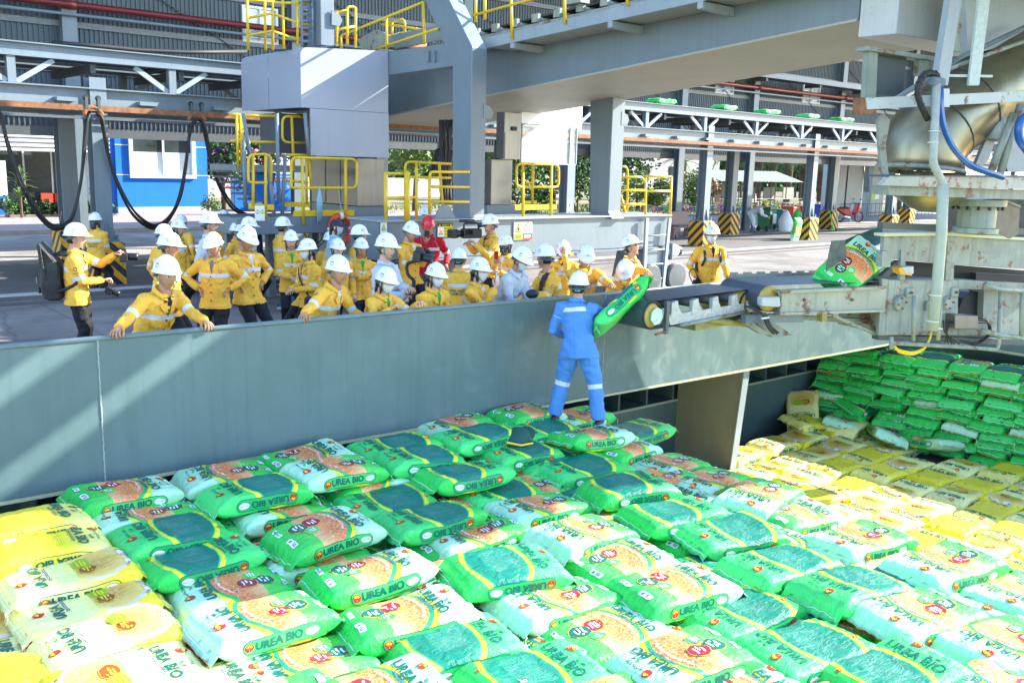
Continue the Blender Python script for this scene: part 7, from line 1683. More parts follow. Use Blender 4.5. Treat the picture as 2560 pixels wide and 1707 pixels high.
A(1362, 628, -(RY + 0.25), -70, 'man in yellow with a wide black strap turning his head away', k=1.05, lean=14, hyaw=-50, hands='rail', skin=1)
A(1409, 614, 15.2, -2, 'young man in yellow lifting his helmet brim and looking down', hpitch=-26, hr=(-0.02, 0.18, 0.14), k=1.02, inner='dark', skin=0, curl=0.6)
A(1465, 627, -(RY + 0.35), 10, 'older man in yellow with white towel looking down at the coaming', lean=18, hpitch=-26, k=1.05, hl=rail(1545, 725), hr=rail(1500, 737), inner='white', skin=1)
A(1564, 661, -(RY + 0.15), -10, 'man in yellow bowing his head beside the belt end', lean=26, hpitch=-44, k=1.03, hands='rail', skin=1, inner='grey')
A(1580, 602, 13.6, 66, 'man in yellow with glasses looking up at the loader', hpitch=24, k=1.06, glasses=True, inner='dark', hl=rail(1660, 712), skin=0)
A(1781, 574, 15.0, 22, 'masked man in yellow with backpack straps and a camera in one hand', mask='w', hyaw=-30, k=1.05, hl=(0.16, 0.38, -0.46), hr=(0.24, 0.10, -0.46), skin=1, inner='dark', curl=1.0)
man = A(1447, 697, -7.52, 165, 'worker in bright blue overalls standing on the sacks, seen from behind', shirt='worker', trousers='worker', z0=at_z(1500, 1043, -0.34).z, lean=8, hyaw=10, k=1.02, hl=('px', 1412, 838, 7.75), hr=('px', 1518, 778, 7.6), feet=0.52, curl=0.9, lat=-7, bulk=1.22)
A(1912, 507, 38.5, 80, 'cleaner in grey shirt and yellow helmet bending behind the green bin', shirt='light', trousers='grey', hat='yellow', lean=62, hpitch=-30, k=0.98, hands='front')
finish_people()
# ================================================================= VEGETATION
LEAF = [mat('leaf %d' % i, c, 0.55, var=0.25, scale=1.5, spec=0.3) for i, c in enumerate(((0.055, 0.12, 0.03), (0.09, 0.18, 0.04), (0.03, 0.075, 0.025), (0.15, 0.22, 0.06)))]
BARK = mat('bark', (0.10, 0.075, 0.05), 0.9, var=0.4, scale=8, bump=0.6); PETAL = [flat('petal magenta', (0.62, 0.05, 0.42)), flat('petal coral', (0.72, 0.16, 0.14)), flat('petal yellow', (0.80, 0.50, 0.05)), flat('petal red', (0.6, 0.02, 0.04))]
def leaves(mb, c, r, n, size, mats_, rnd, shell=0.35, flat_=1.0):
    c = Vector(c); lobes = [(Vector((rnd.uniform(-.6, .6) * r[0], rnd.uniform(-.6, .6) * r[1], rnd.uniform(-.55, .6) * r[2])), rnd.uniform(0.35, 0.6)) for _ in range(9)]
    for i in range(n):
        o, s = rnd.choice(lobes); d = Vector((rnd.gauss(0, 1), rnd.gauss(0, 1), rnd.gauss(0, 1))).normalized() * (rnd.random() ** shell)
        p = c + o + Vector((d.x * r[0] * s, d.y * r[1] * s, d.z * r[2] * s)); a = Vector((rnd.gauss(0, 1), rnd.gauss(0, 1), rnd.gauss(0, .6) * flat_)).normalized(); b = a.orthogonal().normalized(); b = (Matrix.Rotation(rnd.uniform(0, 6.3), 3, a) @ b)
        w = size * rnd.uniform(.6, 1.3); mb.use(mats_[0] if d.z > 0.1 and len(mats_) > 1 and rnd.random() < .6 else rnd.choice(mats_)); mb.add([p - a * w, p + b * w * .45, p + a * w, p - b * w * .45], [(0, 1, 2, 3)])
def tree(name, base, h, r, n, size, mats_, label, cat='tree', group=None, seed=1, trunk=0.12, flowers=None, stems=1):
    rnd = random.Random(seed); e = empty(name, base, label, cat, group); base = Vector(base)
    tb = MB()
    for s in range(stems):
        top = base + Vector((rnd.uniform(-.3, .3), rnd.uniform(-.3, .3), h * 0.62)); q = [base + Vector((rnd.uniform(-.2, .2) * (stems > 1), rnd.uniform(-.2, .2) * (stems > 1), 0)), base.lerp(top, .5) + Vector((rnd.uniform(-.1, .1), rnd.uniform(-.1, .1), 0)), top]
        tb.tube(q, trunk, 7, radii=[trunk, trunk * .8, trunk * .5])
        for k in range(5):
            a = rnd.uniform(0, 6.3); st_ = q[1].lerp(top, rnd.uniform(.2, 1)); tb.tube([st_, st_ + Vector((cos(a) * r[0] * .4, sin(a) * r[1] * .4, r[2] * .35)), st_ + Vector((cos(a) * r[0] * .75, sin(a) * r[1] * .75, r[2] * .5))], .04, 5, radii=[trunk * .4, trunk * .25, trunk * .1])
    bld('trunk', tb, BARK, e, smooth=True)
    cb = MB(); leaves(cb, base + Vector((0, 0, h - r[2] * .9)), r, n, size, mats_, rnd); bld('crown', cb, None, e)
    if flowers:
        fb = MB(); leaves(fb, base + Vector((0, 0, h - r[2] * .9)), [x * 1.08 for x in r], flowers[1], flowers[2], flowers[0], rnd, shell=0.12); bld('blossom', fb, None, e)
    return e
def gz(x, y): return at_z(x, y, 0)
def by(x, Y): q = at_y(x, 520, Y); return (q.x, Y, 0.0)
tree('round_tree', by(1035, 40), 5.2, (2.6, 2.0, 2.2), 3200, 0.14, [LEAF[3], LEAF[1]], 'light green round tree seen between cab and portal leg', seed=2)
tree('bougainvillea', by(560, 42.5), 5.0, (1.5, 1.0, 2.4), 1700, 0.13, [LEAF[1], LEAF[2]], 'tall dark bougainvillea with magenta flowers beside the blue building', 'shrub', seed=3, flowers=([PETAL[0]], 130, 0.11))
tree('bougainvillea', by(665, 42.5), 4.8, (1.7, 0.9, 2.2), 1400, 0.13, [LEAF[1], LEAF[2]], 'coral and pink flowering bougainvillea behind the cab stairs', 'shrub', seed=4, flowers=([PETAL[1], PETAL[1], PETAL[0]], 420, 0.12))
tree('flowering_tree', by(1385, 46), 5.8, (3.0, 2.0, 1.8), 1300, 0.14, [LEAF[3], LEAF[1]], 'tree with yellow blossom behind the clear plastic screen', seed=5, flowers=([PETAL[2]], 900, 0.13))
for i, (x, Y, h, r, n, ml, lb) in enumerate(((1330, 36, 2.6, (1.6, 1.2, 1.3), 1500, (1, 2), 'dark green shrub behind the rounded yellow railing'), (1440, 36.5, 2.8, (1.6, 1.2, 1.4), 1500, (2, 1), 'dark green shrub behind the second portal leg'), (1250, 38, 2.4, (1.5, 1.2, 1.2), 1200, (1, 2), 'green shrub behind the control cabinet'),
      (1590, 38, 2.6, (1.7, 1.2, 1.3), 1500, (3, 1), 'bright green shrub behind the yellow end-deck railing'), (1660, 37, 2.0, (1.4, 1.1, 1.0), 1200, (3, 1), 'low bright shrub left of the thick palm trunk'), (1730, 40, 2.4, (1.5, 1.2, 1.2), 1200, (3, 1), 'bright shrub right of the thick palm trunk'), (1490, 40, 4.2, (1.8, 1.4, 2.0), 1700, (2, 1), 'tall dark shrub beside the rear gallery pillar'))):
    tree('shrub', by(x, Y), h, r, n, 0.12, [LEAF[m_] for m_ in ml], lb, 'shrub', 'garden shrubs', seed=20 + i, trunk=0.05, stems=2)
DRY = mat('dry bronze leaves', (0.28, 0.15, 0.06), 0.8, var=0.3)
tree('dry_shrub', by(1775, 43), 2.6, (1.6, 1.0, 1.2), 1100, 0.13, [DRY, LEAF[3]], 'bronze dry shrub between two gallery pillars', 'shrub', seed=41, trunk=0.05, stems=2)
def palm(base, h, label, seed):
    rnd = random.Random(seed); e = empty('palm_tree', base, label, 'palm', 'date palms in the garden'); base = Vector(base)
    tb = MB().tube([base, base + Vector((0, 0, h))], 0.3, 10, radii=[0.3, 0.36])
    for k in range(150):
        a = k * 2.4; z = h * (0.05 + 0.95 * k / 150); d = Vector((cos(a), sin(a), 0)); s = Vector((-sin(a), cos(a), 0)); p = base + Vector((0, 0, z)) + d * 0.28
        tb.add([p - s * .09, p + s * .09, p + d * rnd.uniform(.12, .24) + Vector((0, 0, rnd.uniform(.18, .34)))], [(0, 1, 2)])
    bld('trunk', tb, mat('palm boots', (0.085, 0.06, 0.042), 0.95, var=0.5, scale=6), e)
    fb = MB(); top = base + Vector((0, 0, h))
    for k in range(20):
        a = k * 2.4 + rnd.uniform(-.2, .2); el = rnd.uniform(0.15, 1.25); L_ = rnd.uniform(2.0, 2.8); d = Vector((cos(a), sin(a), 0)); q = []
        for j in range(9): t = j / 8; q.append(top + d * (L_ * t * cos(el)) + Vector((0, 0, L_ * (sin(el) * t - 0.55 * t * t * (1.2 - el * .4)))))
        fb.use(LEAF[1]).tube(q, .02, 4, radii=[.03 * (1 - .8 * j / 8) for j in range(9)]); fb.use(rnd.choice(LEAF[:3]))
        for j in range(1, 9):
            tdir = (q[j] - q[j - 1]).normalized(); s = tdir.cross(Vector((0, 0, 1))).normalized()
            for u in (0, .33, .66):
                p = q[j - 1].lerp(q[j], u)
                for sg in (-1, 1): l = .55 * sin(pi * min(.95, (j + u) / 9.5)) + .12; fb.add([p, p + tdir * .05, p + s * sg * l + tdir * l * .5 - Vector((0, 0, .12 * l))], [(0, 1, 2)])
    bld('crown', fb, None, e); return e
for i, (x, Y, h, lb) in enumerate(((1697, 41, 3.0, 'short thick date palm trunk framed by two gallery pillars'), (1818, 46, 3.4, 'date palm behind the shed post, left end of the palm row'), (1890, 48, 3.6, 'date palm rising behind the shed roof, second in row'), (1925, 50, 3.6, 'date palm behind the shed, third in row'), (1965, 47, 3.6, 'date palm behind the shed, fourth in row'), (2003, 49, 3.6, 'date palm behind the shed, fifth in row'), (2048, 47, 3.5, 'date palm next to the rear striped pillar'), (2170, 52, 3.4, 'date palm seen through the portal of the white frame'))):
    palm(by(x, Y), h, lb, 60 + i)
bt_ = MB(); rnd = random.Random(9); b0 = Vector(by(1768, 50)); bt_.tube([b0, b0 + Vector((0, 0, 2.2))], .08, 6)
for k in range(14): a = rnd.uniform(0, 6.3); s_ = b0 + Vector((0, 0, rnd.uniform(1.4, 2.4))); e1 = s_ + Vector((cos(a) * .8, sin(a) * .8, rnd.uniform(.6, 1.4))); bt_.tube([s_, s_.lerp(e1, .5) + Vector((0, 0, .1)), e1, e1 + Vector((rnd.uniform(-.5, .5), 0, .7))], .02, 4)
be = empty('bare_tree', b0, 'leafless small tree before the far white wall', 'tree'); bld('trunk', bt_, BARK, be)
for i, (x, Y, h, r, lb) in enumerate(((1560, 52, 5.5, (3, 2, 2.6), 'dense dark tree left of the palm row'), (1850, 55, 5.5, (3, 2, 2.6), 'dense dark tree behind the first palms'), (1985, 56, 5.5, (3, 2, 2.6), 'dense dark tree behind the shed'), (2080, 54, 5.5, (3, 2, 2.6), 'dense dark tree at the end of the palm row'), (1260, 52, 5.0, (3, 2, 2.4), 'dense tree behind the control cabinet'), (905, 50, 4.5, (3, 2, 2.2), 'dense tree behind the drive cabinet'), (2290, 50, 5.0, (4, 2, 2.4), 'dense tree seen under the loader turret'))):
    tree('broadleaf_tree', by(x, Y), h, r, 1500, 0.2, [LEAF[0], LEAF[2]], lb, 'tree', 'background trees', seed=120 + i)
# far treeline, walls and roofs behind the garden
fb = MB(); rnd = random.Random(77)
for k in range(70): leaves(fb, (-5 + k * 2.0, 78 + rnd.uniform(-5, 5), rnd.uniform(2.0, 4.2)), (3.2, 1.5, rnd.uniform(3.5, 6)), 420, 0.8, [LEAF[0], LEAF[1], LEAF[2]], rnd)
bld('treeline', fb, None, kind='stuff')
fw_ = empty('far_building', by(1700, 66), 'bright pale warehouse wall far behind the garden', 'building'); a, b = at_y(1560, 400, 66).x, at_y(1800, 400, 66).x
bld('wall', MB().box(((a + b) / 2, 66.2, 2.6), (b - a, 0.4, 5.2)), mat('pale render', (0.42, 0.40, 0.37), 0.8, var=0.06), fw_); bld('roof', MB().box(((a + b) / 2, 66.6, 5.3), (b - a + .6, 1.6, 0.16)), mat('blue roof sheet', (0.25, 0.40, 0.58), 0.5), fw_)
for k in range(3): bld('window', MB().box((a + (b - a) * (.2 + .3 * k), 65.98, 2.2), (1.6, .08, 1.2)), GLASS_D, fw_)
fl2 = empty('garden_wall', by(1150, 58), 'long low pale garden wall behind the shrubs', 'wall'); bld('wall', MB().box((44, 58, 0.7), (60, .2, 1.4)), MATS['pale render'], fl2)
sheet('garden', 22, 90, 34.4, 57, 0.01, mat('garden soil and grass', (0.22, 0.19, 0.09), 0.95, var=0.5, scale=1.2, bump=0.5))
gr = MB(); rnd = random.Random(5)
for k in range(5200):
    x, y = rnd.uniform(24, 66), rnd.uniform(35, 46); hgt = rnd.uniform(.08, .24); a = rnd.uniform(0, 6.3); gr.use(LEAF[3] if rnd.random() < .5 else LEAF[1]).add([(x - .05 * cos(a), y - .05 * sin(a), 0), (x + .05 * cos(a), y + .05 * sin(a), 0), (x + rnd.uniform(-.08, .08), y, hgt)], [(0, 1, 2)])
bld('grass', gr, None, kind='stuff')
# hedge and plants by the office
hb = MB(); rnd = random.Random(11); a, b = at_y(30, 520, 39.6).x, at_y(268, 515, 39.6).x
for k in range(14): leaves(hb, (a + (b - a) * (k + .5) / 14, 39.6, .38), (.5, .35, .4), 240, .08, [LEAF[2], LEAF[2], LEAF[0]], rnd)
he = empty('hedge', ((a + b) / 2, 39.6, 0), 'low dark hedge in front of the office glass', 'hedge'); bld('foliage', hb, None, he); bld('trough', MB().box(((a + b) / 2, 39.6, .16), (b - a + .3, .7, .1)), CONC, he)
de = empty('dracaena', (at_y(50, 480, 39).x, 39.0, .1), 'spiky green potted plant by the office entrance', 'plant'); db = MB(); dc = Vector((at_y(50, 480, 39).x, 39.0, .9)); bld('stem', MB().tube([dc - Vector((0, 0, .8)), dc], .05, 6), BARK, de)
for k in range(46):
    a = rnd.uniform(0, 6.3); el = rnd.uniform(-.2, 1.4); d = Vector((cos(a) * cos(el), sin(a) * cos(el), sin(el))); s = d.cross(Vector((0, 0, 1))).normalized() * .05; o = dc + Vector((0, 0, rnd.uniform(-.2, .7))); m1 = o + d * .4; m2 = o + d * .75 - Vector((0, 0, .22)); db.use(rnd.choice([LEAF[1], LEAF[3]])).add([o - s * .5, o + s * .5, m1 + s, m2, m1 - s], [(0, 1, 2, 4), (2, 3, 4)])
bld('leaves', db, None, de)
for i, (x, y, lb) in enumerate(((165, 500, 'small shrub with a red flower in front of the office glass'), (12, 505, 'small green shrub beside the spiky potted plant'), (525, 505, 'small climbing shrub at the corner of the blue wall'))): p = at_y(x, y, 39.2); tree('flower_shrub', (p.x, 39.2, 0), .95, (.5, .4, .45), 320, .07, [LEAF[1], LEAF[0]], lb, 'shrub', seed=80 + i, trunk=.02, flowers=([PETAL[3]], 5, .07) if i == 0 else None, stems=3)

# ================================================================= THINGS ON THE RIGHT OF THE QUAY
# open shed with a pale corrugated roof
sh = empty('open_shed', gz(1900, 525), 'open shed with pale corrugated roof and notice boards', 'shed'); SY = 36.0
a, b = at_y(1805, 450, SY).x, at_y(2012, 450, SY).x; zr0, zr1 = at_y(1900, 455, SY).z, at_y(1900, 438, SY + 2).z
n_ = int((b - a) / .2); vs = []
for i in range(n_ + 1):
    x = a + (b - a) * i / n_; zz = .03 * (i % 2); vs += [(x, SY, zr0 + zz), (x, SY + 2.2, zr1 + .25 + zz)]
bld('roof', MB().add(vs, [(2 * i, 2 * i + 2, 2 * i + 3, 2 * i + 1) for i in range(n_)]), mat('pale roof sheet', (0.22, 0.245, 0.26), 0.45, var=.08), sh)
for k in range(6):
    for yy in (SY + .1, SY + 2.1): bld('post', MB().tube([(a + .2 + (b - a - .4) * k / 5, yy, 0), (a + .2 + (b - a - .4) * k / 5, yy, zr0 + .05)], .035, 6), STEEL_D, sh)
for k in range(4): bld('board', MB().box((a + 2.2 + 2.2 * k, SY + 1.2, 1.15), (1.2, .06, .75)), mat('grey board', (.30, .30, .28), .7), sh)
bld('poster', MB().box((a + 3.6, SY + .9, 1.3), (.4, .03, .6)), flat('red poster', (.6, .08, .05)), sh); bld('rail', MB().tube([(a, SY + .1, .8), (b, SY + .1, .8)], .03, 6), STEEL_D, sh)
# bunting of coloured pennants
FLG = [flat('pennant %d' % i, c) for i, c in enumerate(((.70, .03, .05), (.80, .62, .03), (.05, .50, .12), (.35, .04, .45), (.80, .25, .30), (.05, .25, .55)))]
for j, (x0, y0, x1, y1, Y, lb) in enumerate(((1600, 506, 1880, 510, 33.8, 'string of coloured pennants in front of the bright shrubs'), (1870, 508, 2110, 500, 34.2, 'string of coloured pennants in front of the shed'))):
    p0, p1 = at_y(x0, y0, Y), at_y(x1, y1, Y); e = empty('bunting', (p0 + p1) / 2, lb, 'bunting'); N_ = 22; pts = []
    for k in range(N_ + 1): t = k / N_; p = p0.lerp(p1, t); p.z -= .22 * sin(pi * ((t * 3) % 1)); pts.append(p)
    bld('cord', MB().tube(pts, .012, 4), WHITE, e)
    for k in range(N_): c = (pts[k] + pts[k + 1]) / 2; bld('pennant', MB().add([c + Vector((-.17, 0, -.01)), c + Vector((.17, 0, -.01)), c + Vector((0, .02, -.40))], [(0, 1, 2)]), FLG[(k * 5 + j) % 6], e)
# benches
def bench(x, y, m_, label, w=1.5, face=0.0, D=None):
    b0 = gz(x, y); e = empty('stone_bench', b0, label, 'bench', rz=face)
    def pb(nm, mb): return bld(nm, mb, m_, e, bevel=.01)
    R = Matrix.Rotation(face, 3, 'Z')
    def bx(nm, c, d, tilt=0): pb(nm, MB().box(b0 + R @ Vector(c), d, M=R @ Matrix.Rotation(tilt, 3, 'X')))
    bx('seat', (0, 0, .44), (w, .4, .06)); bx('backrest', (0, .24, .75), (w * .96, .06, .5), -.2)
    for s in (-1, 1):
        q = [(s * w * .33 - .05, -.18, 0), (s * w * .33 + .05, -.18, 0), (s * w * .33 + .03, -.1, .22), (s * w * .33 + .06, .18, .41), (s * w * .33 - .06, .18, .41), (s * w * .33 - .03, -.1, .22)]
        pb('leg', MB().prism([b0 + R @ Vector((p[0] * 1, -.17, p[2])) for p in ((s * w * .33 - .16, 0, 0), (s * w * .33 - .06, 0, 0), (s * w * .33, 0, .25), (s * w * .33 + .06, 0, 0), (s * w * .33 + .16, 0, 0), (s * w * .33 + .09, 0, .41), (s * w * .33 - .09, 0, .41))], R @ Vector((0, .32, 0))))
    return e
bench(1700, 597, mat('terrazzo brown', (.17, .085, .075), .5, var=.3, scale=60), 'brown stone bench beside the end of the sill beam', face=.05)
bench(1808, 526, mat('terrazzo pink', (.55, .33, .27), .5, var=.2, scale=60), 'pale pink stone bench in the garden strip', face=.1)
bench(1880, 521, mat('terrazzo grey', (.30, .24, .22), .5, var=.2, scale=60), 'grey stone bench before the shed', face=.0)
# wheelie bins
def bin_(x, y, m_, label, h=1.05, w=.58, wheels=True, rz=.1):
    b0 = gz(x, y); e = empty('wheelie_bin', b0, label, 'bin', 'wheelie bins by the pillar', rz=rz); R = Matrix.Rotation(rz, 3, 'Z')
    def ring(z, s, d): return [b0 + R @ Vector((sx * s / 2, sy * d / 2, z)) for sx, sy in ((-1, -1), (1, -1), (1, 1), (-1, 1))]
    q = ring(.08, w * .80, w * .85) + ring(h * .9, w, w * 1.1); bld('body', MB().add(q, [(3, 2, 1, 0), (4, 5, 6, 7)] + [(i, (i + 1) % 4, (i + 1) % 4 + 4, i + 4) for i in range(4)]), m_, e, bevel=.02)
    q = ring(h * .9, w * 1.08, w * 1.2) + ring(h, w * .95, w * 1.1); bld('lid', MB().add(q, [(3, 2, 1, 0), (4, 5, 6, 7)] + [(i, (i + 1) % 4, (i + 1) % 4 + 4, i + 4) for i in range(4)]), m_, e, bevel=.01)
    if wheels:
        for s in (-1, 1): bld('wheel', MB().lathe([(.11, -.03), (.12, 0), (.11, .03)], b0 + R @ Vector((-w * .45, s * w * .35, .12)), axis=R @ Vector((0, 1, 0)), n=14), BLACK, e)
    return e, b0
GB = mat('green bin plastic', (.012, .13, .045), .45); e, b0 = bin_(1913, 578, GB, 'big dark green wheelie bin with white label')
bld('sticker', MB().box(b0 + Vector((.12, -.345, .55)), (.26, .01, .42)), SG['w'], e); bld('sticker_disc', MB().lathe([(.07, -.005), (.07, .005)], b0 + Vector((-.15, -.35, .8)), axis=(0, 1, 0), n=14), SG['w'], e)
bin_(1947, 574, mat('teal bin plastic', (.02, .20, .20), .45), 'teal bin right of the dark green bin', h=.9, w=.42)
bin_(1972, 566, mat('orange bin plastic', (.55, .07, .02), .45), 'red-orange bin behind the white sack', h=.95); bin_(2003, 563, MATS['orange bin plastic'], 'red-orange bin nearer the striped pillar', h=.95); bin_(2040, 556, mat('blue bin plastic', (.02, .07, .36), .45), 'blue bin behind the striped pillar', h=.95)
# sacks and brooms round the plinth
p = gz(1982, 606); o = sack('green_front', p, label='upright green sack leaning on the striped plinth', seed=3); R = Matrix.Rotation(.2, 3, 'Z') @ Matrix.Rotation(RD(98), 3, 'X') @ Matrix.Rotation(pi / 2, 3, 'Z'); o.rotation_euler = R.to_euler(); o.location = p + Vector((0, 0, .46))
def rubbish(x, y, label, m_, s=.42, h=.75, seed=1):
    b0 = gz(x, y); rnd = random.Random(seed); mb = MB(); n, k = 14, 9; vs = []
    for i in range(k + 1):
        t = i / k; rr = s * (0.8 + .35 * sin(pi * t * .8)) * (1 - t ** 3 * .82)
        for j in range(n): a = 2 * pi * j / n; q = rr * (1 + .18 * noise.noise(Vector((cos(a) * 2, sin(a) * 2, t * 5 + seed)))); vs.append(b0 + Vector((q * cos(a), q * .7 * sin(a), t * h)))
    mb.add(vs, [(i * n + j, i * n + (j + 1) % n, (i + 1) * n + (j + 1) % n, (i + 1) * n + j) for i in range(k) for j in range(n)] + [tuple(range(n - 1, -1, -1)), tuple(k * n + j for j in range(n))]); return bld('waste_sack', mb, m_, None, label, 'sack', smooth=True)
WOV = mat('white woven plastic', (.62, .64, .66), .6, var=.08, scale=20, bump=.3); rubbish(1962, 582, 'full white woven sack between the bins and the plinth', WOV, .36, .95, 2); rubbish(2060, 573, 'white plastic bag of litter between two green brooms', WOV, .45, .75, 5); rubbish(1990, 580, 'green and yellow folded sack behind the upright one', mat('green woven', (.05, .38, .06), .5, var=.4, scale=3), .3, 1.0, 8)
for i, (x, y, lb, c_) in enumerate(((2044, 578, 'bright green broom standing left of the litter bag', (.05, .62, .08)), (2083, 580, 'bright green broom right of the litter bag', (.05, .62, .08)), (2095, 581, 'long-handled broom with black head', (.35, .40, .38)))):
    b0 = gz(x, y); e = empty('broom', b0, lb, 'broom', 'brooms by the striped pillar'); m_ = flat('broom colour %d' % (i // 2), c_); bld('handle', MB().tube([b0 + Vector((0, 0, .12)), b0 + Vector((-.12 + .05 * i, .25, .95 + .3 * (i == 2)))], .018, 6), m_, e); bld('head', MB().prism([b0 + Vector((-.2, 0, 0)), b0 + Vector((.2, 0, 0)), b0 + Vector((.06, 0, .16)), b0 + Vector((-.06, 0, .16))], (0, .08, 0)), m_ if i < 2 else BLACK, e)
# motorbike
mc = gz(2122, 556); me_ = empty('motorbike', mc, 'red motorbike parked behind the striped pillar', 'motorbike'); RED = mat('red motorbike paint', (.42, .01, .025), .25, var=.05)
mu = Vector((.93, -.36, 0)); mv = Vector((.36, .93, 0))
def mp_(a, z, s=0): return mc + mu * a + mv * s + Vector((0, 0, z))
for a in (-.62, .62):
    w_ = bld('wheel', torus(MB(), mp_(a, .30), .26, .045, mv, n=24, k=6), BLACK, me_, smooth=True); bld('rim', torus(MB(), mp_(a, .30), .21, .012, mv, n=20, k=4), STEEL_L, w_)
    sp_ = MB()
    for k in range(8): t = 2 * pi * k / 8; sp_.bar(mp_(a, .30), mp_(a + .21 * cos(t), .30 + .21 * sin(t)), .008, .008)
    bld('spokes', sp_, STEEL_L, w_)
bld('leg_shield', MB().prism([mp_(.30, .35, -.16), mp_(.42, .55, -.2), mp_(.50, .98, -.2), mp_(.40, 1.0, -.2), mp_(.22, .5, -.16)], mv * .34), RED, me_, bevel=.03); bld('body', MB().prism([mp_(-.75, .62, -.11), mp_(-.85, .72, -.11), mp_(-.2, .74, -.12), mp_(.1, .5, -.12), mp_(-.1, .34, -.12), mp_(-.45, .46, -.12)], mv * .24), RED, me_, bevel=.03)
bld('seat', MB().prism([mp_(-.72, .76, -.12), mp_(-.3, .84, -.13), mp_(-.02, .74, -.1), mp_(-.1, .70, -.1), mp_(-.7, .70, -.12)], mv * .25), BLACK, me_, bevel=.03); bld('engine', MB().prism([mp_(-.25, .2, -.13), mp_(.12, .24, -.13), mp_(.16, .42, -.13), mp_(-.2, .44, -.13)], mv * .26), STEEL_D, me_, bevel=.02)
bld('fork', MB().bar(mp_(.62, .30), mp_(.44, .95), .06, .08), STEEL_L, me_); bld('mudguard', MB().prism([mp_(.38, .52, -.06), mp_(.62, .62, -.06), mp_(.85, .50, -.06), mp_(.62, .56, -.06)], mv * .12), RED, me_); bld('handlebar', MB().tube([mp_(.36, 1.05, -.33), mp_(.44, 1.0, -.1), mp_(.44, 1.0, .1), mp_(.36, 1.05, .33)], .016, 6), BLACK, me_); bld('headlight', MB().ell(mp_(.50, .96), (.09, .09, .08)), STEEL_L, me_, smooth=True)
for s in (-.3, .3): bld('mirror', MB().ell(mp_(.40, 1.22, s), (.05, .05, .035)), BLACK, me_, smooth=True)
bld('exhaust', MB().tube([mp_(-.1, .26, -.17), mp_(-.75, .34, -.17)], .045, 8), STEEL_L, me_, smooth=True); bld('kickstand', MB().bar(mp_(-.05, .2, -.1), mp_(-.02, .02, -.26), .02, .02), STEEL_D, me_)
# white concrete portal frame with pipes at the far right
wf = empty('white_portal', by(2150, 30), 'white building frame with conduit pipes behind the motorbike', 'building frame'); WYF = 31.0
for (x0, y0, x1, y1, nm) in ((2122, 378, 2150, 530, 'column'), (2185, 415, 2205, 530, 'column'), (2122, 380, 2260, 416, 'beam'), (2085, 378, 2112, 525, 'column')):
    a, b = at_y(x0, y0, WYF), at_y(x1, y1, WYF); z1_ = max(b.z, 0) if nm == 'beam' else 0; bld(nm, MB().box(((a.x + b.x) / 2, WYF + .3, (a.z + z1_) / 2), (b.x - a.x, .6, a.z - z1_)), mat('off white render', (.42, .44, .43), .8, var=.08), wf)
for k in range(5): bld('conduit', MB().tube(bez([at_y(2160 + k * 3, 480, WYF - .1), at_y(2160 + k * 3, 398 + 3 * k, WYF - .1), at_y(2240, 392 + 4 * k, WYF - .1)], .3), .03, 6), STEEL, wf, smooth=True)
e, poly, word, ar = sign_thing('frame_notice', 2180, 483, 2197, 498, WYF - .02, 'small green and blue notice on the white frame'); poly([(0, 0), (.45, 0), (.45, 1), (0, 1)], 'g')
# low steel railing behind the motorbike
lr = empty('low_railing', gz(2170, 548), 'low grey steel railing behind the motorbike', 'railing'); p0, p1 = gz(2100, 545), gz(2330, 538)
for z in (.25, .8): bld('rail', MB().tube([p0 + Vector((0, 0, z)), p1 + Vector((0, 0, z))], .025, 6), STEEL_D, lr)
for k in range(24): q = p0.lerp(p1, k / 23); bld('bar', MB().tube([q, q + Vector((0, 0, .8))], .014, 5), STEEL_D, lr)

# ================================================================= CAMERAS, PHONES, BAGS
def who(s): return next(P for P in PEOPLE if s in P.label)
CAMB = mat('camera black', (.012, .012, .014), .4)
def camera(c, fw, label, big=1.0, strap=None):
    fw = fw.normalized(); sd = fw.cross(Vector((0, 0, 1))).normalized(); up = sd.cross(fw); e = empty('photo_camera', c, label, 'camera', 'cameras held by visitors'); M_ = Matrix((sd, fw, up)).transposed()
    bld('body', MB().box(c, (.14 * big, .065 * big, .10 * big), M=M_), CAMB, e, bevel=.012); bld('prism_hump', MB().prism([c + M_ @ (Vector(v) * big) for v in ((-.03, -.03, .05), (.03, -.03, .05), (.018, -.03, .085), (-.018, -.03, .085))], fw * .06 * big), CAMB, e)
    bld('lens', MB().lathe([(.036 * big, .03), (.040 * big, .07 * big), (.038 * big, .12 * big), (.042 * big, .15 * big), (.03 * big, .145 * big)], c, axis=fw, n=16), CAMB, e, smooth=True); bld('grip', MB().box(c + M_ @ Vector((.06 * big, .03 * big, -.005)), (.03, .05, .09), M=M_), CAMB, e, bevel=.008)
    if strap: bld('strap', MB().tube(bez([c + sd * .07] + strap + [c - sd * .07], .1), .008, 5), BLACK, e, smooth=True)
    return e
P = who('photographer'); h0 = P.arms[0][1]; camera(h0 + P.fw * .08 + Vector((0, 0, -.03)), P.fw, 'black camera raised by the photographer with the backpack', 1.15)
h1 = P.arms[1][1]; camera(h1 + P.fw * .05 + Vector((0, 0, -.12)), P.fw + Vector((0, 0, -.5)), 'second dark camera hanging low in the photographer’s hand'.replace('’', "'"), .9)
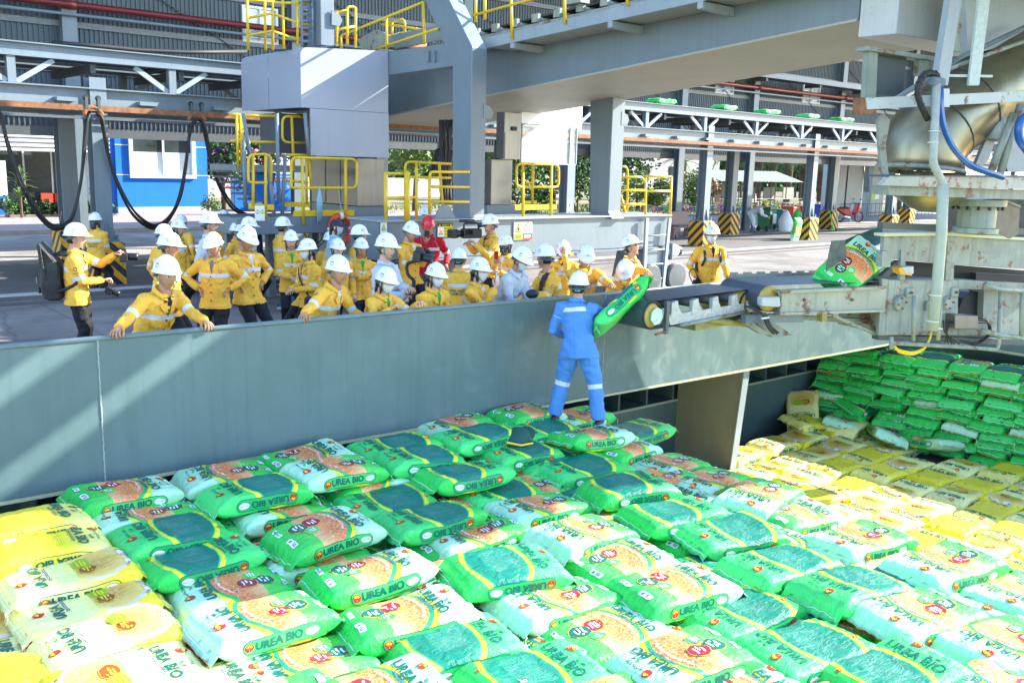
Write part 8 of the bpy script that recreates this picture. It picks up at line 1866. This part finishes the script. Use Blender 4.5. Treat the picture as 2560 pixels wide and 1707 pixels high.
# backpack
bp_ = P.nb - P.T * .25 - P.fw * .255; e = empty('backpack', bp_ - Vector((0, 0, .3)), 'black roll-top backpack on the photographer', 'backpack'); sd, fw = P.sd, P.fw; BPK = mat('backpack fabric', (.015, .018, .022), .55, var=.4, scale=10, bump=.5)
mb = MB(); vs = []; prof = ((-.31, .09, .06, .02), (-.28, .14, .10, .0), (-.12, .16, .125, -.015), (.06, .165, .12, -.01), (.16, .165, .105, -.02), (.24, .17, .07, -.05), (.32, .19, .035, -.085), (.37, .195, .012, -.10))
for z, w, d, o_ in prof:
    for j in range(20): t = 2 * pi * j / 20; q_ = 1 + .06 * noise.noise(Vector((cos(t) * 2, sin(t) * 2, z * 9))); vs.append(bp_ + Vector((0, 0, z)) + sd * (w * q_ * math.copysign(abs(cos(t)) ** .42, cos(t))) + fw * (d * q_ * math.copysign(abs(sin(t)) ** .42, sin(t)) + o_))
k_ = len(prof); mb.add(vs, [(i * 20 + j, i * 20 + (j + 1) % 20, (i + 1) * 20 + (j + 1) % 20, (i + 1) * 20 + j) for i in range(k_ - 1) for j in range(20)] + [tuple(range(19, -1, -1)), tuple((k_ - 1) * 20 + j for j in range(20))]); bld('bag', mb, BPK, e)
for s in (-1, 1):
    bld('strap', MB().tube(bez([bp_ + Vector((0, 0, .24)) + sd * s * .08 + fw * .05, P.nb + sd * s * .11 + Vector((0, 0, -.02)) - fw * .02, P.nb + sd * s * .13 + fw * .13 - P.T * .17, P.nb + sd * s * .175 + fw * .03 - P.T * .36, bp_ - Vector((0, 0, .2)) + sd * s * .13 + fw * .06], .1), .020, 6), BPK, e, smooth=True)
    bld('side_buckle', MB().bar(bp_ + Vector((0, 0, .34)) + sd * s * .19 - fw * .08, bp_ + Vector((0, 0, -.05)) + sd * s * .165 - fw * .05, .02, .012), BPK, e)
rz_ = math.atan2(sd.y, sd.x); bld('front_pocket', MB().box(bp_ - fw * .135 - Vector((0, 0, .12)), (.22, .05, .2), rz=rz_), BPK, e, bevel=.02); bld('tag', MB().box(bp_ - fw * .165 + sd * .05 - Vector((0, 0, .07)), (.03, .006, .07), rz=rz_), WHITE, e)
# gimbal camera
P = who('gimbal'); P = who('holding a camera on a gimbal'); h = P.arms[0][1]; g = h + Vector((0, 0, .02)) + P.fw * .06; e = empty('gimbal', g - Vector((0, 0, .2)), 'black camera gimbal stick held by the pale-shirted man', 'gimbal'); bld('grip', MB().tube([g - Vector((0, 0, .26)), g + Vector((0, 0, .08))], .022, 10), BLACK, e, smooth=True)
bld('arm', MB().tube(bez([g + Vector((0, 0, .08)), g + Vector((0, 0, .13)) - P.fw * .08, g + Vector((0, 0, .27)) - P.fw * .1, g + Vector((0, 0, .30)) + P.fw * .02], .06), .02, 8), BLACK, e, smooth=True); camera(g + Vector((0, 0, .36)) + P.fw * .06, P.fw * 1 + Vector((0, 0, -.15)), 'black camera mounted on the gimbal', 1.25)
# video camera
P = who('video camera'); c = P.hc + P.fw * .36 - Vector((0, 0, .11)); e = empty('video_camera', c, 'black shoulder video camera pointed over the crowd', 'video camera'); fw, sd = P.fw, P.sd; M_ = Matrix((sd, fw, Vector((0, 0, 1)))).transposed()
bld('body', MB().box(c, (.14, .34, .15), M=M_), CAMB, e, bevel=.015); bld('lens', MB().lathe([(.05, .15), (.055, .24), (.07, .26), (.07, .33), (.05, .32)], c + Vector((0, 0, .0)), axis=fw, n=14), CAMB, e, smooth=True); bld('lens_hood', MB().box(c + fw * .36, (.17, .08, .13), M=M_), CAMB, e, bevel=.01); bld('handle', MB().tube(bez([c - fw * .14 + Vector((0, 0, .07)), c - fw * .14 + Vector((0, 0, .16)), c + fw * .14 + Vector((0, 0, .16)), c + fw * .14 + Vector((0, 0, .07))], .04), .016, 8), CAMB, e, smooth=True)
bld('microphone', MB().tube([c + Vector((0, 0, .20)) - fw * .05, c + Vector((0, 0, .20)) + fw * .22], .022, 8), CAMB, e, smooth=True); bld('eyepiece', MB().tube([c - fw * .14 + Vector((0, 0, .12)), c - fw * .28 + Vector((0, 0, .14))], .035, 10), CAMB, e, smooth=True); bld('screen', MB().box(c - sd * .13 + fw * .08 + Vector((0, 0, .03)), (.10, .015, .08), M=M_), CAMB, e)
def phone(P, i, label, m_):
    h = P.arms[i][1]; d = (h - P.arms[i][0]).normalized(); c = h + d * .07 + Vector((0, 0, .06)); e = empty('phone', c, label, 'phone', 'phones held up'); bld('case', MB().box(c, (.075, .010, .15), rz=math.atan2(P.sd.y, P.sd.x)), m_, e, bevel=.006); bld('lens', MB().box(c + P.fw * .008 + Vector((0, 0, .05)), (.022, .006, .022), rz=math.atan2(P.sd.y, P.sd.x)), BLACK, e)
phone(who('red coverall'), 1, 'dark phone held up by the red-helmeted man', flat('dark phone', (.06, .02, .02), .3)); phone(who('red phone'), 1, 'red phone held up by the woman with polka-dot scarf', flat('red phone', (.5, .015, .02), .3)); phone(who('raising a hand'), 1, 'pale phone in the raised hand of the masked woman in profile', flat('pale phone', (.6, .5, .45), .3))
P = who('backpack straps and a camera'); camera(P.arms[1][1] + Vector((0, 0, -.09)) + P.fw * .04, P.fw + Vector((0, 0, -.6)), 'black camera hanging from the masked man’s hand'.replace('’', "'"), 1.0, [P.arms[1][1] + P.sd * .14 + Vector((0, 0, .06)), P.arms[1][1] + Vector((0, 0, .16)) + P.sd * .06])
e = empty('shoulder_straps', P.nb - P.T * .2, 'black backpack straps on the masked man by the belt', 'backpack')
for s in (-1, 1): bld('strap', MB().tube(bez([P.nb - P.fw * .12 + P.sd * s * .1 - P.T * .08, P.nb + P.sd * s * .125 + P.T * .0 + P.fw * .02, P.nb + P.sd * s * .125 + P.fw * .135 - P.T * .18, P.nb + P.sd * s * .17 + P.fw * .10 - P.T * .30], .08), .022, 6), BPK, e, smooth=True)
bld('bag', MB().box(P.nb - P.fw * .24 - P.T * .25, (.28, .18, .44), rz=math.atan2(P.sd.y, P.sd.x)), BPK, e, bevel=.05)
camera(who('filming behind').arms[0][1].lerp(who('filming behind').arms[1][1], .5) + who('filming behind').fw * .08 + Vector((0, 0, .06)), who('filming behind').fw, 'dark camera held at chest by the man behind the gimbal', 1.0)
def sash(P, label, w, s=1):
    e = empty('shoulder_bag', P.nb - P.T * .45 + P.sd * (-s) * .2, label, 'bag'); q = [(s * .13, .455, -1), (s * .125, .48, 1), (s * .10, .43, 1), (s * .04, .33, 1), (-s * .04, .21, 1), (-s * .12, .08, 1), (-s * .17, -.02, 1)]; mb = MB(); vs = []
    for r, a, f in q:
        d = np.interp(a, (-.1, .1, .34, .42, .48), (.145, .135, .140, .125, .10)); wv = np.interp(a, (-.1, .1, .34, .42, .5), (.19, .175, .2, .19, .12)); y = d * sqrt(max(.06, 1 - min(.94, (r / wv) ** 2))) + .012; c = P.pel + P.T * (a * P.k) + P.sd * (r * P.k) + P.fw * (y * f * P.k)
        tdir = (P.sd * s * .6 + P.T * .8).normalized(); nrm = (P.sd * .8 - P.T * s * .6).normalized(); vs += [c - nrm * w / 2, c + nrm * w / 2]
    mb.add(vs, [(2 * i, 2 * i + 1, 2 * i + 3, 2 * i + 2) for i in range(len(q) - 1)]); bld('strap', mb, BLACK, e, smooth=True); bld('pouch', MB().box(P.pel + P.sd * (-s) * .22 * P.k + P.fw * .08 - P.T * .04, (.10, .26, .20), rz=math.atan2(P.sd.y, P.sd.x)), BPK, e, bevel=.03)
sash(who('wide black strap'), 'wide black strap and pouch across the yellow jacket', .085, -1); sash(who('cross-body'), 'black cross-body bag of the masked woman', .035, 1); sash(who('tall masked visitor'), 'black strap bag on the tall visitor in jeans', .035, 1)
p = at_y(1352, 742, 8.45); e = empty('walkie_case', p, 'yellow and black instrument case on the coaming edge', 'case'); bld('case', MB().ell(p, (.13, .09, .07), 14, 9), mat('orange yellow case', (.75, .38, .02), .5), e, smooth=True); bld('lid', MB().ell(p + Vector((-.12, .02, .04)), (.09, .08, .06), 12, 8), BLACK, e, smooth=True)
# stray cap on the sacks
p = at_z(1292, 1098, -0.30); e = empty('lost_cap', p, 'dark green cap with yellow brim lying on the sacks', 'cap'); mb = cap_mesh(mat('dark green cap', (.006, .07, .055), .7)); o = link('crown', mb, e); o.rotation_euler = (RD(15), RD(20), RD(-70)); o.scale = (1.5, 1.5, 1.1); o.location = (0, 0, -.02); bld('brim_edge', MB().tube([p + Vector((-.22, -.1, .03)), p + Vector((-.1, -.19, .0)), p + Vector((.05, -.2, -.0))], .012, 5), PRM['gold'], e)
# cleaner bending at the bins
cp_ = gz(1935, 548)
